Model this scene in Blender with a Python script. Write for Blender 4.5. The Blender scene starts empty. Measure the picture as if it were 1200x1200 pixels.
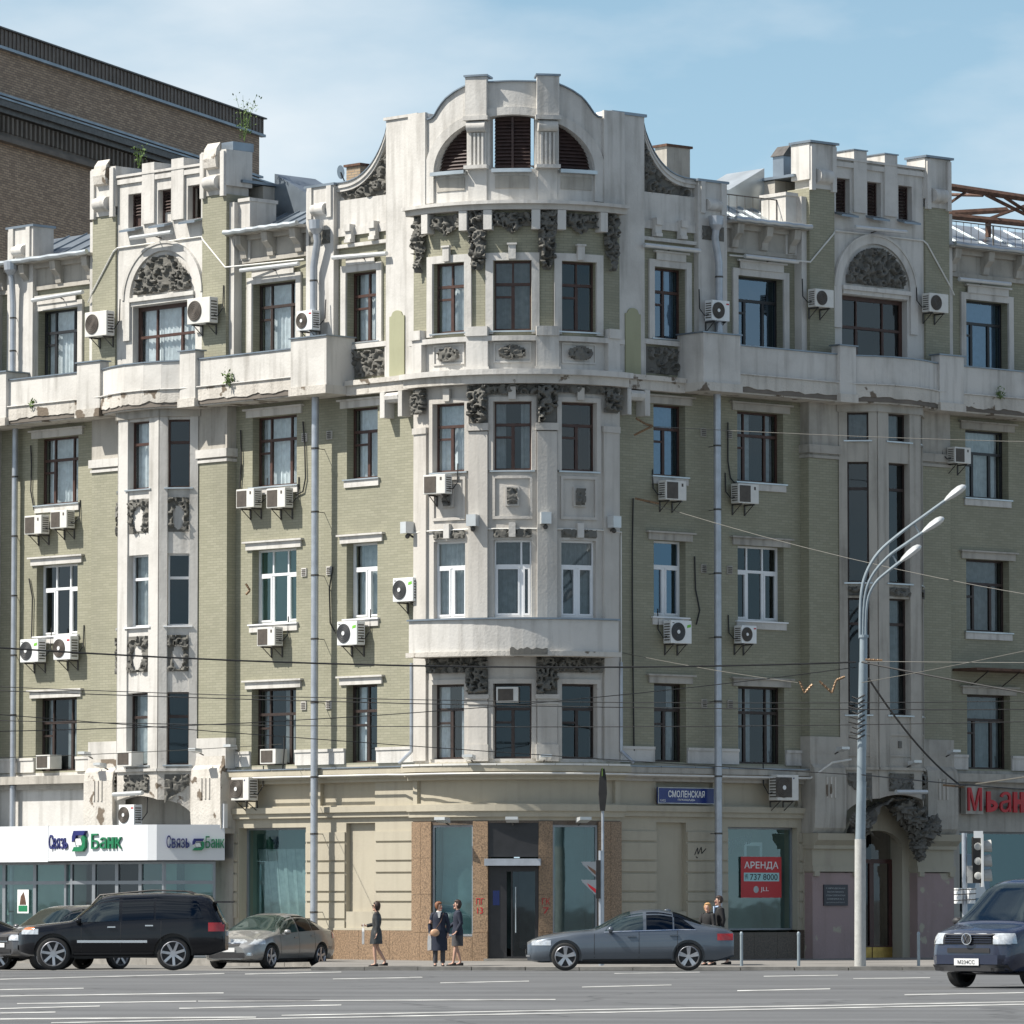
import bpy, bmesh, math, random
from mathutils import Vector, Matrix, noise
random.seed(7)
R_ = math.radians
C = bpy.context.scene.collection
scene = bpy.context.scene

# ---------------------------------------------------------------- camera, light, exposure
FPX = 6200.0; PITCH = math.atan(455 / FPX); CAMZ = 1.835
cam_d = bpy.data.cameras.new('camera'); cam = bpy.data.objects.new('camera', cam_d); C.objects.link(cam)
cam.location = (0, 0, CAMZ); cam.rotation_euler = (math.pi / 2 + PITCH, 0, 0)
cam_d.sensor_width = 36; cam_d.lens = 36 * FPX / 1200; cam_d.clip_start = 1; cam_d.clip_end = 20000
scene.camera = cam
SUN_EL, SUN_AZ = 50, 257          # azimuth clockwise from +Y
world = bpy.data.worlds.new('World'); scene.world = world; world.use_nodes = True
wn = world.node_tree.nodes; wl = world.node_tree.links; wn.clear()
wo = wn.new('ShaderNodeOutputWorld'); wb = wn.new('ShaderNodeBackground'); sky = wn.new('ShaderNodeTexSky')
sky.sky_type = 'NISHITA'; sky.sun_disc = False; sky.sun_elevation = R_(SUN_EL); sky.sun_rotation = R_(SUN_AZ)
sky.air_density = 1.0; sky.dust_density = 0.6; sky.ozone_density = 1.6
tc = wn.new('ShaderNodeTexCoord'); mp = wn.new('ShaderNodeMapping'); mp.inputs['Scale'].default_value = (1, 1, 2.6)
mp.inputs['Location'].default_value = (0.35, 0.0, 0.12)
nz = wn.new('ShaderNodeTexNoise'); nz.inputs['Scale'].default_value = 7.0; nz.inputs['Detail'].default_value = 7; nz.inputs['Roughness'].default_value = .52
rp = wn.new('ShaderNodeValToRGB'); rp.color_ramp.elements[0].position = .44; rp.color_ramp.elements[1].position = .72
mx = wn.new('ShaderNodeMix'); mx.data_type = 'RGBA'; mx.inputs['B'].default_value = (13.0, 13.6, 14.0, 1)
ml = wn.new('ShaderNodeMath'); ml.operation = 'MULTIPLY'; ml.inputs[1].default_value = .8
wl.new(tc.outputs['Generated'], mp.inputs['Vector']); wl.new(mp.outputs[0], nz.inputs['Vector'])
cbx = wn.new('ShaderNodeSeparateXYZ'); wl.new(tc.outputs['Generated'], cbx.inputs[0]); cbr = wn.new('ShaderNodeMapRange'); cbr.interpolation_type = 'SMOOTHSTEP'; cbr.inputs[1].default_value = .02; cbr.inputs[2].default_value = -.07; cbr.inputs[3].default_value = 0; cbr.inputs[4].default_value = .10
wl.new(cbx.outputs['X'], cbr.inputs[0]); cba = wn.new('ShaderNodeMath'); cba.operation = 'ADD'; wl.new(nz.outputs['Fac'], cba.inputs[0]); wl.new(cbr.outputs[0], cba.inputs[1])
wl.new(cba.outputs[0], rp.inputs[0]); wl.new(rp.outputs[0], ml.inputs[0]); wl.new(ml.outputs[0], mx.inputs['Factor'])
hs = wn.new('ShaderNodeHueSaturation'); hs.inputs['Saturation'].default_value = 1.32; hs.inputs['Value'].default_value = 1.12
sx = wn.new('ShaderNodeSeparateXYZ'); wl.new(tc.outputs['Generated'], sx.inputs[0])
hr = wn.new('ShaderNodeMapRange'); hr.interpolation_type = 'SMOOTHSTEP'; hr.inputs[1].default_value = .02; hr.inputs[2].default_value = .42; hr.inputs[3].default_value = .82; hr.inputs[4].default_value = 0
wl.new(sx.outputs['Z'], hr.inputs[0])
hm = wn.new('ShaderNodeMix'); hm.data_type = 'RGBA'; hm.inputs['B'].default_value = (7.0, 10.6, 13.2, 1); wl.new(hr.outputs[0], hm.inputs['Factor'])
wl.new(sky.outputs[0], hs.inputs['Color']); wl.new(hs.outputs[0], hm.inputs['A']); wl.new(hm.outputs['Result'], mx.inputs['A']); wl.new(mx.outputs['Result'], wb.inputs['Color']); wl.new(wb.outputs[0], wo.inputs[0])
wb.inputs['Strength'].default_value = 0.05
sd = bpy.data.lights.new('sun', 'SUN'); sun = bpy.data.objects.new('sun', sd); C.objects.link(sun)
sd.energy = 5.0; sd.angle = R_(0.5); sd.color = (1, .95, .87)
saz = R_(SUN_AZ); sel = R_(SUN_EL)
SV = Vector((math.sin(saz) * math.cos(sel), math.cos(saz) * math.cos(sel), math.sin(sel)))
sun.rotation_euler = SV.to_track_quat('Z', 'Y').to_euler()
scene.view_settings.view_transform = 'Standard'; scene.view_settings.look = 'None'
scene.view_settings.gamma = 1; scene.view_settings.use_curve_mapping = False
scene.view_settings.exposure = 0.54

# ---------------------------------------------------------------- materials
def newmat(name):
    m = bpy.data.materials.new(name); m.use_nodes = True
    return m, m.node_tree.nodes, m.node_tree.links, m.node_tree.nodes['Principled BSDF']
def simple(name, col, rough=.6, metal=0.0, var=.12, scale=3.0, bump=0.0, spec=None, coat=0.0, emit=None):
    m, n, l, b = newmat(name)
    b.inputs['Roughness'].default_value = rough; b.inputs['Metallic'].default_value = metal
    if coat: b.inputs['Coat Weight'].default_value = coat; b.inputs['Coat Roughness'].default_value = .04
    if spec is not None: b.inputs['Specular IOR Level'].default_value = spec
    t = n.new('ShaderNodeTexCoord'); z = n.new('ShaderNodeTexNoise'); z.inputs['Scale'].default_value = scale; z.inputs['Detail'].default_value = 5
    l.new(t.outputs['Object'], z.inputs['Vector'])
    mr = n.new('ShaderNodeMapRange'); mr.inputs[3].default_value = 1 - var; mr.inputs[4].default_value = 1 + var; mr.inputs[1].default_value = .3; mr.inputs[2].default_value = .7
    l.new(z.outputs['Fac'], mr.inputs[0])
    h = n.new('ShaderNodeVectorMath'); h.operation = 'SCALE'; h.inputs[0].default_value = col[:3]
    l.new(mr.outputs[0], h.inputs['Scale']); l.new(h.outputs[0], b.inputs['Base Color'])
    if bump:
        bp = n.new('ShaderNodeBump'); bp.inputs['Strength'].default_value = bump; bp.inputs['Distance'].default_value = .02
        z2 = n.new('ShaderNodeTexNoise'); z2.inputs['Scale'].default_value = scale * 12; z2.inputs['Detail'].default_value = 4
        l.new(t.outputs['Object'], z2.inputs['Vector']); l.new(z2.outputs['Fac'], bp.inputs['Height']); l.new(bp.outputs[0], b.inputs['Normal'])
    return m
def plaster(name, col, dirt=(.2, .18, .15), amount=.45, streak=.5, bump=.25, peel=None):
    m, n, l, b = newmat(name); b.inputs['Roughness'].default_value = .88; b.inputs['Specular IOR Level'].default_value = .25
    t = n.new('ShaderNodeTexCoord')
    z = n.new('ShaderNodeTexNoise'); z.inputs['Scale'].default_value = .55; z.inputs['Detail'].default_value = 8; z.inputs['Roughness'].default_value = .65
    l.new(t.outputs['Object'], z.inputs['Vector'])
    mp = n.new('ShaderNodeMapping'); mp.inputs['Scale'].default_value = (3.2, 3.2, .32); l.new(t.outputs['Object'], mp.inputs['Vector'])
    s = n.new('ShaderNodeTexNoise'); s.inputs['Scale'].default_value = 1.3; s.inputs['Detail'].default_value = 6; l.new(mp.outputs[0], s.inputs['Vector'])
    r1 = n.new('ShaderNodeMapRange'); r1.inputs[1].default_value = .45; r1.inputs[2].default_value = .78; r1.inputs[4].default_value = amount; l.new(z.outputs['Fac'], r1.inputs[0])
    r2 = n.new('ShaderNodeMapRange'); r2.inputs[1].default_value = .5; r2.inputs[2].default_value = .8; r2.inputs[4].default_value = streak; l.new(s.outputs['Fac'], r2.inputs[0])
    ad = n.new('ShaderNodeMath'); ad.operation = 'ADD'; ad.use_clamp = True; l.new(r1.outputs[0], ad.inputs[0]); l.new(r2.outputs[0], ad.inputs[1])
    mx = n.new('ShaderNodeMix'); mx.data_type = 'RGBA'; mx.inputs['A'].default_value = (*col, 1); mx.inputs['B'].default_value = (*dirt, 1)
    l.new(ad.outputs[0], mx.inputs['Factor']); out = mx.outputs['Result']
    if peel:
        pz = n.new('ShaderNodeTexNoise'); pz.inputs['Scale'].default_value = peel[1]; pz.inputs['Detail'].default_value = 7; l.new(t.outputs['Object'], pz.inputs['Vector'])
        pr = n.new('ShaderNodeMapRange'); pr.inputs[1].default_value = peel[2]; pr.inputs[2].default_value = peel[2] + .03; l.new(pz.outputs['Fac'], pr.inputs[0])
        m2 = n.new('ShaderNodeMix'); m2.data_type = 'RGBA'; m2.inputs['B'].default_value = (*peel[0], 1)
        l.new(pr.outputs[0], m2.inputs['Factor']); l.new(out, m2.inputs['A']); out = m2.outputs['Result']
    l.new(out, b.inputs['Base Color'])
    f = n.new('ShaderNodeTexNoise'); f.inputs['Scale'].default_value = 14; f.inputs['Detail'].default_value = 6; l.new(t.outputs['Object'], f.inputs['Vector'])
    bp = n.new('ShaderNodeBump'); bp.inputs['Strength'].default_value = bump; bp.inputs['Distance'].default_value = .03
    l.new(f.outputs['Fac'], bp.inputs['Height']); l.new(bp.outputs[0], b.inputs['Normal'])
    return m
def brick(name, c1, c2, mortar, bw, bh, msize, bumps, stain=(.1, .1, .08), stain_amt=.3):
    m, n, l, b = newmat(name); b.inputs['Roughness'].default_value = .72
    uv = n.new('ShaderNodeUVMap'); uv.uv_map = 'UVMap'
    t = n.new('ShaderNodeTexCoord')
    k = n.new('ShaderNodeTexBrick'); k.offset = .5
    k.inputs['Color1'].default_value = (*c1, 1); k.inputs['Color2'].default_value = (*c2, 1); k.inputs['Mortar'].default_value = (*mortar, 1)
    k.inputs['Scale'].default_value = 1; k.inputs['Brick Width'].default_value = bw; k.inputs['Row Height'].default_value = bh; k.inputs['Mortar Size'].default_value = msize
    k.inputs['Mortar Smooth'].default_value = .15; k.inputs['Bias'].default_value = -.1
    l.new(uv.outputs[0], k.inputs['Vector'])
    z = n.new('ShaderNodeTexNoise'); z.inputs['Scale'].default_value = .5; z.inputs['Detail'].default_value = 7; l.new(t.outputs['Object'], z.inputs['Vector'])
    r1 = n.new('ShaderNodeMapRange'); r1.inputs[1].default_value = .45; r1.inputs[2].default_value = .8; r1.inputs[4].default_value = stain_amt; l.new(z.outputs['Fac'], r1.inputs[0])
    mx = n.new('ShaderNodeMix'); mx.data_type = 'RGBA'; mx.inputs['B'].default_value = (*stain, 1)
    l.new(r1.outputs[0], mx.inputs['Factor']); l.new(k.outputs['Color'], mx.inputs['A']); l.new(mx.outputs['Result'], b.inputs['Base Color'])
    iv = n.new('ShaderNodeMath'); iv.operation = 'SUBTRACT'; iv.inputs[0].default_value = 1; l.new(k.outputs['Fac'], iv.inputs[1])
    bp = n.new('ShaderNodeBump'); bp.inputs['Strength'].default_value = bumps; bp.inputs['Distance'].default_value = .02
    l.new(iv.outputs[0], bp.inputs['Height']); l.new(bp.outputs[0], b.inputs['Normal'])
    return m
def glass(name, tint=(.75, .83, .86), refl=.10, trans=(.84, .88, .9)):
    m, n, l, b = newmat(name); n.remove(b)
    o = n['Material Output']; g = n.new('ShaderNodeBsdfGlossy'); g.inputs['Color'].default_value = (*tint, 1); g.inputs['Roughness'].default_value = .02
    tr = n.new('ShaderNodeBsdfTransparent'); tr.inputs['Color'].default_value = (*trans, 1)
    lw = n.new('ShaderNodeLayerWeight'); lw.inputs['Blend'].default_value = .16
    mr = n.new('ShaderNodeMapRange'); mr.inputs[3].default_value = refl; mr.inputs[4].default_value = .75; l.new(lw.outputs['Fresnel'], mr.inputs[0])
    ms = n.new('ShaderNodeMixShader'); l.new(mr.outputs[0], ms.inputs[0]); l.new(tr.outputs[0], ms.inputs[1]); l.new(g.outputs[0], ms.inputs[2]); l.new(ms.outputs[0], o.inputs[0])
    t = n.new('ShaderNodeTexCoord'); z = n.new('ShaderNodeTexNoise'); z.inputs['Scale'].default_value = 1.1; l.new(t.outputs['Object'], z.inputs['Vector'])
    bp = n.new('ShaderNodeBump'); bp.inputs['Strength'].default_value = .018; bp.inputs['Distance'].default_value = .05; l.new(z.outputs['Fac'], bp.inputs['Height']); l.new(bp.outputs[0], g.inputs['Normal'])
    return m
M = {}
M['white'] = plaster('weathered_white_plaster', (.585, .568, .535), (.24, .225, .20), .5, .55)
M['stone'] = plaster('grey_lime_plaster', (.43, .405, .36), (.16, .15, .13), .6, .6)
M['bay'] = plaster('bay_grey_plaster', (.52, .495, .455), (.27, .25, .22), .4, .45)
M['peeling'] = plaster('peeling_white_plaster', (.56, .53, .48), (.22, .2, .17), .5, .5, .6, ((.16, .13, .1), 1.6, .6))
M['cream'] = plaster('cream_plaster', (.42, .385, .305), (.25, .22, .175), .3, .3, .1)
M['pink'] = plaster('peeling_pink_plaster', (.36, .27, .26), (.2, .16, .14), .4, .3, .3, ((.42, .38, .3), 1.3, .6))
M['green'] = brick('green_painted_brick', (.308, .298, .218), (.262, .256, .182), (.215, .207, .155), .26, .075, .007, .32, (.16, .155, .115), .5)
M['brown'] = brick('brown_tile_brick', (.46, .33, .22), (.27, .185, .12), (.13, .10, .08), .27, .085, .010, .4, (.20, .14, .10), .3)
M['greenp'] = plaster('green_plaster', (.35, .35, .235), (.2, .2, .13), .3, .2, .1)
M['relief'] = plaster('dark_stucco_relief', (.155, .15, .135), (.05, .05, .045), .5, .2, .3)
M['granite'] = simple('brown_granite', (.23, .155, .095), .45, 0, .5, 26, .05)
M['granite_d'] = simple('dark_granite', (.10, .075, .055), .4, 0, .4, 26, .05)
M['zinc'] = simple('zinc_sheet', (.24, .28, .32), .42, .65, .2, 1.2)
M['zincl'] = simple('galvanised_sheet', (.50, .54, .56), .35, .7, .25, 1.0)
M['pipe'] = simple('galvanised_pipe', (.42, .45, .49), .4, .5, .12, 4)
M['ribmetal'] = simple('brown_ribbed_metal', (.16, .135, .115), .6, .2, .2, 2)
M['stonedk'] = simple('dark_cornice_stone', (.15, .13, .11), .85, 0, .25, 1.2)
M['rust'] = simple('rusty_steel', (.11, .06, .04), .8, .2, .4, 6)
M['wood'] = simple('brown_window_frame', (.062, .029, .021), .5, 0, .25, 6)
M['woodd'] = simple('dark_brown_frame', (.035, .022, .018), .5, 0, .25, 6)
M['pvc'] = simple('white_window_frame', (.74, .75, .76), .35, 0, .04, 2)
M['blackf'] = simple('black_frame', (.02, .02, .022), .4, 0, .2, 5)
M['louvre'] = simple('brown_louvre', (.052, .03, .026), .6, 0, .3, 6)
M['grey_f'] = simple('grey_aluminium', (.26, .28, .30), .4, .4, .08, 3)
M['room'] = simple('dark_room', (.05, .05, .048), .9, 0, .3, 1)
M['room_l'] = simple('pale_room', (.30, .40, .36), .9, 0, .2, .7)
M['teal_sheet'] = simple('teal_sheet', (.20, .29, .29), .8, 0, .3, 1.2)
M['room_t'] = simple('teal_room', (.13, .19, .19), .9, 0, .5, .8)
M['curtain'] = simple('white_curtain', (.72, .75, .75), .9, 0, .16, 6)
M['curtain_g'] = simple('grey_curtain', (.42, .45, .45), .9, 0, .2, 5)
M['glass'] = glass('window_glass')
M['glass_d'] = glass('dark_glass', (.6, .66, .7), .08, (.5, .53, .54))
M['glass_b'] = glass('blue_glass', (.45, .62, .8), .22, (.3, .4, .5))
M['glass_s'] = glass('shop_glass', (.6, .78, .8), .16, (.62, .76, .76))
M['acw'] = simple('ac_casing', (.64, .63, .59), .5, 0, .06, 5)
M['acwhite'] = simple('ac_white', (.74, .75, .74), .4, 0, .04, 5)
M['acg'] = simple('ac_grille', (.075, .062, .05), .6, 0, .2, 8)
M['acdark'] = simple('ac_fan_dark', (.045, .048, .052), .5, 0, .2, 8)
M['black'] = simple('black_rubber', (.018, .018, .018), .7, 0, .2, 6)
M['steel'] = simple('dark_steel', (.09, .085, .08), .5, .5, .3, 6)
M['asphalt'] = simple('asphalt', (.112, .115, .117), .85, 0, .14, .35, .5)
def road_wear(m):
    n, l = m.node_tree.nodes, m.node_tree.links; b = n['Principled BSDF']; src = b.inputs['Base Color'].links[0].from_socket
    t = n.new('ShaderNodeTexCoord'); mp = n.new('ShaderNodeMapping'); mp.inputs['Scale'].default_value = (.03, .55, 1); z = n.new('ShaderNodeTexNoise'); z.inputs['Scale'].default_value = 1; z.inputs['Detail'].default_value = 6
    l.new(t.outputs['Object'], mp.inputs[0]); l.new(mp.outputs[0], z.inputs['Vector'])
    v = n.new('ShaderNodeTexVoronoi'); v.feature = 'DISTANCE_TO_EDGE'; v.inputs['Scale'].default_value = .16; z2 = n.new('ShaderNodeTexNoise'); z2.inputs['Scale'].default_value = .8; z2.inputs['Detail'].default_value = 6
    ad = n.new('ShaderNodeMix'); ad.data_type = 'RGBA'; ad.blend_type = 'ADD'; ad.inputs['Factor'].default_value = 1; l.new(t.outputs['Object'], z2.inputs['Vector']); l.new(t.outputs['Object'], ad.inputs['A']); l.new(z2.outputs['Color'], ad.inputs['B']); l.new(ad.outputs['Result'], v.inputs['Vector'])
    c = n.new('ShaderNodeMapRange'); c.inputs[1].default_value = .0; c.inputs[2].default_value = .012; c.inputs[3].default_value = .55; c.inputs[4].default_value = 1; l.new(v.outputs['Distance'], c.inputs[0])
    r = n.new('ShaderNodeMapRange'); r.inputs[1].default_value = .35; r.inputs[2].default_value = .65; r.inputs[3].default_value = .78; r.inputs[4].default_value = 1.16; l.new(z.outputs['Fac'], r.inputs[0])
    mu = n.new('ShaderNodeMath'); mu.operation = 'MULTIPLY'; l.new(c.outputs[0], mu.inputs[0]); l.new(r.outputs[0], mu.inputs[1])
    sc = n.new('ShaderNodeVectorMath'); sc.operation = 'SCALE'; l.new(src, sc.inputs[0]); l.new(mu.outputs[0], sc.inputs['Scale']); l.new(sc.outputs[0], b.inputs['Base Color'])
road_wear(M['asphalt'])
M['tar'] = simple('tar_patch', (.07, .07, .072), .8, 0, .2, 3)
M['asphalt2'] = simple('parking_asphalt', (.16, .155, .145), .9, 0, .2, .5, .5)
M['pave'] = simple('pavement_asphalt', (.20, .19, .175), .9, 0, .18, .6, .4)
M['kerb'] = simple('kerb_granite', (.25, .235, .21), .8, 0, .25, 3, .2)
M['mark'] = simple('road_paint', (.44, .44, .42), .7, 0, .45, 2.2)
M['canopy'] = simple('white_fascia_panel', (.66, .68, .70), .3, 0, .03, 1)
M['blue_l'] = simple('dark_blue_letter', (.015, .02, .13), .35, 0, .1, 3)
M['green_l'] = simple('green_letter', (.01, .17, .07), .35, 0, .1, 3)
M['red_l'] = simple('red_letter', (.45, .012, .02), .4, 0, .1, 3)
M['red_s'] = simple('red_poster', (.50, .03, .035), .5, 0, .05, 3)
M['white_s'] = simple('white_print', (.75, .76, .75), .5, 0, .03, 3)
M['poster'] = simple('poster_blue', (.22, .30, .36), .5, 0, .15, 2)
M['cyan_s'] = simple('pale_cyan_print', (.35, .6, .6), .5, 0, .03, 3)
M['sign'] = simple('blue_enamel', (.012, .03, .16), .25, 0, .05, 3)
M['plaque'] = simple('dark_plaque', (.018, .022, .035), .3, 0, .1, 3)
M['brass'] = simple('brass_plate', (.45, .30, .09), .35, .8, .2, 6)
M['door'] = simple('dark_red_door', (.06, .022, .018), .35, 0, .25, 5)
M['lamp_l'] = simple('pale_lamp_housing', (.58, .60, .60), .3, .3, .05, 5)
M['pole'] = simple('grey_painted_pole', (.27, .32, .35), .45, .3, .12, 3)
M['pole2'] = simple('concrete_grey_wrap', (.42, .42, .40), .8, 0, .1, 8, .4)
M['leaf'] = simple('leaf_green', (.09, .15, .03), .7, 0, .4, 9)
M['wire'] = simple('black_cable', (.02, .02, .02), .6, 0, .1, 3)
M['wire2'] = simple('light_cable', (.13, .125, .11), .6, 0, .1, 3)
M['gold'] = simple('copper_insulator', (.22, .14, .08), .5, .4, .3, 20)
M['brickr'] = brick('yellow_chimney_brick', (.36, .26, .16), (.3, .2, .12), (.2, .18, .15), .26, .075, .012, .4)

# ---------------------------------------------------------------- object helpers
def thing(name, label, cat, loc=(0, 0, 0), rz=0, group=None):
    o = bpy.data.objects.new(name, None); C.objects.link(o); o.location = loc; o.rotation_euler = (0, 0, rz)
    o.empty_display_size = .2
    o['label'] = label; o['category'] = cat
    if group: o['group'] = group
    return o
def tag(o, label, cat, group=None):
    o['label'] = label; o['category'] = cat
    if group: o['group'] = group
    return o
class MB:
    def __init__(s): s.v = []; s.f = []; s.uv = []
    def face(s, pts, uvs=None):
        b = len(s.v); s.v += [tuple(p) for p in pts]; s.f.append(tuple(range(b, b + len(pts))))
        s.uv.append(uvs if uvs else [(p[0] + p[1], p[2]) for p in pts])
    def raw(s, vs, fs, uvs=None):
        b = len(s.v); s.v += [tuple(p) for p in vs]
        for k, f in enumerate(fs):
            s.f.append(tuple(b + i for i in f)); s.uv.append([(vs[i][0] + vs[i][1], vs[i][2]) for i in f] if uvs is None else uvs[k])
    def box(s, F, u0, u1, w0, w1, z0, z1, n=None, taper=0):
        if u1 < u0: u0, u1 = u1, u0
        if n is None: n = max(1, math.ceil((u1 - u0) / .3)) if getattr(F, 'curved', False) else 1
        P = []
        for i in range(n + 1):
            u = u0 + (u1 - u0) * i / n
            P += [(u, w0, z0), (u, w1, z0), (u, w1 - taper, z1), (u, w0, z1)]
        vs = [F(*p) for p in P]; fs = []; uv = []
        def add(ix, mode):
            fs.append(ix)
            q = [P[i] for i in ix]
            uv.append([(a[0], a[2]) if mode == 0 else (a[1], a[2]) if mode == 1 else (a[0], a[1]) for a in q])
        for i in range(n):
            a, b = 4 * i, 4 * i + 4
            add((a, b, b + 1, a + 1), 2); add((a + 1, b + 1, b + 2, a + 2), 0); add((a + 2, b + 2, b + 3, a + 3), 2); add((a + 3, b + 3, b, a), 0)
        add((0, 1, 2, 3), 1); e = 4 * n; add((e, e + 3, e + 2, e + 1), 1)
        s.raw(vs, fs, uv)
    def prism(s, F, poly, w0, w1):       # poly: (u, z) outline, flat frames only
        n = len(poly); A = [F(u, w0, z) for u, z in poly]; B = [F(u, w1, z) for u, z in poly]
        fs = [tuple(range(n)), tuple(range(2 * n - 1, n - 1, -1))]; uv = [list(poly), [poly[i - n] for i in range(2 * n - 1, n - 1, -1)]]
        for i in range(n):
            j = (i + 1) % n; fs.append((i, j, n + j, n + i)); uv.append([(w0, poly[i][1]), (w0, poly[j][1]), (w1, poly[j][1]), (w1, poly[i][1])])
        s.raw(A + B, fs, uv)
    def strip(s, F, us, zl, zh, w0, w1):  # column solid between curves zl(u), zh(u)
        P = []
        for u in us:
            a, b = zl(u), zh(u); P += [(u, w0, a), (u, w1, a), (u, w1, b), (u, w0, b)]
        vs = [F(*p) for p in P]; fs = []; uv = []
        def add(ix, mode):
            fs.append(ix); q = [P[i] for i in ix]
            uv.append([(a[0], a[2]) if mode == 0 else (a[1], a[2]) if mode == 1 else (a[0], a[1]) for a in q])
        for i in range(len(us) - 1):
            a, b = 4 * i, 4 * i + 4
            add((a, b, b + 1, a + 1), 2); add((a + 1, b + 1, b + 2, a + 2), 0); add((a + 2, b + 2, b + 3, a + 3), 2); add((a + 3, b + 3, b, a), 0)
        add((0, 1, 2, 3), 1); e = 4 * (len(us) - 1); add((e, e + 3, e + 2, e + 1), 1)
        s.raw(vs, fs, uv)
    def tube(s, pts, r, n=8, cap=True):
        pts = [Vector(p) for p in pts]; rs = r if isinstance(r, (list, tuple)) else [r] * len(pts)
        b0 = len(s.v); ref = Vector((0, 0, 1)); rings = []
        for i, p in enumerate(pts):
            t = (pts[min(i + 1, len(pts) - 1)] - pts[max(i - 1, 0)]).normalized()
            if abs(t.dot(ref)) > .95: ref = Vector((1, 0, 0)) if abs(t.x) < .9 else Vector((0, 1, 0))
            a = t.cross(ref).normalized(); b = t.cross(a).normalized(); ref = b.cross(t).normalized() if False else ref
            rings.append([p + (a * math.cos(2 * math.pi * k / n) + b * math.sin(2 * math.pi * k / n)) * rs[i] for k in range(n)])
        vs = [q for rg in rings for q in rg]; fs = []
        for i in range(len(pts) - 1):
            for k in range(n):
                fs.append((i * n + k, i * n + (k + 1) % n, (i + 1) * n + (k + 1) % n, (i + 1) * n + k))
        if cap: fs.append(tuple(range(n))[::-1]); fs.append(tuple((len(pts) - 1) * n + k for k in range(n)))
        s.raw(vs, fs)
    def disc(s, c, ax, r, h, n=20, r2=None):  # cylinder along ax
        ax = Vector(ax).normalized(); s.tube([Vector(c), Vector(c) + ax * h], [r, r if r2 is None else r2], n)
    def ball(s, c, r, n=8, m=6, sc=(1, 1, 1)):
        c = Vector(c); vs = []; fs = []
        for i in range(m + 1):
            th = math.pi * i / m
            for k in range(n):
                ph = 2 * math.pi * k / n
                vs.append(c + Vector((math.sin(th) * math.cos(ph) * sc[0], math.sin(th) * math.sin(ph) * sc[1], math.cos(th) * sc[2])) * r)
        for i in range(m):
            for k in range(n): fs.append((i * n + k, (i + 1) * n + k, (i + 1) * n + (k + 1) % n, i * n + (k + 1) % n))
        s.raw(vs, fs)
    def build(s, name, mat, parent=None, smooth=False, label=None, world=True):
        me = bpy.data.meshes.new(name); me.from_pydata(s.v, [], s.f)
        uvl = me.uv_layers.new(name='UVMap'); flat = [c for fu in s.uv for p in fu for c in p[:2]]
        uvl.data.foreach_set('uv', flat)
        bm = bmesh.new(); bm.from_mesh(me); bmesh.ops.remove_doubles(bm, verts=bm.verts, dist=1e-5); bmesh.ops.recalc_face_normals(bm, faces=bm.faces)
        bm.to_mesh(me); bm.free()
        if smooth:
            me.polygons.foreach_set('use_smooth', [True] * len(me.polygons))
            try: me.set_sharp_from_angle(angle=R_(38))
            except Exception: pass
        me.materials.append(M[mat] if isinstance(mat, str) else mat)
        o = bpy.data.objects.new(name, me); C.objects.link(o)
        if parent is not None:
            o.parent = parent
            if world and parent.type == 'EMPTY':
                o.matrix_parent_inverse = (Matrix.Translation(parent.location) @ parent.rotation_euler.to_matrix().to_4x4()).inverted()
        if label: o['label'] = label
        return o
def struct(name, mb, mat, **k):
    o = mb.build(name, mat, **k); o['kind'] = 'structure'; return o
def bx(name, mat, parent, F, u0, u1, w0, w1, z0, z1, **k):
    m = MB(); m.box(F, u0, u1, w0, w1, z0, z1); return m.build(name, mat, parent, **k)
IDF = lambda u, w, z: Vector((u, w, z))

# ---------------------------------------------------------------- pixel -> wall coordinates of the surveyed facade
cp_, sp_ = math.cos(PITCH), math.sin(PITCH)
def ray(x, y):
    a = (x - 600) / FPX; b = (600 - y) / FPX
    return Vector((a, cp_ - b * sp_, sp_ + b * cp_))
APX = Vector((.1163, 144.2, 0)); AL, AR = R_(45.65), R_(40.7)
DIR = {-1: Vector((-math.cos(AL), math.sin(AL), 0)), 1: Vector((math.cos(AR), math.sin(AR), 0))}
NRM = {-1: Vector((-math.sin(AL), -math.cos(AL), 0)), 1: Vector((math.sin(AR), -math.cos(AR), 0))}
def wing(side):
    d, n = DIR[side], NRM[side]; k, o = (1.057, .21) if side < 0 else (1.0, 0.0)
    def F(c, w, z): return APX + d * (c * k + o) + n * w + Vector((0, 0, z))
    F.curved = False; F.side = side
    return F
W = {-1: wing(-1), 1: wing(1)}
def PX(side, x, y, w=0):
    r = ray(x, y); P = APX + NRM[side] * w; n = NRM[side]; t = P.dot(n) / r.dot(n)
    q = r * t; u = (q - APX).dot(DIR[side]); z = CAMZ + q.z
    return ((u - .21) / 1.057 if side < 0 else u), z
def sub(F, c0, w0, c1, w1):              # frame along a segment given in another frame; w points out of the wall
    a = F(c0, w0, 0); b = F(c1, w1, 0); d = (b - a); L = d.length; d.normalize()
    n = Vector((d.y, -d.x, 0))
    ref = F(c0, w0 + 1, 0) - F(c0, w0, 0)
    if n.dot(ref) < -1e-6 : n = -n
    def G(u, w, z): return a + d * u + n * w + Vector((0, 0, z))
    G.curved = False; G.L = L; G.dir = d; G.nrm = n
    return G
BR = 3.73; BC = Vector((.3205, 148.9256, 0)); BA = R_(-4.75)
def B(u, w, z):
    p = BA + u / BR; return BC + Vector((math.sin(p) * (BR + w), -math.cos(p) * (BR + w), z))
B.curved = True
def bd(deg): return R_(deg) * BR
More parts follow.
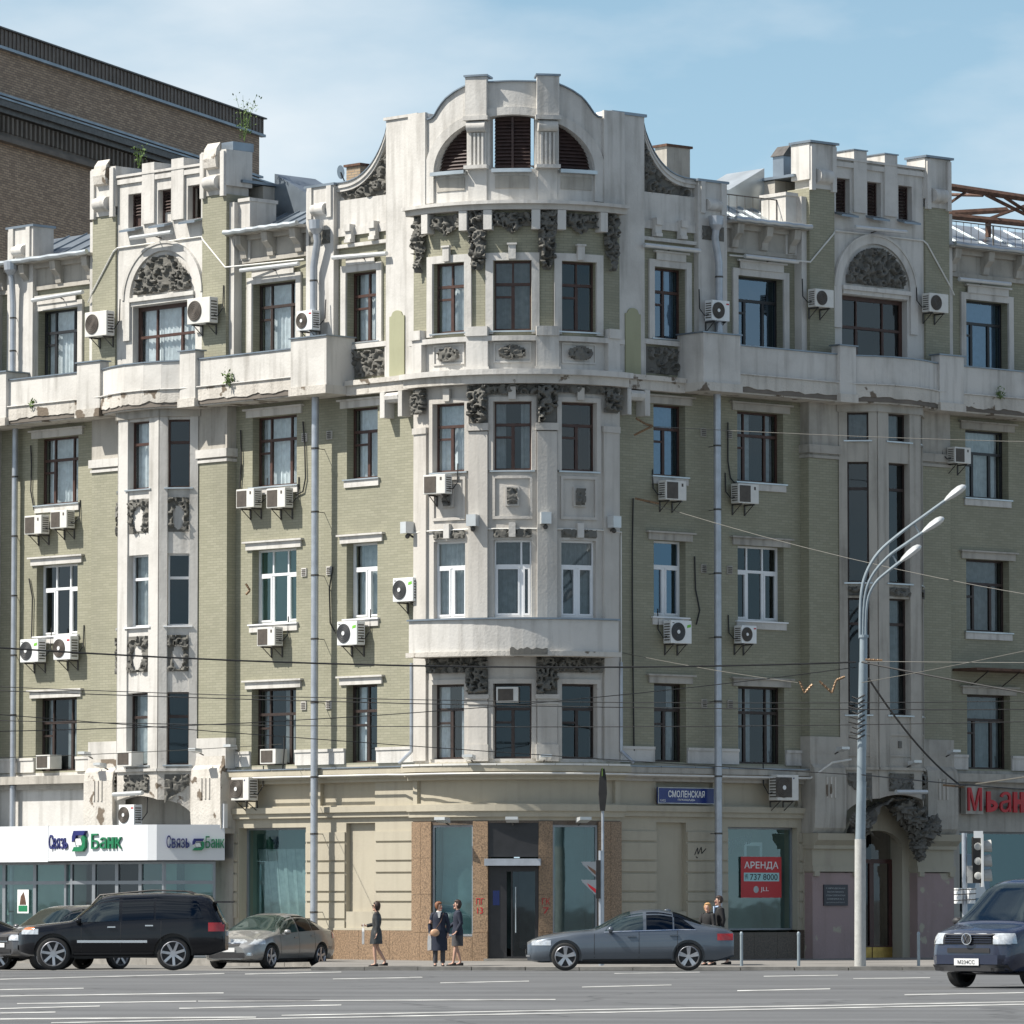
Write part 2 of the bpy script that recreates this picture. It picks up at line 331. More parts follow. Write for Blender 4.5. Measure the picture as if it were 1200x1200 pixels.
def bayflat(deg0, deg1):                 # flat chord frame on the bay, u from 0
    a = B(bd(deg0), 0, 0); b = B(bd(deg1), 0, 0); d = b - a; L = d.length; d.normalize(); n = Vector((d.y, -d.x, 0))
    def G(u, w, z): return a + d * u + n * w + Vector((0, 0, z))
    G.curved = False; G.L = L
    return G

def wallgrid(mb, F, u0, u1, z0, z1, ops, wf, wb, nc=.3):
    us = sorted({u0, u1, *[a for o in ops for a in o[:2]]}); zs = sorted({z0, z1, *[a for o in ops for a in o[2:4]]})
    if getattr(F, 'curved', False):
        full = []
        for a, b in zip(us, us[1:]):
            n = max(1, math.ceil((b - a) / nc)); full += [a + (b - a) * i / n for i in range(n)]
        us = full + [us[-1]]
    def hole(a, b, c, d): return any(a >= o[0] - 1e-6 and b <= o[1] + 1e-6 and c >= o[2] - 1e-6 and d <= o[3] + 1e-6 for o in ops)
    for a, b in zip(us, us[1:]):
        for c, d in zip(zs, zs[1:]):
            if hole(a, b, c, d): continue
            mb.face([F(a, wf, c), F(b, wf, c), F(b, wf, d), F(a, wf, d)], [(a, c), (b, c), (b, d), (a, d)])
    def edge(a, b, c, d):
        mb.face([F(a, wf, c), F(b, wf, d), F(b, wb, d), F(a, wb, c)], [(0, c), (0, d), (wf - wb, d), (wf - wb, c)] if a == b else [(a, 0), (b, 0), (b, wf - wb), (a, wf - wb)])
    for o in ops + [(u0, u1, z0, z1)]:
        for uu in (o[0], o[1]): edge(uu, uu, o[2], o[3])
        seg = [u for u in us if o[0] - 1e-6 <= u <= o[1] + 1e-6]
        for a, b in zip(seg, seg[1:]):
            for zz in o[2:4]: edge(a, b, zz, zz)

def relief(F, u0, u1, z0, z1, w, amp=.14, seed=0, mask=None, step=.045, strokes=None, mat='relief', parent=None, name='relief', n=1.0):
    rnd = random.Random(seed); W_, H_ = abs(u1 - u0), z1 - z0; u0, u1 = min(u0, u1), max(u0, u1)
    ns = int((W_ * H_ * 20 + 3) * n); S = []; step = min(step, .034)
    for _ in range(ns):
        cx, cz = rnd.uniform(0, W_), rnd.uniform(0, H_); rr = rnd.uniform(.08, .24); a0 = rnd.uniform(0, 6.28); sw = rnd.choice((-1, 1)) * rnd.uniform(2.2, 6.5)
        th = rnd.uniform(.022, .048); hh = rnd.uniform(.55, 1); pts = []; K = 11
        for k in range(K):
            t = k / (K - 1); a = a0 + sw * t; q = rr * (1 - .75 * t); pts.append((cx + q * math.cos(a), cz + q * math.sin(a), th * (.55 + .6 * math.sin(t * 3.0)) + (th * .5 if t > .9 else 0)))
        if rnd.random() < .45:      # a leaf with lobes
            pts = []; L_ = rnd.uniform(.14, .3); ca_, sa_ = math.cos(a0), math.sin(a0)
            for k in range(9):
                t = k / 8; c_ = .05 * math.sin(t * 3.1) * (1 if sw > 0 else -1); x_ = L_ * (t - .5); pts.append((cx + x_ * ca_ - c_ * sa_, cz + x_ * sa_ + c_ * ca_, .012 + .05 * math.sin(3.14 * t) * (.72 + .28 * math.cos(t * 25))))
        S.append((pts, hh, min(p[0] - p[2] for p in pts), max(p[0] + p[2] for p in pts), min(p[1] - p[2] for p in pts), max(p[1] + p[2] for p in pts)))
    nu, nv = max(2, int(W_ / step)), max(2, int(H_ / step)); vs = []; fs = []; uv = []
    idx = {}
    for j in range(nv + 1):
        for i in range(nu + 1):
            x, y = W_ * i / nu, H_ * j / nv; h = 0.0
            for pts, hh, xa, xb, ya, yb in S:
                if x < xa or x > xb or y < ya or y > yb: continue
                for (px, pz, r0), (qx, qz, r1) in zip(pts, pts[1:]):
                    dx, dz = qx - px, qz - pz; l2 = dx * dx + dz * dz + 1e-9; t = max(0, min(1, ((x - px) * dx + (y - pz) * dz) / l2)); ex, ez = x - px - t * dx, y - pz - t * dz; d2 = ex * ex + ez * ez; r = r0 + (r1 - r0) * t
                    if d2 < r * r: h = max(h, hh * (.35 + .65 * math.sqrt(1 - d2 / r / r)))
            h = h * amp + .12 * amp * (noise.noise(Vector((x * 5, y * 5, seed))) + .5)
            idx[(i, j)] = len(vs); vs.append(F(u0 + x, w + max(h, .005), z0 + y))
    for j in range(nv):
        for i in range(nu):
            if mask and not mask(u0 + W_ * (i + .5) / nu, z0 + H_ * (j + .5) / nv): continue
            fs.append((idx[(i, j)], idx[(i + 1, j)], idx[(i + 1, j + 1)], idx[(i, j + 1)]))
    m = MB(); m.raw(vs, fs); return m.build(name, mat, parent, smooth=True)

# ---------------------------------------------------------------- ground
def roadz(Y):
    pts = [(-400, .38), (62, .38), (95, .30), (126.5, .165), (137, 0), (3000, 0)]
    for (a, za), (b, zb) in zip(pts, pts[1:]):
        if a <= Y <= b: return za + (zb - za) * (Y - a) / (b - a)
    return 0
m = MB()
ys = [-400, -100, 0, 40, 62, 78, 95, 105, 115, 126.5, 132, 137, 200, 600, 4000]
for a, b in zip(ys, ys[1:]):
    for x0, x1 in ((-2500, -60), (-60, 60), (60, 2500)): m.face([(x0, a, roadz(a)), (x1, a, roadz(a)), (x1, b, roadz(b)), (x0, b, roadz(b))])
struct('road', m, 'asphalt')
# corner pavement: kerb line Y=137 on the right of the parked cars, following the left wing behind them
def pvz(Y): return .12 + max(0, min(1, (Y - 137.25) / 6)) * .06
PL = -5.2
m = MB()
ysp = [137.25, 138, 140, 142, 143.2, 150, 175]
for a, b in zip(ysp, ysp[1:]): m.face([(PL, a, pvz(a)), (60, a, pvz(a)), (60, b, pvz(b)), (PL, b, pvz(b))])
wl0 = W[-1](0, 3.4, 0); wl1 = W[-1](34, 3.4, 0)
m.face([(PL, 146.2, .182), (PL, 175, .182), (-28, 175, .182), (-28, 167.5, .182)])
struct('pavement', m, 'pave')
m = MB(); m.face([(PL, 137.0, .004), (PL, 146.2, .004), (-28, 168, .004), (-60, 168, .004), (-60, 137, .004)]); struct('parking_lane', m, 'asphalt2')
kb = MB(); x = PL
me_k = None
i = 0
kr = thing('kerb', 'long line of grey granite kerb stones edging the corner pavement', 'kerb', (PL, 137.1, 0))
while x < 30:
    k = MB(); g = .012; k.box(IDF, x + g, x + 1.38, 137.0, 137.25, -.05, .125 + random.uniform(-.006, .006)); k.build('kerb_stone', 'kerb', kr); x += 1.38 + random.uniform(0, .02)
for t in range(16):
    k = MB(); a = Vector((PL, 146.2, 0)); d = (Vector((-28, 167.5, 0)) - a); d.normalize(); nn = Vector((-d.y, d.x, 0))
    F = (lambda a, d, nn: (lambda u, w, z: a + d * u + nn * w + Vector((0, 0, z))))(a, d, nn)
    k.box(F, t * 1.4 + .01, t * 1.4 + 1.39, -.12, .12, -.05, .19); k.build('kerb_stone', 'kerb', kr)
def road_px(x, y):
    r = ray(x, y); z = .1
    for _ in range(12):
        t = (z - CAMZ) / r.z; z = roadz(r.y * t)
    return r * t + Vector((0, 0, CAMZ + .0))
lines = [((0, 1147.8), (263, 1141.0), 1.0), ((287, 1141.7), (400, 1139.3), 1.1), ((0, 1160), (98, 1158.3), 1.3), ((0, 1167.6), (262, 1163.8), 1.4),
         ((20, 1176.5), (230, 1173.6), 1.6), ((232, 1173.5), (651, 1171.6), 1.4), ((0, 1182.3), (117, 1179.3), 1.5), ((210, 1182), (400, 1178), 1.6),
         ((390, 1147.5), (495, 1145.6), 1.0), ((516, 1152), (620, 1150), 1.2), ((682, 1157), (787, 1154.5), 1.3), ((895, 1144.3), (982, 1143), 1.0), ((864, 1161.3), (973, 1159), 1.4),
         ((1000, 1147), (1090, 1146), 1.0), ((0, 1187.5), (65, 1186.4), 1.7), ((720, 1141), (820, 1139.5), .8), ((1060, 1166), (1200, 1163.5), 1.4), ((480, 1145.5), (494, 1145.3), 1.0),
         ((0, 1194.5), (300, 1192.4), 2.0), ((60, 1199), (1240, 1176.5), 1.5), ((330, 1190.3), (1240, 1173.6), 1.5)]
for i, (a, b, th) in enumerate(lines):
    m = MB(); n = 6
    for k in range(n):
        q = []
        for t, s in ((k / n, -.38), ((k + 1) / n, -.38), ((k + 1) / n, .38), (k / n, .38)):
            x = a[0] + (b[0] - a[0]) * t; y = a[1] + (b[1] - a[1]) * t; p = road_px(x, y + s * th); p.z = roadz(p.y) + .005; q.append(p)
        m.face(q)
    o = m.build('lane_marking', 'mark'); o['kind'] = 'structure'
m = MB()
for i in range(40):
    a = random.uniform(0, 6.28)
    x = 1
p = road_px(304, 1172.5); vs = []
m.face([p + Vector((.9 * math.cos(k * .5236), 1.6 * math.sin(k * .5236), 0)) * (1 + .15 * math.sin(k * 2.1)) + Vector((0, 0, .006 + roadz(p.y) - p.z)) for k in range(12)])
o = m.build('tar_patch', 'tar'); o['kind'] = 'structure'

# ---------------------------------------------------------------- main building
bld = thing('corner_apartment_building', 'five storey green brick and white plaster corner apartment building with curved bay and ornate gable', 'building', APX)

def window(F, u0, u1, z0, z1, kind='two', fm='wood', wd=-.26, cur='full', room='room', gl='glass', hood=None, sill=None, casing=None, label=None, vent=True, fw=.06):
    if u1 < u0: u0, u1 = u1, u0
    left_is_hi = getattr(F, 'side', 1) < 0     # image-left end of the window
    D = .07; fr = MB(); Wd = u1 - u0; H = z1 - z0
    mir = (lambda t: 1 - t) if left_is_hi else (lambda t: t)
    # columns (fractions measured from image-left), transom, vent
    tr = z0 + H * .665
    lay = {'two': ([.5], [.5], tr), 'two1': ([.5], [], tr), 'trip': ([.27, .73], [.27, .73], tr), 'trip1': ([.30, .70], [], tr), 'tripn': ([.33, .67], [.33, .67], z0 + H * .66),
           'one': ([], [], tr), 'plain': ([], [], None), 'asym': ([.72], [.72], tr), 'tall': ([], [], z0 + H * .78), 'door3': ([.3, .7], [.3, .7], z0 + H * .62)}[kind]
    lo, up, tz = lay
    fr.box(F, u0, u0 + fw, wd - D, wd, z0, z1); fr.box(F, u1 - fw, u1, wd - D, wd, z0, z1)
    fr.box(F, u0 + fw, u1 - fw, wd - D, wd - .002, z0, z0 + fw); fr.box(F, u0 + fw, u1 - fw, wd - D, wd - .002, z1 - fw, z1)
    cells = []
    def cols(fr_list, za, zb, w2):
        xs = [u0 + fw] ; edges = sorted(u0 + Wd * mir(t) for t in fr_list)
        for e in edges:
            fr.box(F, e - w2 / 2, e + w2 / 2, wd - D, wd - .001, za, zb); xs += [e - w2 / 2, e + w2 / 2]
        xs.append(u1 - fw)
        for k in range(0, len(xs), 2): cells.append([xs[k], xs[k + 1], za, zb])
    if tz is None: cols(lo, z0 + fw, z1 - fw, .06)
    else:
        tt = .08
        fr.box(F, u0 + fw, u1 - fw, wd - D, wd + .012, tz - tt / 2, tz + tt / 2)
        cols(up, tz + tt / 2, z1 - fw, .05); nu = len(cells); cols(lo, z0 + fw, tz - tt / 2, .09)
        low = cells[nu:]
        if vent and fm in ('wood', 'woodd', 'blackf') and kind in ('two', 'two1', 'trip', 'trip1'):
            c = max(low, key=lambda q: q[0]) if left_is_hi else min(low, key=lambda q: q[0])
            vz = c[3] - (c[3] - c[2]) * .26; fr.box(F, c[0], c[1], wd - D, wd + .004, vz - .03, vz + .03); cells.remove(c); cells += [[c[0], c[1], c[2], vz - .03], [c[0], c[1], vz + .03, c[3]]]
        if fm == 'pvc' and kind not in ('one', 'plain'):
            for c in list(low):
                if kind == 'tripn' and abs((c[0] + c[1]) / 2 - (u0 + u1) / 2) < .1: continue
                s = .05
                fr.box(F, c[0], c[0] + s, wd - D, wd + .015, c[2], c[3]); fr.box(F, c[1] - s, c[1], wd - D, wd + .015, c[2], c[3])
                fr.box(F, c[0] + s, c[1] - s, wd - D, wd + .015, c[2], c[2] + s); fr.box(F, c[0] + s, c[1] - s, wd - D, wd + .015, c[3] - s, c[3])
                c[0] += s; c[1] -= s; c[2] += s; c[3] -= s
    o = fr.build('window', fm, bld, label=label)
    for c in cells:
        g = MB(); w = wd - .04; g.face([F(c[0], w, c[2]), F(c[1], w, c[2]), F(c[1], w, c[3]), F(c[0], w, c[3])]); g.build('pane', gl, o)
    # room behind
    r = MB(); b = wd - 1.4; a = wd - D - .001; e = .25
    r.face([F(u0 - e, b, z0 - .2), F(u1 + e, b, z0 - .2), F(u1 + e, b, z1 + .2), F(u0 - e, b, z1 + .2)])
    for uu, vv in ((u0, u0 - e), (u1, u1 + e)): r.face([F(uu, a, z0), F(vv, b, z0 - .2), F(vv, b, z1 + .2), F(uu, a, z1)])
    r.face([F(u0, a, z0), F(u1, a, z0), F(u1 + e, b, z0 - .2), F(u0 - e, b, z0 - .2)]); r.face([F(u0, a, z1), F(u1, a, z1), F(u1 + e, b, z1 + .2), F(u0 - e, b, z1 + .2)])
    r.build('room_shell', room, o)
    rnd = random.Random(int(u0 * 100 + z0 * 37))
    def drape(a, b2, za, zb, mt):
        q = MB(); n = max(3, int((b2 - a) / .05)); off = wd - .2
        P = [(a + (b2 - a) * i / n, off + .03 * math.sin(i * 1.9 + rnd.random()) ) for i in range(n + 1)]
        for p, p2 in zip(P, P[1:]): q.face([F(p[0], p[1], za), F(p2[0], p2[1], za), F(p2[0], p2[1], zb), F(p[0], p[1], zb)])
        q.build('curtain', mt, o, smooth=True)
    mt = 'curtain'
    if cur == 'full': drape(u0 + .03, u1 - .03, z0 + .05, z1 - .03, mt)
    elif cur == 'grey': drape(u0 + .03, u1 - .03, z0 + .05, z1 - .03, 'curtain_g')
    elif cur == 'side':
        drape(u0 + .03, u0 + Wd * .3, z0 + .05, z1 - .03, mt); drape(u1 - Wd * .3, u1 - .03, z0 + .05, z1 - .03, mt)
    elif cur == 'part':
        drape(u0 + Wd * .08, u0 + Wd * .5, z0 + .05, z1 - .03, mt); drape(u1 - Wd * .2, u1 - .03, z0 + .05, z1 - .03, mt)
    if sill:
        q = MB(); q.box(F, u0 - .1, u1 + .1, wd, .09, z0 - .05, z0 - .01); q.build('sill', sill[0], o)
        if sill[1]: q = MB(); q.box(F, u0 - .07, u1 + .07, 0, .05, z0 - .24, z0 - .053); q.build('sill_apron', sill[1], o)
    if hood:
        q = MB(); q.box(F, u0 - .22, u1 + .22, 0, .06, z1 + .003, z1 + .2); q.box(F, u0 - .3, u1 + .3, 0, .13, z1 + .2, z1 + .25); q.build('lintel', hood, o)
    if casing:
        q = MB(); t = casing[1]; q.box(F, u0 - t, u0, 0, .07, z0 - .05, z1 + t); q.box(F, u1, u1 + t, 0, .07, z0 - .05, z1 + t); q.box(F, u0, u1, 0, .068, z1, z1 + t); q.build('casing', casing[0], o)
        if len(casing) > 2:
            q = MB(); q.box(F, u0 + .05, u1 - .05, .07, .11, z1 + t - .01, z1 + t + .2); q.box(F, u0 - .05, u1 + .05, .07, .16, z1 + t + .2, z1 + t + .25); q.build('lintel', casing[0], o)
    return o

NEAR, MID, FAR = (5.07, 6.28), (8.28, 10.08), (17.5, 19.32)
Z1, Z2, Z3, Z4 = (5.69, 7.88), (9.75, 11.88), (13.7, 15.71), (17.57, 19.57)
ZB0 = 5.64
CEND = {-1: 21.45, 1: 24.0}
for side in (-1, 1):
    F = W[side]; L = side < 0
    ops = [(*c, *z) for c in (NEAR, MID, FAR) for z in (Z1, Z2, Z3, Z4)]
    cend = CEND[side]
    m = MB(); wallgrid(m, F, 3.55, 10.9, ZB0, 21.0, [o for o in ops if o[0] < 11], 0, -.45); m.build('brick_wall', 'green', bld)
    m = MB(); wallgrid(m, F, 16.5, cend, ZB0, 21.0, [o for o in ops if o[0] > 11], 0, -.45); m.build('brick_wall', 'green', bld)
    # ground floor walls
    g = [(7.87, 10.58, .98, 3.9)]
    m = MB(); wallgrid(m, F, 3.6, 10.9, 1.0, ZB0, g + [(5.14, 6.27, 1.52, 4.0), (5.14, 7.3, 4.5, 5.13) if not L else (5.15, 7.3, 4.5, 5.13), (7.72, 10.6, 4.5, 5.13)], 0, -.55); m.build('ground_floor_wall', 'cream', bld)
    for a, b, c, d, dp in ((5.14, 6.27, 1.52, 4.0, -.16), (5.15, 7.3, 4.5, 5.13, -.13), (7.72, 10.6, 4.5, 5.13, -.13)):
        bx('recessed_panel', 'cream', bld, F, a - .02, b + .02, dp - .1, dp, c - .02, d + .02)
    gz = [1.30, 1.79, 2.07, 2.6, 2.93, 3.46, 3.78, 4.14]
    pier = [(3.62, 5.12), (6.29, 7.52), (7.6, 7.84), (10.62, 10.85)]
    for a, b in pier:
        for z0, z1 in zip(gz, gz[1:]):
            if z1 == 4.14: continue
            bx('block', 'cream', bld, F, a, b, 0, .045, z0 + .03, z1 - .03)
    for a, b in ((3.62, 5.12), (6.29, 7.52)): bx('block', 'cream', bld, F, a, b, 0, .045, 1.03, 1.27)
    m = MB(); m.box(F, 3.6, 7.56, 0, .07, 1.0, 1.06); m.build('plinth_ledge', 'cream', bld)
    # plinth slabs of granite
    us = [3.6, 4.5, 5.7, 6.9, 7.86, 8.8, 9.7, 10.6, 10.9]
    for a, b in zip(us, us[1:]):
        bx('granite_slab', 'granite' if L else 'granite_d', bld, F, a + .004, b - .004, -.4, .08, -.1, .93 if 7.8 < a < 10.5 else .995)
    # belt course and cornice above the ground floor
    m = MB(); m.box(F, 3.6, 10.9, 0, .10, 4.16, 4.30); m.box(F, 3.6, 10.9, 0, .17, 4.30, 4.46); m.build('belt_course', 'cream', bld)
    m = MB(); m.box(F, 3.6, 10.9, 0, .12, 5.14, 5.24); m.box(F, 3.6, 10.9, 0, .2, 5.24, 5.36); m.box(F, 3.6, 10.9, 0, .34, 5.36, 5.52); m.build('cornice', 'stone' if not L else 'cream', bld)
    for a, b in ((3.6, 5.0), (5.0, 6.3), (6.3, 7.6), (7.6, 8.9), (8.9, 10.9)):
        bx('cornice_flashing', 'zinc', bld, F, a + .01, b - .01, 0, .37, 5.525, 5.56)
    for a, b in ((3.62, 5.05), (6.3, 8.26), (10.1, 10.7), (19.34, cend), (16.5, 17.48)):
        m = MB(); m.box(F, a, b, 0, .06, 5.66, 6.02); m.box(F, a, b, 0, .09, 6.02, 6.1); m.build('stone_band', 'white', bld)
    # far ground floor of the wing
    m = MB()
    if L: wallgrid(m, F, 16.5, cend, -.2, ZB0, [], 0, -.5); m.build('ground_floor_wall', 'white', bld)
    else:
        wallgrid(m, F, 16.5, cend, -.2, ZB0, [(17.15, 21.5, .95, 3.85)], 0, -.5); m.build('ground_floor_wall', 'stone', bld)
    m = MB(); m.box(F, 16.5, cend, 0, .15, 5.14, 5.3); m.box(F, 16.5, cend, 0, .36, 5.3, 5.54); m.build('cornice', 'stone', bld)
    # eaves zone
    for a, b in ((7.72, 10.7), (16.55, cend if L else cend)):
        m = MB(); m.box(F, a, b, 0, .18, 20.86, 21.0); m.box(F, a, b, 0, .52, 21.0, 21.08); m.build('eaves', 'stone', bld)
        m = MB(); m.box(F, a, b, 0, .1, 20.2, 20.32); m.box(F, a, b, 0, .05, 20.32, 20.86); m.build('frieze', 'stone', bld)
        e = .22; n_ = 4
        cs = [a + .35, (a + b) / 2, b - .4] if b - a < 3.5 else [a + .3, a + 1.7, a + 3.1, a + 4.3]
        for c in cs:
            m = MB(); G = sub(F, c - .12, .05, c + .12, .05); Lg = G.L
            def HP(u, w, z, F=F, c=c): return F(c - .12 + w, .05 + u, z)
            m.prism(HP, [(0, 20.3), (.12, 20.34), (.16, 20.55), (.34, 20.72), (.38, 20.99), (0, 20.99)], 0, .24); m.build('bracket', 'stone', bld)
        g_ = MB(); n = 12; r = .07
        g_.tube([F(a + (b - a) * i / n, .56, 21.1 - .02 * (i % 2)) for i in range(n + 1)], .075, 8); g_.build('gutter', 'zincl', bld)
    # upper wall beside the gable
    m = MB(); wallgrid(m, F, 4.57, 6.66, 20.85, 21.65, [], .04, -.3); m.build('gable_shoulder', 'white', bld)
    m = MB(); m.box(F, 4.57, 6.66, 0, .08, 20.62, 20.85); m.box(F, 4.57, 6.66, 0, .12, 20.28, 20.38); m.build('frieze', 'white', bld)
    for c in (5.1, 6.05): m = MB(); m.box(F, c - .12, c + .12, .04, .26, 20.72, 20.92); m.box(F, c - .12, c + .12, .04, .2, 20.5, 20.72); m.box(F, c - .12, c + .12, .04, .24, 20.4, 20.5); m.build('bracket', 'white', bld)
    # concave scroll gable: outline (4.6,23.72) ... (6.49,22.14)
    def curve(c, o=0.0):
        t = max(0, min(1, (c - 4.57) / 1.93)); return 22.14 + 1.6 * (1 - (1 - (1 - t) ** 2.6) ** (1 / 1.35)) + o
    us = [4.57 + 1.93 * k / 16 for k in range(17)] + [6.66]
    m = MB(); m.strip(F, us, lambda u: 21.65, lambda u: curve(u), -.3, -.06); m.build('gable_scroll_wall', 'white', bld)
    m = MB(); m.strip(F, us, lambda u: max(21.65, curve(u, -.24)), lambda u: curve(u, .0), -.06, .09); m.build('gable_scroll_moulding', 'white', bld)
    m = MB(); m.strip(F, us, lambda u: max(21.65, curve(u, -.14)), lambda u: curve(u, -.07), .09, .13); m.build('gable_scroll_moulding', 'white', bld)
    m = MB(); m.strip(F, us, lambda u: curve(u) + .003, lambda u: curve(u) + .035, -.34, .13); m.build('gable_flashing', 'zinc', bld)
    relief(F, 4.62, 6.45, 21.66, 23.3, -.05, .16, 11 + side, lambda u, z: z < curve(u, -.25), parent=bld, n=1.2)
    # giant white pilaster beside the bay
    m = MB(); m.box(F, 3.4, 4.6, -.5, .16, 17.25, 23.72); m.build('giant_pilaster', 'white', bld)
    m = MB(); m.box(F, 3.35, 4.66, -.55, .21, 23.72, 23.8); m.build('pilaster_cap', 'zinc' if side > 0 else 'white', bld)
    m = MB(); Fg = F; m.box(F, 3.85, 4.42, .16, .2, 16.45, 18.15); m.build('green_panel', 'greenp', bld)
    m = MB()
    def arcpanel(u): return 18.15 + .16 * math.sqrt(max(0, 1 - ((u - 4.135) / .22) ** 2))
    m.strip(F, [3.915 + .44 * k / 8 for k in range(9)], lambda u: 18.15, arcpanel, .16, .2); m.build('green_panel', 'greenp', bld)
    m = MB(); m.box(F, 3.4, 4.6, -.3, .16, 16.4, 17.25); m.build('giant_pilaster', 'white', bld)
    # paired bracket beneath the slab next to the bay
    m = MB(); m.box(F, 4.42, 4.6, 0, .38, 15.3, 16.02); m.box(F, 3.75, 3.9, 0, .38, 15.3, 16.02); m.build('bracket', 'white', bld)
    m = MB(); 
    def HR(u, w, z, F=F): return F(3.9 + w, u, z)
    m.prism(HR, [(.0, 15.72), (.3, 15.72), (.38, 15.8), (.4, 15.9), (.34, 15.99), (0, 16.02)], 0, .52); m.build('bracket_roll', 'white', bld)
    # slender turret over the downpipe
    m = MB(); m.box(F, 6.62, 7.72, -.6, .2, 16.6, 22.1); m.build('turret_pilaster', 'white', bld)
    m = MB(); m.box(F, 6.57, 7.77, -.65, .25, 22.1, 22.17); m.build('turret_cap', 'zinc', bld)
    bx('turret_strip', 'white', bld, F, 6.68, 6.86, .2, .26, 21.2, 22.1); bx('turret_strip', 'white', bld, F, 7.46, 7.64, .2, .26, 21.2, 22.1)
    m = MB()
    def HR2(u, w, z, F=F): return F(6.9 + w, .2 + u, z)
    m.prism(HR2, [(0, 21.25)] + [(.02 + .17 * math.sin(a), 21.45 - .16 * math.cos(a)) for a in [k * math.pi / 8 for k in range(9)]] + [(0, 21.65)], 0, .5); m.build('scroll_roll', 'white', bld, smooth=True)
    relief(F, 6.75, 7.6, 20.45, 20.85, .2, .06, 3, parent=bld)
    if L:
        m = MB(); m.box(F, 19.35, 20.5, -.6, .2, 16.6, 22.15); m.build('turret_pilaster', 'white', bld)
        m = MB(); m.box(F, 19.3, 20.55, -.65, .25, 22.15, 22.22); m.build('turret_cap', 'zinc', bld)
        bx('turret_strip', 'white', bld, F, 19.45, 19.62, .2, .26, 21.2, 22.15); bx('turret_strip', 'white', bld, F, 20.2, 20.4, .2, .26, 21.2, 22.15)
        m = MB(); m.prism(lambda u, w, z: F(19.7 + w, .2 + u, z), [(0, 21.25)] + [(.02 + .17 * math.sin(a), 21.45 - .16 * math.cos(a)) for a in [k * math.pi / 8 for k in range(9)]] + [(0, 21.65)], 0, .45); m.build('scroll_roll', 'white', bld, smooth=True)
    # panel relief below the near top window + slab
    relief(F, 4.72, 6.62, 16.55, 17.3, .0, .15, 5 + side, parent=bld)
    m = MB(); m.box(F, 4.6, 6.65, 0, .12, 17.36, 17.5); m.box(F, 4.6, 4.7, 0, .1, 16.45, 17.36); m.build('panel_frame', 'white', bld)
    m = MB(); m.box(F, 3.5, 5.95, 0, .42, 16.3, 16.44); m.box(F, 3.5, 5.95, 0, .34, 16.03, 16.3); m.build('belt_slab', 'peeling', bld)
    # windows
    fl = {-1: {1: ('two', 'woodd', 'side', 'glass'), 2: ('two1', 'pvc', 'grey', 'glass'), 3: ('two1', 'wood', 'full', 'glass'), 4: ('two', 'wood', 'full', 'glass')},
          1: {1: ('two1', 'woodd', 'side', 'glass_d'), 2: ('two1', 'pvc', None, 'glass_b'), 3: ('two1', 'wood', 'grey', 'glass_b'), 4: ('two', 'wood', 'side', 'glass_b')}}[side]
    for r, zz in ((1, Z1), (2, Z2), (3, Z3), (4, Z4)):
        k, fm, cu, gl = fl[r]
        sl = None if r == 1 else ('pvc' if fm == 'pvc' else 'zincl', 'white') if r < 4 else ('zincl', None)
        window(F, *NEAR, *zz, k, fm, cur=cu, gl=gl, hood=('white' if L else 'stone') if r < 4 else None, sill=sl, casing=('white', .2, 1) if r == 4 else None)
    fl = {-1: {1: ('trip', 'woodd', 'part', 'glass_d'), 2: ('tripn', 'pvc', None, 'glass_s'), 3: ('trip', 'wood', 'full', 'glass'), 4: ('trip', 'woodd', 'full', 'glass')},
          1: {1: ('trip', 'woodd', 'part', 'glass_d'), 2: ('tripn', 'pvc', None, 'glass_d'), 3: ('trip', 'wood', 'part', 'glass_d'), 4: ('trip1', 'blackf', None, 'glass_b')}}[side]
    for r, zz in ((1, Z1), (2, Z2), (3, Z3), (4, Z4)):
        k, fm, cu, gl = fl[r]
        sl = None if r == 1 else ('pvc' if fm == 'pvc' else 'zincl', 'white') if r < 4 else ('zincl', None)
        window(F, *MID, *zz, k, fm, cur=cu, gl=gl, room='room_l' if (L and r == 2) else 'room', hood=('white' if L else 'stone') if r < 4 else None, sill=sl, casing=('white', .2, 1) if r == 4 else None)
    fl = {-1: {1: ('trip', 'woodd', 'part', 'glass_d'), 2: ('tripn', 'pvc', None, 'glass_d'), 3: ('trip', 'wood', 'full', 'glass'), 4: ('trip', 'blackf', 'full', 'glass')},
          1: {1: ('trip1', 'woodd', 'grey', 'glass_d'), 2: ('trip1', 'woodd', 'grey', 'glass_d'), 3: ('trip1', 'blackf', 'grey', 'glass'), 4: ('trip1', 'blackf', 'grey', 'glass_b')}}[side]
    for r, zz in ((1, Z1), (2, Z2), (3, Z3), (4, Z4)):
        k, fm, cu, gl = fl[r]
        sl = None if r == 1 else ('pvc' if fm == 'pvc' else 'zincl', 'white') if r < 4 else ('zincl', None)
        window(F, *FAR, *zz, k, fm, cur=cu, gl=gl, hood=('white' if L else 'stone') if r < 4 else None, sill=sl, casing=('white', .2, 1) if r == 4 else None)
    # small wall vents beside the downpipe
    for zz in (15.0, 11.15, 7.35):
        for c in (6.95, 7.95):
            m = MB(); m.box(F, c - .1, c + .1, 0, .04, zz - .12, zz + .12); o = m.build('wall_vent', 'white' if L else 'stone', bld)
            m = MB()
            for k in range(4): m.box(F, c - .075, c + .075, .042, .052, zz - .09 + k * .05, zz - .065 + k * .05)
            m.build('grille', 'acg', o)

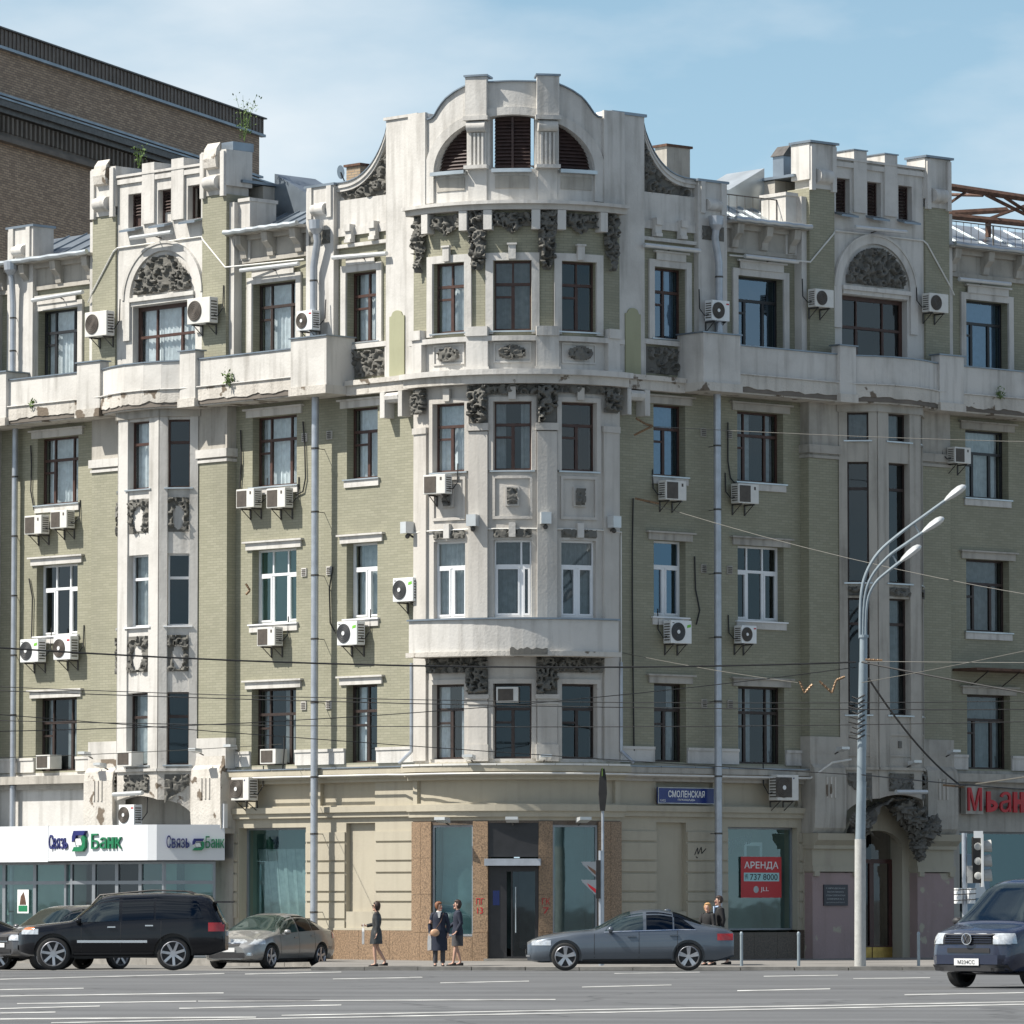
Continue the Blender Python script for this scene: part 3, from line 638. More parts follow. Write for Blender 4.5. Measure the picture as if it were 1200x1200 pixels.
# ---------------------------------------------------------------- shop windows of the wings
def shopwin(F, u0, u1, z0, z1, wd, fm, gl, back, parent=bld, nm='shop_window'):
    m = MB(); t = .06
    m.box(F, u0, u0 + t, wd - .08, wd, z0, z1); m.box(F, u1 - t, u1, wd - .08, wd, z0, z1); m.box(F, u0 + t, u1 - t, wd - .08, wd - .001, z0, z0 + t); m.box(F, u0 + t, u1 - t, wd - .08, wd - .001, z1 - t, z1)
    o = m.build(nm, fm, parent)
    m = MB(); m.face([F(u0 + t, wd - .04, z0 + t), F(u1 - t, wd - .04, z0 + t), F(u1 - t, wd - .04, z1 - t), F(u0 + t, wd - .04, z1 - t)]); m.build('pane', gl, o)
    m = MB(); b = wd - 1.6
    m.face([F(u0 - .3, b, z0 - .4), F(u1 + .3, b, z0 - .4), F(u1 + .3, b, z1 + .2), F(u0 - .3, b, z1 + .2)])
    m.face([F(u0, wd - .1, z0), F(u1, wd - .1, z0), F(u1 + .3, b, z0 - .4), F(u0 - .3, b, z0 - .4)]); m.face([F(u0, wd - .1, z1), F(u1, wd - .1, z1), F(u1 + .3, b, z1 + .2), F(u0 - .3, b, z1 + .2)])
    for uu, vv in ((u0, u0 - .3), (u1, u1 + .3)): m.face([F(uu, wd - .1, z0), F(vv, b, z0 - .4), F(vv, b, z1 + .2), F(uu, wd - .1, z1)])
    m.build('room_shell', back, o); return o
sw = shopwin(W[-1], 7.87, 10.58, .98, 3.9, -.30, 'grey_f', 'glass_s', 'room_l')
m = MB(); F = W[-1]
for k in range(14):
    a = 8.0 + k * .17; m.face([F(a, -.9 - .1 * (k % 2), 1.0), F(a + .17, -.9 - .1 * ((k + 1) % 2), 1.0), F(a + .17 + .02 * k, -.8, 3.3), F(a + .02 * k, -.8 - .05 * (k % 2), 3.3)])
m.build('hanging_sheet', 'curtain_g', sw)
sw = shopwin(W[1], 7.87, 10.58, .98, 3.9, -.22, 'grey_f', 'glass_s', 'room_l')
sw2 = shopwin(W[1], 17.15, 21.5, .95, 3.85, -.3, 'grey_f', 'glass_s', 'room')

# ---------------------------------------------------------------- towers with oriels
def arched_top(c, w): pass
for side in (-1, 1):
    F = W[side]; L = side < 0
    def PF(u, w, z, F=F): return F(u, w + .35, z)
    PF.curved = False; PF.side = side
    c0, c1 = 10.75, 16.5
    ca, cb = 11.95, 15.3
    # corner pilasters of brick, with plaster capitals and feet
    for a, b in ((c0, ca), (cb, c1)):
        m = MB(); m.box(F, a, b, -.3, .35, 6.5, 14.48); m.build('brick_pilaster', 'green', bld)
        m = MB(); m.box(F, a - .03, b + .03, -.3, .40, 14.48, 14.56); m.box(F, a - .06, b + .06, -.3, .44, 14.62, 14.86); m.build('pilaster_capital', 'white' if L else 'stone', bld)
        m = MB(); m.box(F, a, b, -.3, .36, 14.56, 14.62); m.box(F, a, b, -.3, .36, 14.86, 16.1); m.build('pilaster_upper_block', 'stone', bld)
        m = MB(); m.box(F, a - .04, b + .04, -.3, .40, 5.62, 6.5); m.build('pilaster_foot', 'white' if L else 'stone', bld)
        # console block with flutes under each pilaster
        m = MB()
        def HP(u, w, z, F=F, a=a): return F(a - .02 + w, u, z)
        pr = [(-.3, 3.75), (.45, 3.75), (.55, 3.9), (.58, 4.3), (.58, 5.35), (.54, 5.6), (.42, 5.72), (.40, 5.98), (-.3, 5.98)]
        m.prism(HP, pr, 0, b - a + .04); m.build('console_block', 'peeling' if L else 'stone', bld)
        for k in range(3):
            cc = (a + b) / 2 + (k - 1) * .16; bx('flute', 'peeling', bld, F, cc - .03, cc + .03, .56, .61, 4.75, 5.35)
    # wall behind, between pilasters up to the balcony is hidden by the oriel
    P = [(ca, .35), (12.75, 1.1), (14.45, 1.1), (cb, .35)]
    Sg = [sub(F, *P[i], *P[i + 1]) for i in range(3)]
    for k, G in enumerate(Sg):
        Lg = G.L; mid = k == 1
        if mid: a, b = (.42, Lg - .42)
        else: a, b = (.24, Lg - .24)
        a_, b_ = a, b
        if L: rows = [(5.75, 7.85, 'r1'), (9.78, 11.87, 'r2'), (13.8, 15.78, 'r3')]
        else: rows = [(7.15, 10.5, 'r1'), (10.95, 14.42, 'r2'), (15.05, 15.85, 'r3')]
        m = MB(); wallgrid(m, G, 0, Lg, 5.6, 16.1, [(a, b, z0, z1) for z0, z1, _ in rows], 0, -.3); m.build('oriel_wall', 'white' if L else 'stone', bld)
        # corner piers standing proud
        for q in ((0, a), (b, Lg)):
            bx('oriel_pier', 'white' if L else 'stone', bld, G, q[0], q[1], .0, .05, 5.62, 15.95)
        G.side = 1
        for z0, z1, r in rows:
            if L: fm = {'r1': 'woodd', 'r2': 'pvc', 'r3': 'wood'}[r]; cu = {'r1': 'grey', 'r2': 'grey', 'r3': 'full'}[r] if mid else None; kind = 'one'; gl = 'glass' if mid else 'glass_d'
            else: fm = 'woodd'; cu = 'grey' if (r == 'r3' or (mid and r != 'r2')) else None; kind = 'plain' if r == 'r3' else 'tall'; gl = 'glass_d'
            window(G, a, b, z0, z1, kind, fm, wd=-.18, cur=cu, gl=gl, sill=('pvc' if fm == 'pvc' else 'zincl', None), fw=.05)
        if L:
            for z0, z1 in ((8.45, 9.5), (12.5, 13.5)):
                relief(G, a + .02, b - .02, z0, z1, .0, .12, int(z0 * 7 + k), (lambda u, z, a=a, b=b, z0=z0: ((u - (a + b) / 2) / ((b - a) * .26)) ** 2 + ((z - z0 - .42) / .36) ** 2 > 1), parent=bld, n=1.5)
        else:
            relief(G, a + .02, b - .02, 10.56, 10.82, .0, .12, 40 + k, parent=bld, n=1.5)
            if mid: bx('panel_boss', 'relief', bld, G, Lg / 2 - .06, Lg / 2 + .06, 0, .04, 6.2, 6.4); 
            bx('panel_frame', 'stone', bld, G, a - .02, b + .02, 0, .03, 6.55, 6.62); bx('panel_frame', 'stone', bld, G, a - .02, b + .02, 0, .03, 5.95, 6.0)
        # apron below with arched cut
        def zl(u, k=k, Lg=Lg):
            if k == 1: t = (u / Lg - .5) * 2; return 4.86 - .12 * t * t
            t = u / Lg if k == 0 else 1 - u / Lg; return 3.95 + .79 * math.sqrt(max(0, 1 - (1 - t) ** 2)) if t > .12 else 3.95
        m = MB(); m.strip(G, [Lg * i / 12 for i in range(13)], zl, lambda u: 5.6, -.22, .03); m.build('oriel_apron', 'peeling' if L else 'stone', bld)
        m = MB(); m.box(G, -.02, Lg + .02, 0, .10, 5.56, 5.64); m.build('apron_cornice', 'white' if L else 'stone', bld)
        if mid: relief(G, a - .05, b + .05, 4.95, 5.47, .03, .10, 60 + k, parent=bld, n=1.6)
        else: relief(G, a - .02, b + .05, 4.55, 5.47, .03, .10, 60 + k, (lambda u, z, k=k, Lg=Lg: z > 4.5 + (.9 * (1 - u / Lg) if k == 0 else .9 * (u / Lg)) * .9), parent=bld, n=1.6)
    m = MB(); vs = [F(c, w, 5.58) for c, w in P] ; m.face(vs); vs = [F(c, w, 16.08) for c, w in P]; m.face(vs); m.build('oriel_soffit', 'stone', bld)
    # crown of the oriel under the balcony
    Q = [(ca - .1, .40), (12.7, 1.2), (14.5, 1.2), (cb + .1, .40)]
    for i in range(3):
        G = sub(F, *Q[i], *Q[i + 1]); m = MB(); m.box(G, -.02, G.L + .02, -.3, 0, 15.86, 16.12); m.build('oriel_crown', 'stone', bld)
    # tall tower wall above the balcony
    aw = [(11.88, 12.44), (13.15, 13.71), (14.42, 14.98)]; ACn, AW, AZ = 13.43, 1.32, 19.5
    ops = [(a, b, 21.66, 22.66) for a, b in aw] + [(12.1, 14.76, 16.5, 19.28)]
    m = MB(); wallgrid(m, F, 11.75, 15.45, 16.1, 23.18, ops, .35, -.02); m.build('tower_wall', 'white', bld)
    for a, b, z in ((10.75, 11.75, 22.25), (15.45, 16.45, 22.1)):
        m = MB(); m.box(F, a, b, -.5, .42, 16.1, z); m.build('brick_pilaster', 'green', bld)
        m = MB(); pd = -.55 if L else -.3; m.box(F, a - .03, b + .03, pd, .46, z + .25, 23.55); m.box(F, a + .12, b - .12, pd, .45, z + .003, z + .25); m.build('pier_block', 'white', bld)
        for q in (a + .0, b - .16): bx('pier_strip', 'white', bld, F, q, q + .16, .42, .53, z - .06, 23.5)
        m = MB(); m.prism(lambda u, w, zz: F(a + .24 + w, .44 + u, zz), [(0, z + .12)] + [(.05 + .2 * math.sin(t), z + .36 - .2 * math.cos(t)) for t in [k * math.pi / 8 for k in range(9)]] + [(0, z + .58)], 0, b - a - .48); m.build('scroll_roll', 'white', bld, smooth=True)
        if L:
            m = MB(); m.prism(lambda u, w, zz: F(a + .24 + w, .44 + u, zz), [(0, 23.0), (.16, 23.05), (.2, 23.3), (.14, 23.6), (0, 23.78)], 0, b - a - .48); m.build('broken_scroll', 'peeling', bld)
        else: bx('pier_cap', 'zinc', bld, F, a - .08, b + .08, -.35, .56, 23.555, 23.62)
    if L: bx('pier_cap', 'zinc', bld, F, 10.72, 11.2, -.6, .2, 23.555, 23.8)
    # corner strips of the tower
    for a, b in ((10.55, 10.75), (16.45, 16.7)):
        m = MB(); m.box(F, a, b, -.55, .30, 16.1, 22.0); m.build('tower_corner_strip', 'white', bld)
    for a, b in ((10.1, 10.55),):
        m = MB(); m.box(F, a, b, -.9, .12, 20.3, 22.0); m.box(F, a - .04, b, -.94, .17, 22.0, 22.1); m.build('side_turret', 'white', bld)
    # parapet of the attic, merlons
    m = MB(); m.box(F, 11.75, 15.45, .35, .42, 22.98, 23.12); m.box(F, 11.72, 15.48, -.05, .45, 23.18, 23.25); m.build('attic_coping', 'white', bld)
    for c in (12.8, 14.05):
        m = MB(); m.box(F, c - .26, c + .26, .352, .43, 21.7, 23.5); m.box(F, c - .26, c + .26, -.5, .35, 23.25, 23.5); m.build('merlon', 'white', bld)
        if not L: bx('merlon_cap', 'zinc', bld, F, c - .29, c + .29, -.55, .46, 23.503, 23.54)
    # attic louvres
    for i, (a, b) in enumerate(aw):
        fr = MB(); fr.box(F, a, a + .05, .1, .16, 21.66, 22.66); fr.box(F, b - .05, b, .1, .16, 21.66, 22.66); fr.box(F, a + .05, b - .05, .1, .16, 22.6, 22.66); fr.box(F, a + .05, b - .05, .1, .16, 21.66, 21.72)
        lo = fr.build('louvre_window', 'louvre', bld)
        if not (L and i == 0):
            for k in range(9):
                if L and k < 3: continue
                z = 21.75 + k * .095; m = MB(); m.face([F(a + .05, .16, z), F(b - .05, .16, z), F(b - .05, .08, z + .085), F(a + .05, .08, z + .085)]); m.face([F(a + .05, .15, z), F(b - .05, .15, z), F(b - .05, .07, z + .085), F(a + .05, .07, z + .085)]); m.build('slat', 'louvre', lo)
            if L: bx('board', 'white' if i == 1 else 'louvre', lo, F, a + .05, b - .05, .08, .10, 21.72, 22.02)
        m = MB(); m.face([F(a - .3, -1.2, 21.4), F(b + .3, -1.2, 21.4), F(b + .3, -1.2, 22.9), F(a - .3, -1.2, 22.9)]); m.face([F(a - .3, -.03, 22.9), F(b + .3, -.03, 22.9), F(b + .3, -1.2, 22.9), F(a - .3, -1.2, 22.9)]); m.build('room_shell', 'blackf', lo)
        m = MB(); m.prism(lambda u, w, z: F(a - .06 + w, u, z), [(.34, 21.66), (.34, 21.6), (.66, 21.5), (.66, 21.56)], 0, b - a + .12); m.build('sill', 'zinc', lo)
    # big arch with relief and window
    n = 24; rings = []
    def arch(r0, r1, w0, w1, name, mat, zc=AZ, sx=1.0, sz=.96):
        m = MB()
        for k in range(n):
            t0, t1 = math.pi * k / n, math.pi * (k + 1) / n
            P_ = [(ACn + math.cos(t) * r * sx, zc + math.sin(t) * r * sz) for t, r in ((t0, r0), (t0, r1), (t1, r1), (t1, r0))]
            m.prism(F, P_, w0, w1)
        return m.build(name, mat, bld)
    arch(1.40, 1.62, .35, .43, 'arch_moulding', 'white'); arch(1.62, 1.70, .35, .46, 'arch_moulding', 'white')
    for a, b in ((ACn - 1.70, ACn - 1.40), (ACn + 1.40, ACn + 1.70)): bx('arch_moulding', 'white', bld, F, a, b, .35, .43, 18.3, AZ)
    relief(F, ACn - 1.22, ACn + 1.22, 19.62, 20.75, .36, .17, 77 + side, lambda u, z: ((u - ACn) / 1.2) ** 2 + ((z - 19.6) / 1.12) ** 2 < 1, parent=bld, n=1.4, step=.04)
    m = MB(); m.box(F, 12.05, 14.81, .35, .5, 19.42, 19.54); m.box(F, 12.1, 14.76, .35, .43, 19.3, 19.42); m.build('transom_ledge', 'white', bld)
    window(PF, 12.1, 14.76, 16.9, 19.28, 'door3', 'wood', wd=-.22, cur='full' if L else None, gl='glass' if L else 'glass_d', fw=.12)
    # conduit and brackets over the arch
    m = MB(); m.tube([F(16.7, .36, 19.6), F(16.4, .44, 19.9), F(15.5, .45, 21.0), F(15.4, .39, 21.1), F(11.8, .39, 21.1), F(11.7, .45, 21.0), F(10.75, .45, 20.1), F(7.9, .1, 20.1)], .025, 6); m.build('conduit', 'acw', bld)
    # tower body and roof
    m = MB(); m.box(F, 10.7, 16.5, -3.2, -.96, 20.9, 22.6); m.build('tower_rear_wall', 'stone', bld)
    m = MB(); m.strip(F, [10.6, 13.6, 16.6], lambda u: 22.0, lambda u: 22.6 + .5 * (1 - abs(u - 13.6) / 3), -3.3, -.0) if False else m.box(F, 10.62, 16.6, -3.3, -.1, 22.62, 22.7); m.build('tower_roof', 'zinc', bld)

    # balcony with posts and curved parapet
    pth = [(7.4, .95), (11.35, .95), (11.95, 1.0), (12.5, 1.28), (13.1, 1.42), (13.9, 1.42), (14.6, 1.28), (15.3, 1.0), (15.9, .95), (21.4 if L else 24, .95)]
    for i in range(len(pth) - 1):
        G = sub(F, *pth[i], *pth[i + 1]); e = .004
        bx('balcony_parapet', 'white', bld, G, -.01, G.L + .01, -.16, 0, 16.62, 17.42)
        bx('parapet_flashing', 'zinc', bld, G, -.012, G.L + .012, -.2, .04, 17.423, 17.46)
        nn = max(2, int(G.L / .12)); gx = [-.01 + (G.L + .02) * q / nn for q in range(nn + 1)]; q0 = i * 7.3 + side * 20
        m = MB(); m.strip(G, gx, lambda u: 16.24 + .10 * max(-.35, noise.noise(Vector((u * 1.7 + q0, 1, 0)))) + .05 * noise.noise(Vector((u * 7 + q0, 5, 0))), lambda u: 16.6, -.2, .06); m.build('balcony_fascia', 'peeling', bld)
        m = MB(); m.box(G, -.01, G.L + .01, -.2, .03, 16.12, 16.3); m.build('exposed_masonry', 'stonedk', bld)
        m = MB(); m.tube([G(0, .09, 16.62), G(G.L, .09, 16.62)], .022, 6); m.build('parapet_pipe', 'white', bld)
    m = MB()
    for i in range(len(pth) - 1):
        (a, w0), (b, w1) = pth[i], pth[i + 1]
        for z0, z1 in ((16.08, 16.24),):
            P_ = [F(a, -.2, z0), F(b, -.2, z0), F(b, w1 - .02, z0), F(a, w0 - .02, z0)]; m.face(P_); m.face([p + Vector((0, 0, .3)) for p in P_]); m.face([F(a, w0 - .02, z0), F(b, w1 - .02, z0), F(b, w1 - .02, z0 + .16), F(a, w0 - .02, z0 + .16)])
    m.build('balcony_slab', 'peeling', bld)
    for a, b in ((5.98, 7.4), (11.3, 11.95), (15.35, 16.35)) + (((19.5, 20.9),) if L else ()):
        big = a in (5.98, 19.5)
        m = MB(); m.box(F, a, b, .0 if big else .74, 1.08, 16.3, 17.68); m.build('balcony_post', 'white', bld)
        bx('post_cap', 'zinc', bld, F, a - .05, b + .05, -.02 if big else .68, 1.13, 17.683, 17.72)
        m = MB(); m.box(F, a - .03, b + .03, .0, 1.14, 16.06, 16.3); m.build('post_base', 'peeling', bld)

# entrance under the right oriel
F = W[1]
m = MB(); wallgrid(m, F, 10.75, 16.5, -.2, 5.6, [(12.75, 14.7, -.2, 3.85)], .08, -.45); m.build('entrance_wall', 'cream', bld)
for a, b in ((10.78, 12.6), (15.0, 16.5)):
    bx('pink_pier', 'pink', bld, F, a, b, .08, .40, -.1, 2.62)
    bx('pier_capital', 'cream', bld, F, a - .03, b + .03, .08, .46, 2.65, 2.82); bx('pier_capital', 'cream', bld, F, a, b, .08, .40, 2.82, 3.30); bx('pier_capital', 'cream', bld, F, a - .04, b + .04, .08, .5, 3.3, 3.4)
    for q in (a + .02, b - .22): bx('pier_capital', 'cream', bld, F, q, q + .2, .08, .48, 2.52, 2.65)
    m = MB(); m.prism(lambda u, w, z: F(a - .05 + w, u, z), [(.08, 3.4), (.5, 3.4), (.66, 3.55), (.7, 3.74), (.08, 3.74)], 0, b - a + .1); m.build('console_foot', 'cream', bld)
dr = MB(); dr.box(F, 12.75, 14.7, -.42, -.34, .15, .52); dr.box(F, 12.75, 14.7, -.42, -.34, 2.9, 3.02)
for a, b in ((12.75, 12.9), (13.78, 13.95), (14.58, 14.7)): dr.box(F, a, b, -.42, -.335, .52, 2.9)
door = dr.build('entrance_door', 'door', bld)
for a, b in ((12.9, 13.78), (13.95, 14.58)):
    m = MB(); m.face([F(a, -.38, .52), F(b, -.38, .52), F(b, -.38, 2.9), F(a, -.38, 2.9)]); m.build('pane', 'glass_d', door)
for a, b in ((12.78, 13.84), (13.88, 14.68)): bx('kick_plate', 'brass', door, F, a, b, -.33, -.32, .17, .48)
m = MB(); m.face([F(12.75, -.4, 3.02), F(14.7, -.4, 3.02), F(14.7, -.4, 3.85), F(12.75, -.4, 3.85)]); m.build('fanlight', 'glass_d', door)
m = MB(); m.face([F(12.5, -1.5, -.1), F(15, -1.5, -.1), F(15, -1.5, 4), F(12.5, -1.5, 4)]); m.build('room_shell', 'room', door)
m = MB()
for k in range(10):
    t0, t1 = math.pi * k / 10, math.pi * (k + 1) / 10
    q = [(13.72 + .99 * math.cos(t), 3.3 + .55 * math.sin(t)) for t in (t0, t1)]
    m.prism(F, [q[0], (q[0][0], 3.86), (q[1][0], 3.86), q[1]], -.1, .09)
m.build('door_arch', 'cream', bld)
# ragged broken stucco hood over the entrance
G = sub(F, 12.75, 1.02, 14.45, 1.02)
def hood(u, v):
    a = math.pi * u; r = 1.28 + .09 * math.sin(9 * a) * v + .1 * noise.noise(Vector((u * 9, v * 5, 3)))
    return F(13.66 + r * math.cos(a) * (1.02 - .1 * v), .15 + 1.0 * v + .12 * noise.noise(Vector((u * 14, v * 9, 7))), 3.72 + 1.05 * math.sin(a) - .2 * (1 - v) + .12 * noise.noise(Vector((u * 17, v * 9, 1))))
m = MB(); nu, nv = 56, 14; vs = [hood(i / nu, j / nv) for j in range(nv + 1) for i in range(nu + 1)]; q = nu + 1
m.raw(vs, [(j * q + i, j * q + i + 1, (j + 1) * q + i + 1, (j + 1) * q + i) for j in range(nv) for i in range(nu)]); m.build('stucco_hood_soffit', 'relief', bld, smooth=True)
for c, z, s in ((14.75, 3.75, .34), (15.0, 3.95, .3), (14.4, 4.2, .34), (14.6, 3.4, .22), (14.65, 3.15, .16), (12.3, 4.0, .26), (12.15, 4.1, .18), (14.0, 4.45, .3), (15.25, 3.98, .2)):
    m = MB(); n0 = 12
    for k in range(1):
        c_ = F(c, .85, z); vs = []
        for i in range(21):
            th = math.pi * i / 20
            for kk in range(28):
                ph = 2 * math.pi * kk / 28; d = Vector((math.sin(th) * math.cos(ph), math.sin(th) * math.sin(ph), math.cos(th)))
                vs.append(c_ + d * s * (1 + .5 * noise.noise(d * 2.3 + Vector((c, z, 0)) * 3) + .55 * noise.noise(d * 6 + Vector((z, c, 2)) * 3) + .3 * noise.noise(d * 13)))
        m.raw(vs, [(i * 28 + kk, (i + 1) * 28 + kk, (i + 1) * 28 + (kk + 1) % 28, i * 28 + (kk + 1) % 28) for i in range(20) for kk in range(28)])
    m.build('stucco_lump', 'relief', bld, smooth=True)

# ---------------------------------------------------------------- curved corner bay
HW = 8.1; WC = (-29, 0, 29); E_ = 50.5
bw = [(bd(c - HW), bd(c + HW)) for c in WC]
BZ = {1: (5.71, 7.77), 2: (9.6, 11.73), 3: (13.65, 15.55), 4: (17.52, 19.46)}
m = MB(); wallgrid(m, B, bd(-E_), bd(E_), 5.62, 16.1, [(a, b, *BZ[r]) for a, b in bw for r in (1, 2, 3)], 0, -.35); m.build('bay_wall', 'bay', bld)
m = MB(); wallgrid(m, B, bd(-E_), bd(E_), 16.1, 21.05, [(a, b, *BZ[4]) for a, b in bw], 0, -.35); m.build('bay_brick_wall', 'green', bld)
for c in WC:
    G = bayflat(c - HW, c + HW); G.side = 1; i = WC.index(c)
    kinds = {1: ('two1', 'woodd', 'side' if i == 0 else None, 'glass' if i == 0 else 'glass_d'), 2: ('two1' if i != 1 else 'asym', 'pvc', 'grey', 'glass' if i == 0 else 'glass_d'),
             3: ('two1', 'wood', ('full', 'side', None)[i], ('glass', 'glass_d', 'glass_d')[i]), 4: ('two', 'wood', ('full', 'grey', None)[i], ('glass', 'glass_d', 'glass_d')[i])}
    for r in (1, 2, 3, 4):
        k, fm, cu, gl = kinds[r]; z0, z1 = BZ[r]
        window(G, 0, G.L, z0, z1, k, fm, wd=-.14, cur=cu, gl=gl, sill=None if r == 1 else ('zincl', None))
        a, b = bd(c - HW), bd(c + HW)
        if r == 4:
            m = MB(); t = .21; m.box(B, a - t, a, 0, .08, z0 - .1, z1 + t); m.box(B, b, b + t, 0, .08, z0 - .1, z1 + t); m.box(B, a, b, 0, .08, z1, z1 + t); m.build('casing', 'white', bld)
            bx('keystone', 'white', bld, B, bd(c) - .1, bd(c) + .1, .06, .17, z1 + .03, z1 + .42); bx('keystone', 'white', bld, B, bd(c) - .13, bd(c) + .13, .06, .2, z1 + .42, z1 + .47)
        if r in (1, 3):
            m = MB(); t = .13; m.box(B, a - t, a - .002, 0, .06, z0, z1 + t); m.box(B, b + .002, b + t, 0, .06, z0, z1 + t); m.box(B, a, b, 0, .06, z1 + .002, z1 + t); m.build('casing', 'bay', bld)
        if r == 3: bx('keystone', 'bay', bld, B, bd(c) - .1, bd(c) + .1, .05, .14, z1 + .05, z1 + .4)
        if r == 2:
            bx('keystone', 'white', bld, B, bd(c) - .09, bd(c) + .09, 0, .13, 11.8, 12.2); relief(B, a, bd(c) - .1, 11.8, 12.03, 0, .08, 90 + i, parent=bld, n=2); relief(B, bd(c) + .1, b, 11.8, 12.03, 0, .08, 93 + i, parent=bld, n=2)
            # framed panel with a boss
            for q in ((a - .02, b + .02, 13.42, 13.5), (a - .02, b + .02, 12.3, 12.38)): bx('panel_frame', 'bay', bld, B, q[0], q[1], 0, .05, q[2], q[3])
            for q in (a - .02, b - .05): bx('panel_frame', 'bay', bld, B, q, q + .07, 0, .05, 12.38, 13.42)
            bx('boss_frame', 'bay', bld, B, bd(c) - .19, bd(c) + .19, 0, .07, 12.66, 13.2); relief(B, bd(c) - .14, bd(c) + .14, 12.7, 13.16, .07, .09, 96 + i, parent=bld, n=3, step=.03)
# piers of the bay
for c in (-19, 10 - 0, ):
    pass
for c in (-14.5 - 0, 14.5):
    u = bd(c); hw = .27
    bx('bay_pier', 'bay', bld, B, u - hw, u + hw, 0, .11, 5.68, 7.35); bx('pier_capital', 'bay', bld, B, u - hw - .05, u + hw + .05, 0, .17, 7.35, 7.47); bx('pier_capital', 'bay', bld, B, u - hw - .02, u + hw + .02, 0, .14, 7.2, 7.27)
    bx('pier_base', 'bay', bld, B, u - hw - .03, u + hw + .03, 0, .15, 5.64, 6.1)
    bx('bay_pier', 'bay', bld, B, u - hw, u + hw, 0, .11, 9.4, 14.72); bx('pier_capital', 'bay', bld, B, u - hw - .04, u + hw + .04, 0, .16, 14.75, 14.95)
    relief(B, u - .26, u + .26, 14.96, 16.0, .05, .26, int(200 + c), parent=bld, n=2.2)
    relief(B, u - .3, u + .28, 7.5, 8.5, .05, .24, int(210 + c), parent=bld, n=2.2)
    sgn = -1 if c < 0 else 1
    relief(B, min(u + sgn * .26, u + sgn * 1.6), max(u + sgn * .26, u + sgn * 1.6), 8.08, 8.52, .03, .2, int(220 + c), parent=bld, n=2)
    relief(B, u - .24, u + .24, 19.2, 20.84, .05, .24, int(230 + c), lambda uu, zz, u=u: abs(uu - u) < .08 + .2 * min(1, (zz - 19.15) / .5), parent=bld, n=2.2)
for c in (-44.6, 44.6):
    u = bd(c); hw = .26
    bx('bay_pier', 'bay', bld, B, u - hw, u + hw, 0, .08, 5.68, 14.0)
    bx('pier_capital', 'bay', bld, B, u - hw - .03, u + hw + .03, 0, .12, 14.75, 14.92); bx('bay_pier', 'bay', bld, B, u - hw, u + hw, 0, .08, 14.0, 14.75)
    relief(B, u - .26, u + .26, 15.3, 16.0, .05, .2, int(240 + c), parent=bld, n=2)
    relief(B, u - .24, u + .24, 19.25, 20.84, .05, .2, int(250 + c), lambda uu, zz, u=u: abs(uu - u) < .06 + .2 * min(1, (zz - 19.15) / .9), parent=bld, n=2)
for c, e in ((-29, 0), (0, 0), (29, 0)):
    relief(B, bd(c) - .78, bd(c) + .78, 20.2, 20.78, .04, .2, 260 + c, lambda uu, zz, u=bd(c): zz > 20.42 - .22 * math.exp(-((uu - u) / .2) ** 2), parent=bld, n=2)
    relief(B, bd(c) - .36, bd(c) + .36, 16.72, 17.1, .02, .14, 270 + c, lambda uu, zz, u=bd(c): abs(zz - 16.9) < .2 * (1.2 - abs(uu - u) / .5), parent=bld, n=3, step=.035)
    m = MB(); t = .05
    for q in ((-.52, .52, 17.14, 17.19), (-.52, .52, 16.62, 16.67), (-.52, -.47, 16.67, 17.14), (.47, .52, 16.67, 17.14)): m.box(B, bd(c) + q[0], bd(c) + q[1], 0, .05, q[2], q[3])
    m.build('panel_frame', 'white', bld)
relief(B, bd(-12), bd(12), 15.75, 16.02, .04, .16, 280, parent=bld, n=2); relief(B, bd(18), bd(42), 15.8, 16.0, .04, .12, 281, parent=bld, n=2)
for c in (-20, -9.6, 9.6, 20, -38.5, 38.5): bx('bracket', 'white', bld, B, bd(c) - .11, bd(c) + .11, 0, .3, 20.3, 20.84); 
# cornices and slab of the bay
m = MB(); m.box(B, bd(-E_), bd(E_), 0, .3, 20.85, 21.0); m.build('bay_cornice', 'bay', bld)
m = MB(); m.box(B, bd(-E_), bd(E_), 0, .42, 21.0, 21.09); m.build('bay_cornice', 'white', bld)
m = MB(); m.box(B, bd(-E_ - 1), bd(E_ + 1), 0, .3, 16.03, 16.27); m.build('bay_slab', 'peeling', bld)
m = MB(); m.box(B, bd(-E_ - 1.5), bd(E_ + 1.5), 0, .42, 16.27, 16.42); m.build('bay_slab', 'white', bld)
m = MB(); m.box(B, bd(-E_), bd(E_), 0, .012, 16.42, 17.3); m.build('bay_parapet', 'white', bld)
m = MB(); m.box(B, bd(-E_), bd(E_), 0, .2, 17.22, 17.36); m.build('bay_parapet_rail', 'white', bld)
for c, hw in ((-44.6, .2), (-14.5, .3), (14.5, .3), (44.6, .2)):
    bx('parapet_pier', 'white', bld, B, bd(c) - hw, bd(c) + hw, 0, .2, 16.42, 17.22); bx('parapet_pier', 'white', bld, B, bd(c) - hw, bd(c) + hw, 0, .26, 17.36, 17.62); bx('parapet_pier', 'white', bld, B, bd(c) - hw - .04, bd(c) + hw + .04, .2, .25, 16.05, 16.5)
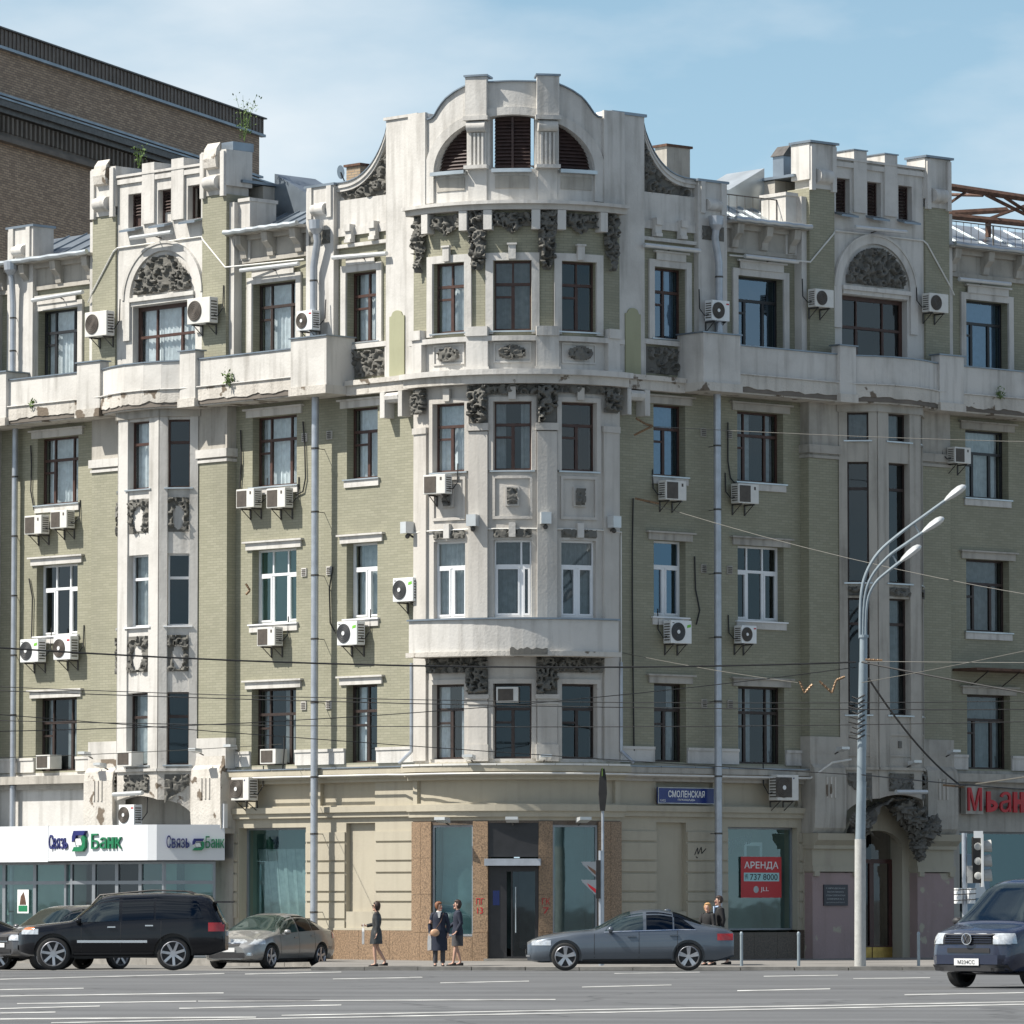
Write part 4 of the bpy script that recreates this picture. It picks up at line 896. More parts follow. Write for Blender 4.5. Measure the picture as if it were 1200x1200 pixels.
# curved balcony of the second floor
m = MB(); m.box(B, bd(-40.6), bd(40.6), .0, .72, 8.62, 9.5); m.build('bay_balcony', 'white', bld)
m = MB(); m.box(B, bd(-41.2), bd(41.2), .0, .8, 8.5, 8.63); m.build('bay_balcony_slab', 'peeling', bld)
m = MB(); m.box(B, bd(-41), bd(41), -.0, .78, 9.503, 9.55); m.build('bay_balcony_flashing', 'zinc', bld)
m = MB(); vs = []
for i in range(14):
    t = i / 13; u = bd(-1 + 15 * t); vs.append((u, 8.52)); 
m.strip(B, [bd(0 + 13 * t / 20) for t in range(21)], lambda u: 8.53, lambda u: 8.70 + .09 * noise.noise(Vector((u * 9, 0, 0))), .7, .815); m.build('broken_plaster_patch', 'relief', bld)
# base zone of the bay: cornice, band, granite portal
m = MB(); m.box(B, bd(-E_ - 1), bd(E_ + 1), 0, .14, 5.14, 5.24); m.box(B, bd(-E_ - 1), bd(E_ + 1), 0, .24, 5.24, 5.36); m.box(B, bd(-E_ - 1), bd(E_ + 1), 0, .36, 5.36, 5.52); m.build('cornice', 'cream', bld)
for k in range(9):
    a = bd(-E_ + k * (2 * E_) / 9); b = bd(-E_ + (k + 1) * (2 * E_) / 9); bx('cornice_flashing', 'acw', bld, B, a + .008, b - .008, 0, .39, 5.525, 5.58)
m = MB(); wallgrid(m, B, bd(-E_), bd(E_), 4.02, 5.64, [(bd(-E_ + 3), bd(E_ - 3), 4.5, 5.13)], .0, -.3); m.build('ground_floor_wall', 'cream', bld)
bx('recessed_panel', 'cream', bld, B, bd(-E_ + 2.8), bd(E_ - 2.8), -.25, -.1, 4.48, 5.15)
m = MB(); m.box(B, bd(-E_ - 1), bd(E_ + 1), 0, .1, 4.12, 4.28); m.box(B, bd(-E_ - 1), bd(E_ + 1), 0, .17, 4.28, 4.46); m.build('belt_course', 'cream', bld)
po = [(bd(-33.5 + 0 - 0), bd(-12.7), .85, 3.9), (bd(-5.8), bd(15.6), .14, 3.95), (bd(21.9), bd(42.3 - 4.4), .9, 3.9)]
po = [(bd(-37.8 + 0), bd(-17.0), .85, 3.9), (bd(-10.3), bd(11), .14, 3.95), (bd(17.0), bd(37.8), .9, 3.9)]
m = MB(); wallgrid(m, B, bd(-E_), bd(E_), -.2, 4.02, po, .0, -.3); m.build('portal_wall', 'granite_d', bld)
us = [-E_, -44.2, -37.8, -27.4, -17, -10.3, .35, 11, 17, 27.4, 37.8, 44.2, E_]
zs = [-.1, .95, 2.0, 3.0, 4.0]
for a, b in zip(us, us[1:]):
    for z0, z1 in zip(zs, zs[1:]):
        inwin = (-38 < a < -17.1) or (16.9 < a < 37.7); indoor = (-10.4 < a < 10.9)
        if indoor: continue
        if inwin: 
            if z0 > 0: continue
            z1 = .83
        bx('granite_slab', 'granite', bld, B, bd(a) + .005, bd(b) - .005, .002, .05 + (.03 if z0 < 0 else 0), z0 + .004, z1 - .004)
# portal glazing
for (a, b, z0, z1), nm in zip(po, ('l', 'd', 'r')):
    G = bayflat(math.degrees(a / BR), math.degrees(b / BR)); G.side = 1
    if nm != 'd':
        wq = shopwin(G, 0, G.L, z0, z1, -.02, 'grey_f', 'glass_s', 'room_t')
        if nm == 'l':
            m = MB(); N_ = 26
            for k in range(N_):
                a_, b_ = G.L * k / N_, G.L * (k + 1) / N_
                for j in range(10):
                    za, zb = z0 + (z1 - z0) * j / 10, z0 + (z1 - z0) * (j + 1) / 10; f_ = lambda u, z: -.55 + .28 * noise.noise(Vector((u * 1.8 + z * .7, z * .5, 2)))
                    m.face([G(a_, f_(a_, za), za), G(b_, f_(b_, za), za), G(b_, f_(b_, zb), zb), G(a_, f_(a_, zb), zb)])
            m.build('hanging_sheet', 'teal_sheet', wq, smooth=True)
    else:
        m = MB(); m.box(G, 0, G.L, -.12, .0, 3.02, z1); m.build('sign_board', 'blackf', bld)
        m = MB(); m.box(G, -.08, G.L + .08, -.1, .4, 2.78, 2.97); m.build('door_hood', 'pipe', bld)
        m = MB()
        for q in ((0, .5), (.62, .66), (G.L - .1, G.L)): m.box(G, q[0], q[1], -.14, -.06, .18, 2.76)
        m.box(G, .5, G.L - .1, -.14, -.062, .18, .3); m.box(G, .5, G.L - .1, -.14, -.062, 2.62, 2.76)
        dd = m.build('glass_door', 'blackf', bld)
        m = MB(); m.face([G(.66, -.1, .3), G(G.L - .1, -.1, .3), G(G.L - .1, -.1, 2.62), G(.66, -.1, 2.62)]); m.build('pane', 'glass_d', dd)
        m = MB(); m.tube([G(.75, -.02, .95), G(.75, -.02, 2.2)], .018, 6); m.build('handle', 'zincl', dd)
        m = MB(); m.box(G, .12, .3, -.058, -.05, 1.7, 2.1); m.build('sticker', 'sign', dd)
        m = MB(); m.face([G(-.2, -1.7, 0), G(G.L + .2, -1.7, 0), G(G.L + .2, -1.7, 3), G(-.2, -1.7, 3)]); m.build('room_shell', 'room', dd)
        m = MB(); m.box(G, -.1, G.L + .1, -.1, .35, .1, .24); m.build('door_step', 'kerb', bld)
# gable over the bay
def gtop(u):
    d = abs(math.degrees(u / BR))
    if d > 39.5: return 23.72
    pts = [(0, 24.42), (15, 24.40), (20, 24.34), (25, 24.2), (30, 24.0), (33, 23.78), (36, 23.52), (39.5, 23.5)]
    for (a, za), (b, zb) in zip(pts, pts[1:]):
        if d <= b: return za + (zb - za) * (d - a) / (b - a)
    return 23.5
def ltop(u):
    d = abs(math.degrees(u / BR)) / 35.2
    return 22.0 + 1.5 * math.sqrt(max(0, 1 - d * d))
SL = 22.0
def rng(a, b, n): return [bd(a + (b - a) * i / n) for i in range(n + 1)]
LR = 35.2
parts = [(rng(-E_, -LR, 8), lambda u: 21.05, gtop), (rng(LR, E_, 8), lambda u: 21.05, gtop), (rng(-LR, LR, 40), lambda u: 21.05, lambda u: SL), (rng(-LR, LR, 40), ltop, gtop)]
for c in (-14.5, 14.5): parts.append((rng(c - 5, c + 5, 4), lambda u: SL - .01, lambda u: ltop(u) + .01))
for us, a, b in parts: m = MB(); m.strip(B, us, a, b, -.3, .1); m.build('gable_wall', 'white', bld)
m = MB(); m.strip(B, rng(-39, 39, 40), lambda u: gtop(u) + .003, lambda u: gtop(u) + .04, -.36, .17); m.build('gable_flashing', 'zinc', bld)
n = 40
m = MB()
for k in range(n):
    t0, t1 = math.pi * k / n, math.pi * (k + 1) / n
    q = [(bd(-math.cos(t) * LR), 22.0 + 1.5 * math.sin(t)) for t in (t0, t1)]; q2 = [(bd(-math.cos(t) * (LR + 5)), 22.0 + 1.72 * math.sin(t)) for t in (t0, t1)]
    A = [B(u, .1, z) for u, z in (q[0], q[1], q2[1], q2[0])]; A2 = [B(u, .17, z) for u, z in (q[0], q[1], q2[1], q2[0])]
    m.raw(A + A2, [(0, 1, 2, 3), (4, 5, 6, 7), (0, 1, 5, 4), (2, 3, 7, 6)])
m.build('arch_moulding', 'white', bld)
for s_ in (-1, 1): bx('arch_moulding', 'white', bld, B, bd(s_ * (LR + 2.5)) - .16, bd(s_ * (LR + 2.5)) + .16, .1, .17, 21.15, 22.0)
for s_ in (-1, 1): bx('gable_pier', 'white', bld, B, bd(s_ * 45) - .36, bd(s_ * 45) + .36, .1, .2, 21.1, 23.72)
for c in (-14.5, 14.5):
    u = bd(c)
    bx('gable_pier', 'white', bld, B, u - .29, u + .29, .1, .3, 23.45, 24.56); bx('gable_pier', 'white', bld, B, u - .33, u + .33, .1, .36, 23.35, 23.47); bx('pier_cap', 'zinc', bld, B, u - .32, u + .32, -.3, .34, 24.565, 24.62)
    bx('gable_pier', 'white', bld, B, u - .26, u + .26, .1, .16, 21.1, 22.0); bx('console_foot', 'white', bld, B, u - .31, u + .31, .1, .36, 22.0, 22.1)
    m = MB(); m.strip(lambda a, w, z: B(u + a, w, z), [-.25, .25], lambda a: 22.12, lambda a: 23.1, .1, .18)
    for k in range(4): m.box(B, u - .19 + k * .11, u - .14 + k * .11, .18, .24, 22.12, 23.0)
    m.build('fluted_console', 'white', bld)
    m = MB(); m.tube([B(u - .26, .2, 23.18), B(u + .26, .2, 23.18)], .16, 14); m.build('console_roll', 'white', bld, smooth=True)
# louvred lunette windows
for c, hw in ((-27.2, 7.8), (0, 7.9), (27.2, 7.8)):
    a, b = c - hw, c + hw; a = max(a, -35.0); b = min(b, 35.0)
    m = MB(); m.strip(B, rng(a, b, 12), lambda u: SL + .0, lambda u: ltop(u) + .02, -.2, -.16); lo = m.build('louvre_window', 'louvre', bld)
    z = SL + .08
    while z < 23.45:
        r = math.sqrt(max(0, 1 - ((z + .06 - 22.0) / 1.5) ** 2)) * 35.2; aa, bb = max(a, -r), min(b, r)
        if bb - aa > 1.5:
            m = MB(); us = rng(aa, bb, 4)
            for p, q in zip(us, us[1:]): m.face([B(p, -.06, z), B(q, -.06, z), B(q, -.14, z + .1), B(p, -.14, z + .1)]); m.face([B(p, -.06, z), B(q, -.06, z), B(q, -.07, z + .02), B(p, -.07, z + .02)])
            m.build('slat', 'louvre', lo)
        z += .098
    bx('slat_post', 'louvre', lo, B, bd(c) - .03, bd(c) + .03, -.12, -.03, SL, min(23.45, ltop(bd(c)) - .01)) if c == 0 else None
    a2, b2 = bd(c - hw) - .0, bd(c + hw) + .0
    m = MB(); m.prism(lambda w, q, z: B(q, w, z), [(-.15, 22.0), (-.15, 21.95), (.34, 21.86), (.34, 21.92)], a2, b2) if False else m.box(B, a2, b2, -.1, .34, 21.88, 21.98); m.build('sill', 'zincl', lo)
    bx('sill_panel', 'stone', bld, B, a2 + .06, b2 - .06, .1, .13, 21.45, 21.8)
# body behind the walls and the roofs
def quadroof(pts, mat='zinc', name='roof_sheet'):
    m = MB(); m.face(pts); return m.build(name, mat, bld)
for side in (-1, 1):
    F = W[side]; mt = 'zinc' if side < 0 else 'zincl'; e = 21.3 if side < 0 else 24
    for a, b in ((7.6, 10.75), (16.45, e)):
        n = 6
        for k in range(n):
            c, d = a + (b - a) * k / n, a + (b - a) * (k + 1) / n; quadroof([F(c, -.05, 21.12), F(d - .02, -.05, 21.12), F(d - .02, -2.2, 22.15), F(c, -2.2, 22.15)], mt)
            bx('roof_seam', mt, bld, lambda u, w, z, F=F: F(u, w, z + 21.12 + (-w - .05) * .479), d - .03, d, -2.2, -.05, .0, .05)
        quadroof([F(a, -2.2, 22.15), F(b, -2.2, 22.15), F(b, -9, 22.9), F(a, -9, 22.9)], mt)
    # hip rising toward the tower
    m = MB(); m.prism(lambda u, w, z: F(u, w - .4, z), [(10.7, 21.2), (8.0, 21.2), (8.0, 22.15), (9.3, 22.25), (10.7, 23.0)], -2.6, -1.0); m.build('roof_hip', mt, bld)
    quadroof([F(3.2, -1.0, 22.3), F(7.7, -.7, 21.9), F(7.7, -6, 22.4), F(3.2, -3.2, 22.6)], mt)
    m = MB(); m.box(F, 14.5, e, -14, -13.6, -.2, 22.8); m.build('rear_wall', 'stone', bld)
    m = MB(); m.box(F, e, e + .3, -14, 0, -.2, 21.1); m.build('end_wall', 'stone', bld)
ch = W[-1]
for f_, c, w, z0, z1, cw in ((W[-1], PX(-1, 414, 200, -1.5)[0], -1.5, 21.8, PX(-1, 414, 195, -1.5)[1], .55), (W[1], PX(1, 795, 175, -1.6)[0], -1.6, 21.9, PX(1, 795, 173, -1.6)[1], .9)):
    m = MB(); m.box(f_, c - cw / 2, c + cw / 2, w - .5, w, z0, z1); o = m.build('chimney', 'brickr' if f_ is W[-1] else 'stone', bld); bx('chimney_cap', 'rust', o, f_, c - cw / 2 - .06, c + cw / 2 + .06, w - .56, w + .06, z1 + .002, z1 + .07)

# ---------------------------------------------------------------- left tower base, downpipes
F = W[-1]
m = MB(); wallgrid(m, F, 10.75, 16.5, -.2, 5.6, [], .06, -.4); m.build('bay_base_wall', 'stone', bld)
m = MB(); m.box(F, 20.95, 24, -.5, 1.1, -.2, 20.8); m.build('added_shading_block', 'stone', bld)  # block added mostly out of view to cast shade on the wall's far end
for side, c, zt, lab in ((-1, 7.2, 21.0, 0), (1, 7.22, 21.0, 0), (-1, 20.0, 21.0, 0)):
    F = W[side]; r = .105 if c < 15 else .09
    for a, b, bend in ((-.0, 16.06, False), (17.7, 21.0, True)):
        m = MB()
        w_ = .58 if a < 1 else .36
        if a < 1:
            pts = [F(c + (0 if side > 0 else .12), .3, .15), F(c + (0 if side > 0 else .12), .3, .5)] + [F(c, .30 if z > 5.7 else .5, z) for z in (3, 5.0, 5.75, 6.1, 9, 12, 16.06)]
            if c < 15: pts = [F(c - .16, .48, .15), F(c - .16, .48, 16.06)]
            elif side < 0: pts = [F(c + .1, .2, .15), F(c + .1, .2, 16.06)]
            else: pts = [F(c, .26, .15), F(c, .26, 4.0), F(c, .5, 5.1), F(c, .5, 5.65), F(c, .26, 6.1), F(c, .26, 16.06)]
        else: pts = [F(c, .4, 17.6), F(c, .4, 19.8), F(c - .2 if c < 15 else c, .45, 20.5), F(c - .2 if c < 15 else c, .5, 20.75)]
        m.tube(pts, r, 12); p = m.build('downpipe', 'pipe', bld, smooth=True)
        m = MB(); zs = [z for z in (1.5, 3.7, 5.3, 7.4, 9.2, 11.0, 12.8, 14.6) if a < z < b] + ([18.4, 19.4] if bend else [])
        for z in zs:
            w_ = .4 if bend else .48 if c < 15 else .2; cc = c if bend else c - .16 if c < 15 else c + .1
            k = MB(); k.tube([F(cc, w_, z - .025), F(cc, w_, z + .025)], r + .012, 12); k.tube([F(cc, w_, z), F(cc + .12, .0, z)], .012, 5); k.build('pipe_clamp', 'steel', p)
    m = MB(); m.tube([F(c - .2 if c < 15 else c, .5, 20.7), F(c - .2 if c < 15 else c, .5, 20.85), F(c - .2 if c < 15 else c, .5, 21.1)], [.1, .2, .22], 12); m.build('rain_hopper', 'pipe', bld)

# ---------------------------------------------------------------- text
def text(s, mat, org, right, up, width, height, parent, depth=.01, name='lettering', bold=0.0, shear=0.0):
    cu = bpy.data.curves.new('t', 'FONT'); cu.body = s; cu.size = 1; cu.extrude = .05; cu.offset = bold; cu.resolution_u = 3; cu.shear = shear
    o = bpy.data.objects.new('t', cu); C.objects.link(o); dg = bpy.context.evaluated_depsgraph_get(); me = bpy.data.meshes.new_from_object(o.evaluated_get(dg)); bpy.data.objects.remove(o)
    xs = [v.co.x for v in me.vertices]; ysv = [v.co.y for v in me.vertices]; x0, x1, y0, y1 = min(xs), max(xs), min(ysv), max(ysv)
    right = Vector(right).normalized(); up = Vector(up).normalized(); nn = right.cross(up)
    for v in me.vertices:
        p = v.co.copy(); v.co = Vector(org) + right * ((p.x - x0) / (x1 - x0) * width) + up * ((p.y - y0) / (y1 - y0) * height) + nn * (depth if p.z > 0 else 0.002)
    me.materials.clear(); me.materials.append(M[mat]); ob = bpy.data.objects.new(name, me); C.objects.link(ob); ob.parent = parent
    if parent.type == 'EMPTY': ob.matrix_parent_inverse = (Matrix.Translation(parent.location) @ parent.rotation_euler.to_matrix().to_4x4()).inverted()
    return ob
UP = Vector((0, 0, 1))
def word(s, mat, org, right, up, width, height, parent, depth=.05, name='letter', xh=.76):
    wd = {'С': 1.0, 'Б': 1.0, 'м': 1.2, 'М': 1.3}; tot = sum(wd.get(c, .88) for c in s); gap = .16; x = 0
    right = Vector(right).normalized(); nn = right.cross(Vector(up)).normalized(); k = width / tot
    for c in s:
        w = wd.get(c, .88) * k; gw = w - gap * k; h = height if c in 'СБМ' else height * xh; o = Vector(org) + right * x; st = .20 * k * 1.25
        if c in 'нь':
            G = lambda u, q, z, o=o: o + right * u + nn * q + Vector(up) * z
            m = MB(); m.box(G, 0, st, .002, depth, 0, h)
            if c == 'н': m.box(G, gw - st, gw, .002, depth, 0, h); m.box(G, st, gw - st, .002, depth - .001, h * .40, h * .40 + st * .9)
            else:
                cz, rz_, ru = h * .31, h * .31, gw - st * .5; n = 12
                for i in range(n):
                    t0, t1 = -math.pi / 2 + math.pi * i / n, -math.pi / 2 + math.pi * (i + 1) / n
                    q = [(st * .5 + ru * math.cos(t), cz + rz_ * math.sin(t)) for t in (t0, t1)] + [(st * .5 + (ru - st) * math.cos(t), cz + (rz_ - st * .8) * math.sin(t)) for t in (t1, t0)]
                    m.prism(G, q, .003, depth - .002)
            m.build(name, mat, parent)
        else: text(c, mat, o, right, up, gw, h, parent, depth, name=name)
        x += w
def RT(side): return DIR[1] if side > 0 else -DIR[-1]

# ---------------------------------------------------------------- bank canopy and shopfront on the left wing
F = W[-1]
cano = thing('bank_canopy', 'white curved bank fascia with blue and green letters over the shopfront on the left', 'canopy', F(14, 1, 3))
pth = [(10.68, .45), (11.80, 2.0), (12.05, 2.12), (15.0, 2.12), (15.6, 2.08), (16.1, 1.97), (16.6, 1.78), (17.0, 1.5)]
pan = []
for (a, w0), (b, w1) in zip(pth, pth[1:]):
    G = sub(F, a, w0, b, w1); bx('fascia_panel', 'canopy', cano, G, 0, G.L, -.06, 0, 2.98, 4.0); pan.append(G)
G2 = sub(F, 16.95, 1.55, 20.9, 1.55); bx('fascia_panel', 'canopy', cano, G2, 0, G2.L, -.06, 0, 2.96, 4.02)
m = MB(); m.face([F(c, w - .03, 3.9) for c, w in pth] + [F(17.0, .1, 3.9), F(10.68, .1, 3.9)]); m.face([F(c, w - .03, 3.02) for c, w in pth] + [F(17.0, .1, 3.02), F(10.68, .1, 3.02)]); m.face([F(17, 1.5, 3.9), F(20.9, 1.5, 3.9), F(20.9, .1, 3.9), F(17, .1, 3.9)]); m.face([F(17, 1.5, 3.02), F(20.9, 1.5, 3.02), F(20.9, .1, 3.02), F(17, .1, 3.02)]); m.build('canopy_deck', 'grey_f', cano)
m = MB(); m.box(F, 10.66, 11.0, .36, .50, 3.9, 4.6); m.build('end_panel', 'canopy', cano)
def emblem(org, right, s):
    r = Vector(right).normalized(); nn = r.cross(UP)
    def Q(pts, mat, d):
        m = MB(); A = [org + r * x * s + UP * z * s for x, z in pts]; m.raw([p + nn * d for p in A] + [p + nn * .003 for p in A], [tuple(range(len(A)))] + [(i, (i + 1) % len(A), len(A) + (i + 1) % len(A), len(A) + i) for i in range(len(A))]); m.build('emblem', mat, cano)
    Q([(.12, 1.0), (1.0, 1.0), (.86, .78), (.3, .78), (.2, .55), (.0, .45), (.0, .72)], 'blue_l', .10)
    Q([(.2, .62), (.62, .62), (.74, .3), (.3, .3)], 'white_s', .08)
    Q([(.86, .78), (1.0, .62), (.98, .2), (.78, 0), (.0, 0), (.15, .22), (.68, .22), (.8, .45), (.7, .7)], 'green_l', .10)
# main lettering: curved left part carries the blue word
Gm = sub(F, 15.0, 2.12, 12.05, 2.12)
rt = RT(-1)
def along(c, w, z): return F(c, w + .004, z)
cS = [(16.55, 1.80), (16.2, 1.94), (15.85, 2.03), (15.5, 2.09)]
r1_ = (F(15.35, 2.1, 0) - F(16.5, 1.84, 0))
word('Связь', 'blue_l', F(16.5, 1.86, 3.33), r1_, UP, r1_.length * .96, .42, cano, .05)
emblem(F(15.15, 2.12, 3.25), rt, .60)
word('Банк', 'green_l', F(14.38, 2.125, 3.32), rt, UP, 1.42, .44, cano, .05)
Ge = sub(F, 11.80, 2.0, 10.68, .45); re = Ge.dir
word('Связь', 'blue_l', Ge(.28, .005, 3.33), re, UP, .68, .36, cano, .05)
emblem(Ge(1.02, .005, 3.26), re, .34)
word('Банк', 'green_l', Ge(1.40, .005, 3.33), re, UP, .56, .34, cano, .05)
shop = thing('bank_shopfront', 'grey framed glass shopfront with a door beneath the white bank fascia', 'shopfront', F(15, 1, 0))
sp = [(11.0, .5), (11.95, 1.6), (15.9, 1.6), (16.8, 1.0), (20.9, 1.0)]
for k, ((a, w0), (b, w1)) in enumerate(zip(sp, sp[1:])):
    G = sub(F, a, w0, b, w1); n = {0: 1, 1: 4, 2: 1, 3: 3}[k]
    for j in range(n):
        u0, u1 = G.L * j / n, G.L * (j + 1) / n
        dr_ = (k == 1 and j == 2); t = .07
        m = MB(); m.box(G, u0, u0 + t, -.08, .0, .2, 2.95); m.box(G, u1 - t, u1, -.08, .0, .2, 2.95); m.box(G, u0 + t, u1 - t, -.08, -.001, 2.3, 2.4); m.box(G, u0 + t, u1 - t, -.08, -.001, .2, .35); m.box(G, u0 + t, u1 - t, -.08, -.001, 2.88, 2.95)
        o = m.build('door_frame' if dr_ else 'glazing_frame', 'grey_f', shop)
        for z0, z1 in ((.35, 2.3), (2.4, 2.88)):
            m = MB(); m.face([G(u0 + t, -.04, z0), G(u1 - t, -.04, z0), G(u1 - t, -.04, z1), G(u0 + t, -.04, z1)]); m.build('pane', 'glass_d' if k == 1 and j in (1, 2, 3) else 'glass_s', o)
    m = MB(); m.face([G(0, -.8, .1), G(G.L, -.8, .1), G(G.L, -.8, 2.95), G(0, -.8, 2.95)]); m.build('back_wall', 'room' if k == 1 else 'room_l', shop)
for c, w, z, ww, hh, mt in ((18.6, 1.02, 1.7, .42, .62, 'curtain'), (13.3, 1.61, 1.45, .6, .3, 'curtain'), (14.4, 1.61, 1.2, .25, .35, 'cyan_s'), (11.5, 1.1, 1.65, .4, .22, 'curtain')):
    pass
o = MB(); o.box(F, 18.4, 18.9, 1.01, 1.02, 1.45, 2.15); o = tag(o.build('window_poster', 'white_s'), 'small framed poster on the leftmost teal bank window', 'poster')
q = MB(); q.box(F, 18.45, 18.85, 1.021, 1.024, 1.5, 1.68); q.build('printed_band', 'green_l', o)
q = MB(); q.prism(F, [(18.5, 1.7), (18.8, 1.7), (18.75, 1.95), (18.62, 2.08), (18.55, 1.9)], 1.021, 1.024); q.build('printed_figure', 'rust', o)
m = MB(); m.box(F, 13.0, 13.6, 1.605, 1.612, 1.5, 1.85); tag(m.build('window_notice', 'curtain'), 'white paper notice taped inside the glass right of the bank door', 'notice')

# red-lettered bank sign on the right wing
F = W[1]; rt = RT(1)
rs = thing('red_bank_sign', 'red three dimensional bank letters on the wall at the right edge', 'sign', F(18, .3, 4.8))
bx('sign_box', 'stone', rs, F, 17.12, 17.85, .1, .30, 4.36, 5.2)
text('м', 'red_l', F(17.17, .305, 4.45), rt, UP, .58, .68, rs, .05)
word('ьанк', 'red_l', F(18.0, .25, 4.42), rt, UP, 2.25, .80, rs, .06)
bx('sign_rail', 'steel', rs, F, 17.9, 20.5, .02, .24, 4.55, 4.6)
cn = thing('narrow_canopy', 'thin rusty sheet canopy on struts above the window at the right edge', 'canopy', F(19, .5, 9))
m = MB(); m.box(F, 16.9, 22, 0, 1.0, 8.55, 8.62); m.build('sheet', 'rust', cn)
for c in (17.6, 18.9): m = MB(); m.tube([F(c, .02, 8.1), F(c + .0, .8, 8.54)], .02, 5); m.build('strut', 'steel', cn)
m = MB(); m.box(F, 17.5, 18.6, -.2, -.19, 1.5, 3.2); pw = tag(m.build('shop_poster', 'poster'), 'pale blue poster with a seated figure in the shop window at right', 'poster')
q = MB(); q.prism(F, [(17.9, 1.9), (18.5, 1.9), (18.4, 2.2), (18.3, 2.65), (18.12, 2.7), (18.0, 2.3)], -.189, -.186); q.build('printed_figure', 'white_s', pw)
q = MB(); q.prism(F, [(18.1, 2.62), (18.3, 2.62), (18.32, 2.9), (18.2, 2.98), (18.08, 2.88)], -.186, -.183); q.build('printed_hair', 'rust', pw)

# street name plate
sg = thing('street_name_sign', 'blue enamel street name plate with white Cyrillic letters left of the right downpipe', 'sign', F(6.1, .1, 4.7))
bx('sign_plate', 'sign', sg, F, 5.06, 7.2, .12, .17, 4.52, 4.98)
m = MB()
for q in ((5.06, 7.2, 4.955, 4.98), (5.06, 7.2, 4.52, 4.545), (5.06, 5.085, 4.545, 4.955), (7.175, 7.2, 4.545, 4.955)): m.box(F, q[0], q[1], .171, .176, q[2], q[3])
m.build('sign_border', 'curtain_g', sg)
text('СМОЛЕНСКАЯ', 'white_s', F(5.44, .172, 4.70), rt, UP, 1.38, .19, sg, .006, bold=.015)
text('ПЛОЩАДЬ', 'white_s', F(5.80, .172, 4.60), rt, UP, .66, .06, sg, .006, bold=.01)
text('13/22', 'white_s', F(5.14, .172, 4.58), rt, UP, .2, .06, sg, .006)
# rental poster in the right shop window
ps = thing('rental_poster', 'red rental poster with phone number inside the right shop window', 'poster', F(9.3, -.3, 2))
PC0, PC1 = PX(1, 868, 1030, -.22)[0], PX(1, 915.5, 1030, -.22)[0]; PZ0, PZ1 = PX(1, 890, 1052, -.22)[1], PX(1, 890, 1004, -.22)[1]
def pc(t): return PC0 + (PC1 - PC0) * t
def pz(t): return PZ0 + (PZ1 - PZ0) * t
PW, PH = PC1 - PC0, PZ1 - PZ0
bx('poster_sheet', 'red_s', ps, F, PC0, PC1, -.215, -.21, PZ0, PZ1)
text('АРЕНДА', 'white_s', F(pc(.08), -.208, pz(.68)), rt, UP, PW * .84, PH * .2, ps, .004, bold=.01)
bx('number_panel', 'cyan_s', ps, F, pc(.07), pc(.94), -.209, -.206, pz(.40), pz(.61))
text('(495)', 'plaque', F(pc(.1), -.205, pz(.43)), rt, UP, PW * .07, PH * .15, ps, .003)
text('737 8000', 'plaque', F(pc(.22), -.205, pz(.43)), rt, UP, PW * .68, PH * .15, ps, .003, bold=.01)
text('JLL', 'white_s', F(pc(.48), -.208, pz(.13)), rt, UP, PW * .2, PH * .13, ps, .004)
m = MB(); m.tube([F(pc(.37), -.209, pz(.2)), F(pc(.37), -.206, pz(.2))], .1, 16); m.build('poster_emblem', 'curtain_g', ps)
fz = thing('hanging_frame', 'white broken door frame standing behind the glass of the right shop window', 'frame', F(9.7, -.8, 2.5))
for q in ((9.3, 10.0, 3.38, 3.48), (9.3, 9.39, 1.9, 3.38), (9.92, 10.0, 2.5, 3.38), (9.75, 9.92, 2.4, 2.5)): bx('frame_bar', 'pvc', fz, F, q[0], q[1], -.9, -.85, q[2], q[3])
text('nopma', 'plaque', F(8.0, -.5, 3.05), (rt + UP * .22), UP, 1.3, .4, sw, .004, name='ghost_lettering', shear=.5)
# red stencil marks on the granite
for c, s, l in ((-13.8, ('ПГ', '13'), 'left'), (13.9, ('ГК', '7'), 'right')):
    st = thing('hydrant_stencil', 'red stencilled hydrant mark on the brown granite %s of the glass door' % l, 'stencil', B(bd(c), .06, 1.9))
    r = Vector((math.cos(BA + R_(c)), math.sin(BA + R_(c)), 0))
    text(s[0], 'red_l', B(bd(c) - .10, .056, 1.72), r, UP, .22, .17, st, .004); text(s[1], 'red_l', B(bd(c) - .07, .056, 1.47), r, UP, .16, .17, st, .004)
# plaque
pq = thing('memorial_plaque', 'dark blue memorial plaque with lines of text on the pink pier', 'plaque', F(11.7, .45, 2))
bx('plaque_plate', 'plaque', pq, F, 11.2, 12.15, .40, .44, 1.68, 2.28)
for k, s in enumerate(('ГОРОДСКАЯ', 'ПОЛИКЛИНИКА', 'СТОМАТОЛОГИЧЕСКАЯ', 'КЛИНИКА N 5', 'ЦЕНТРАЛЬНЫЙ ОКРУГ')): text(s, 'curtain_g', F(11.28 + .05 * (k % 2), .441, 2.15 - k * .1), rt, UP, .75 - .1 * (k % 2), .045, pq, .003)
gf = thing('graffiti_tag', 'small black scrawled tag on the plaster between niche and downpipe', 'graffiti', F(6.8, .05, 3.2))
m = MB()
for a, b in (((6.55, 3.1), (6.66, 3.3)), ((6.66, 3.3), (6.68, 3.12)), ((6.68, 3.12), (6.8, 3.32)), ((6.8, 3.32), (6.82, 3.14)), ((6.82, 3.14), (6.98, 3.28)), ((6.6, 3.05), (6.66, 3.02))): m.tube([F(a[0], .05, a[1]), F(b[0], .05, b[1])], .014, 4)
m.build('scrawl', 'black', gf)

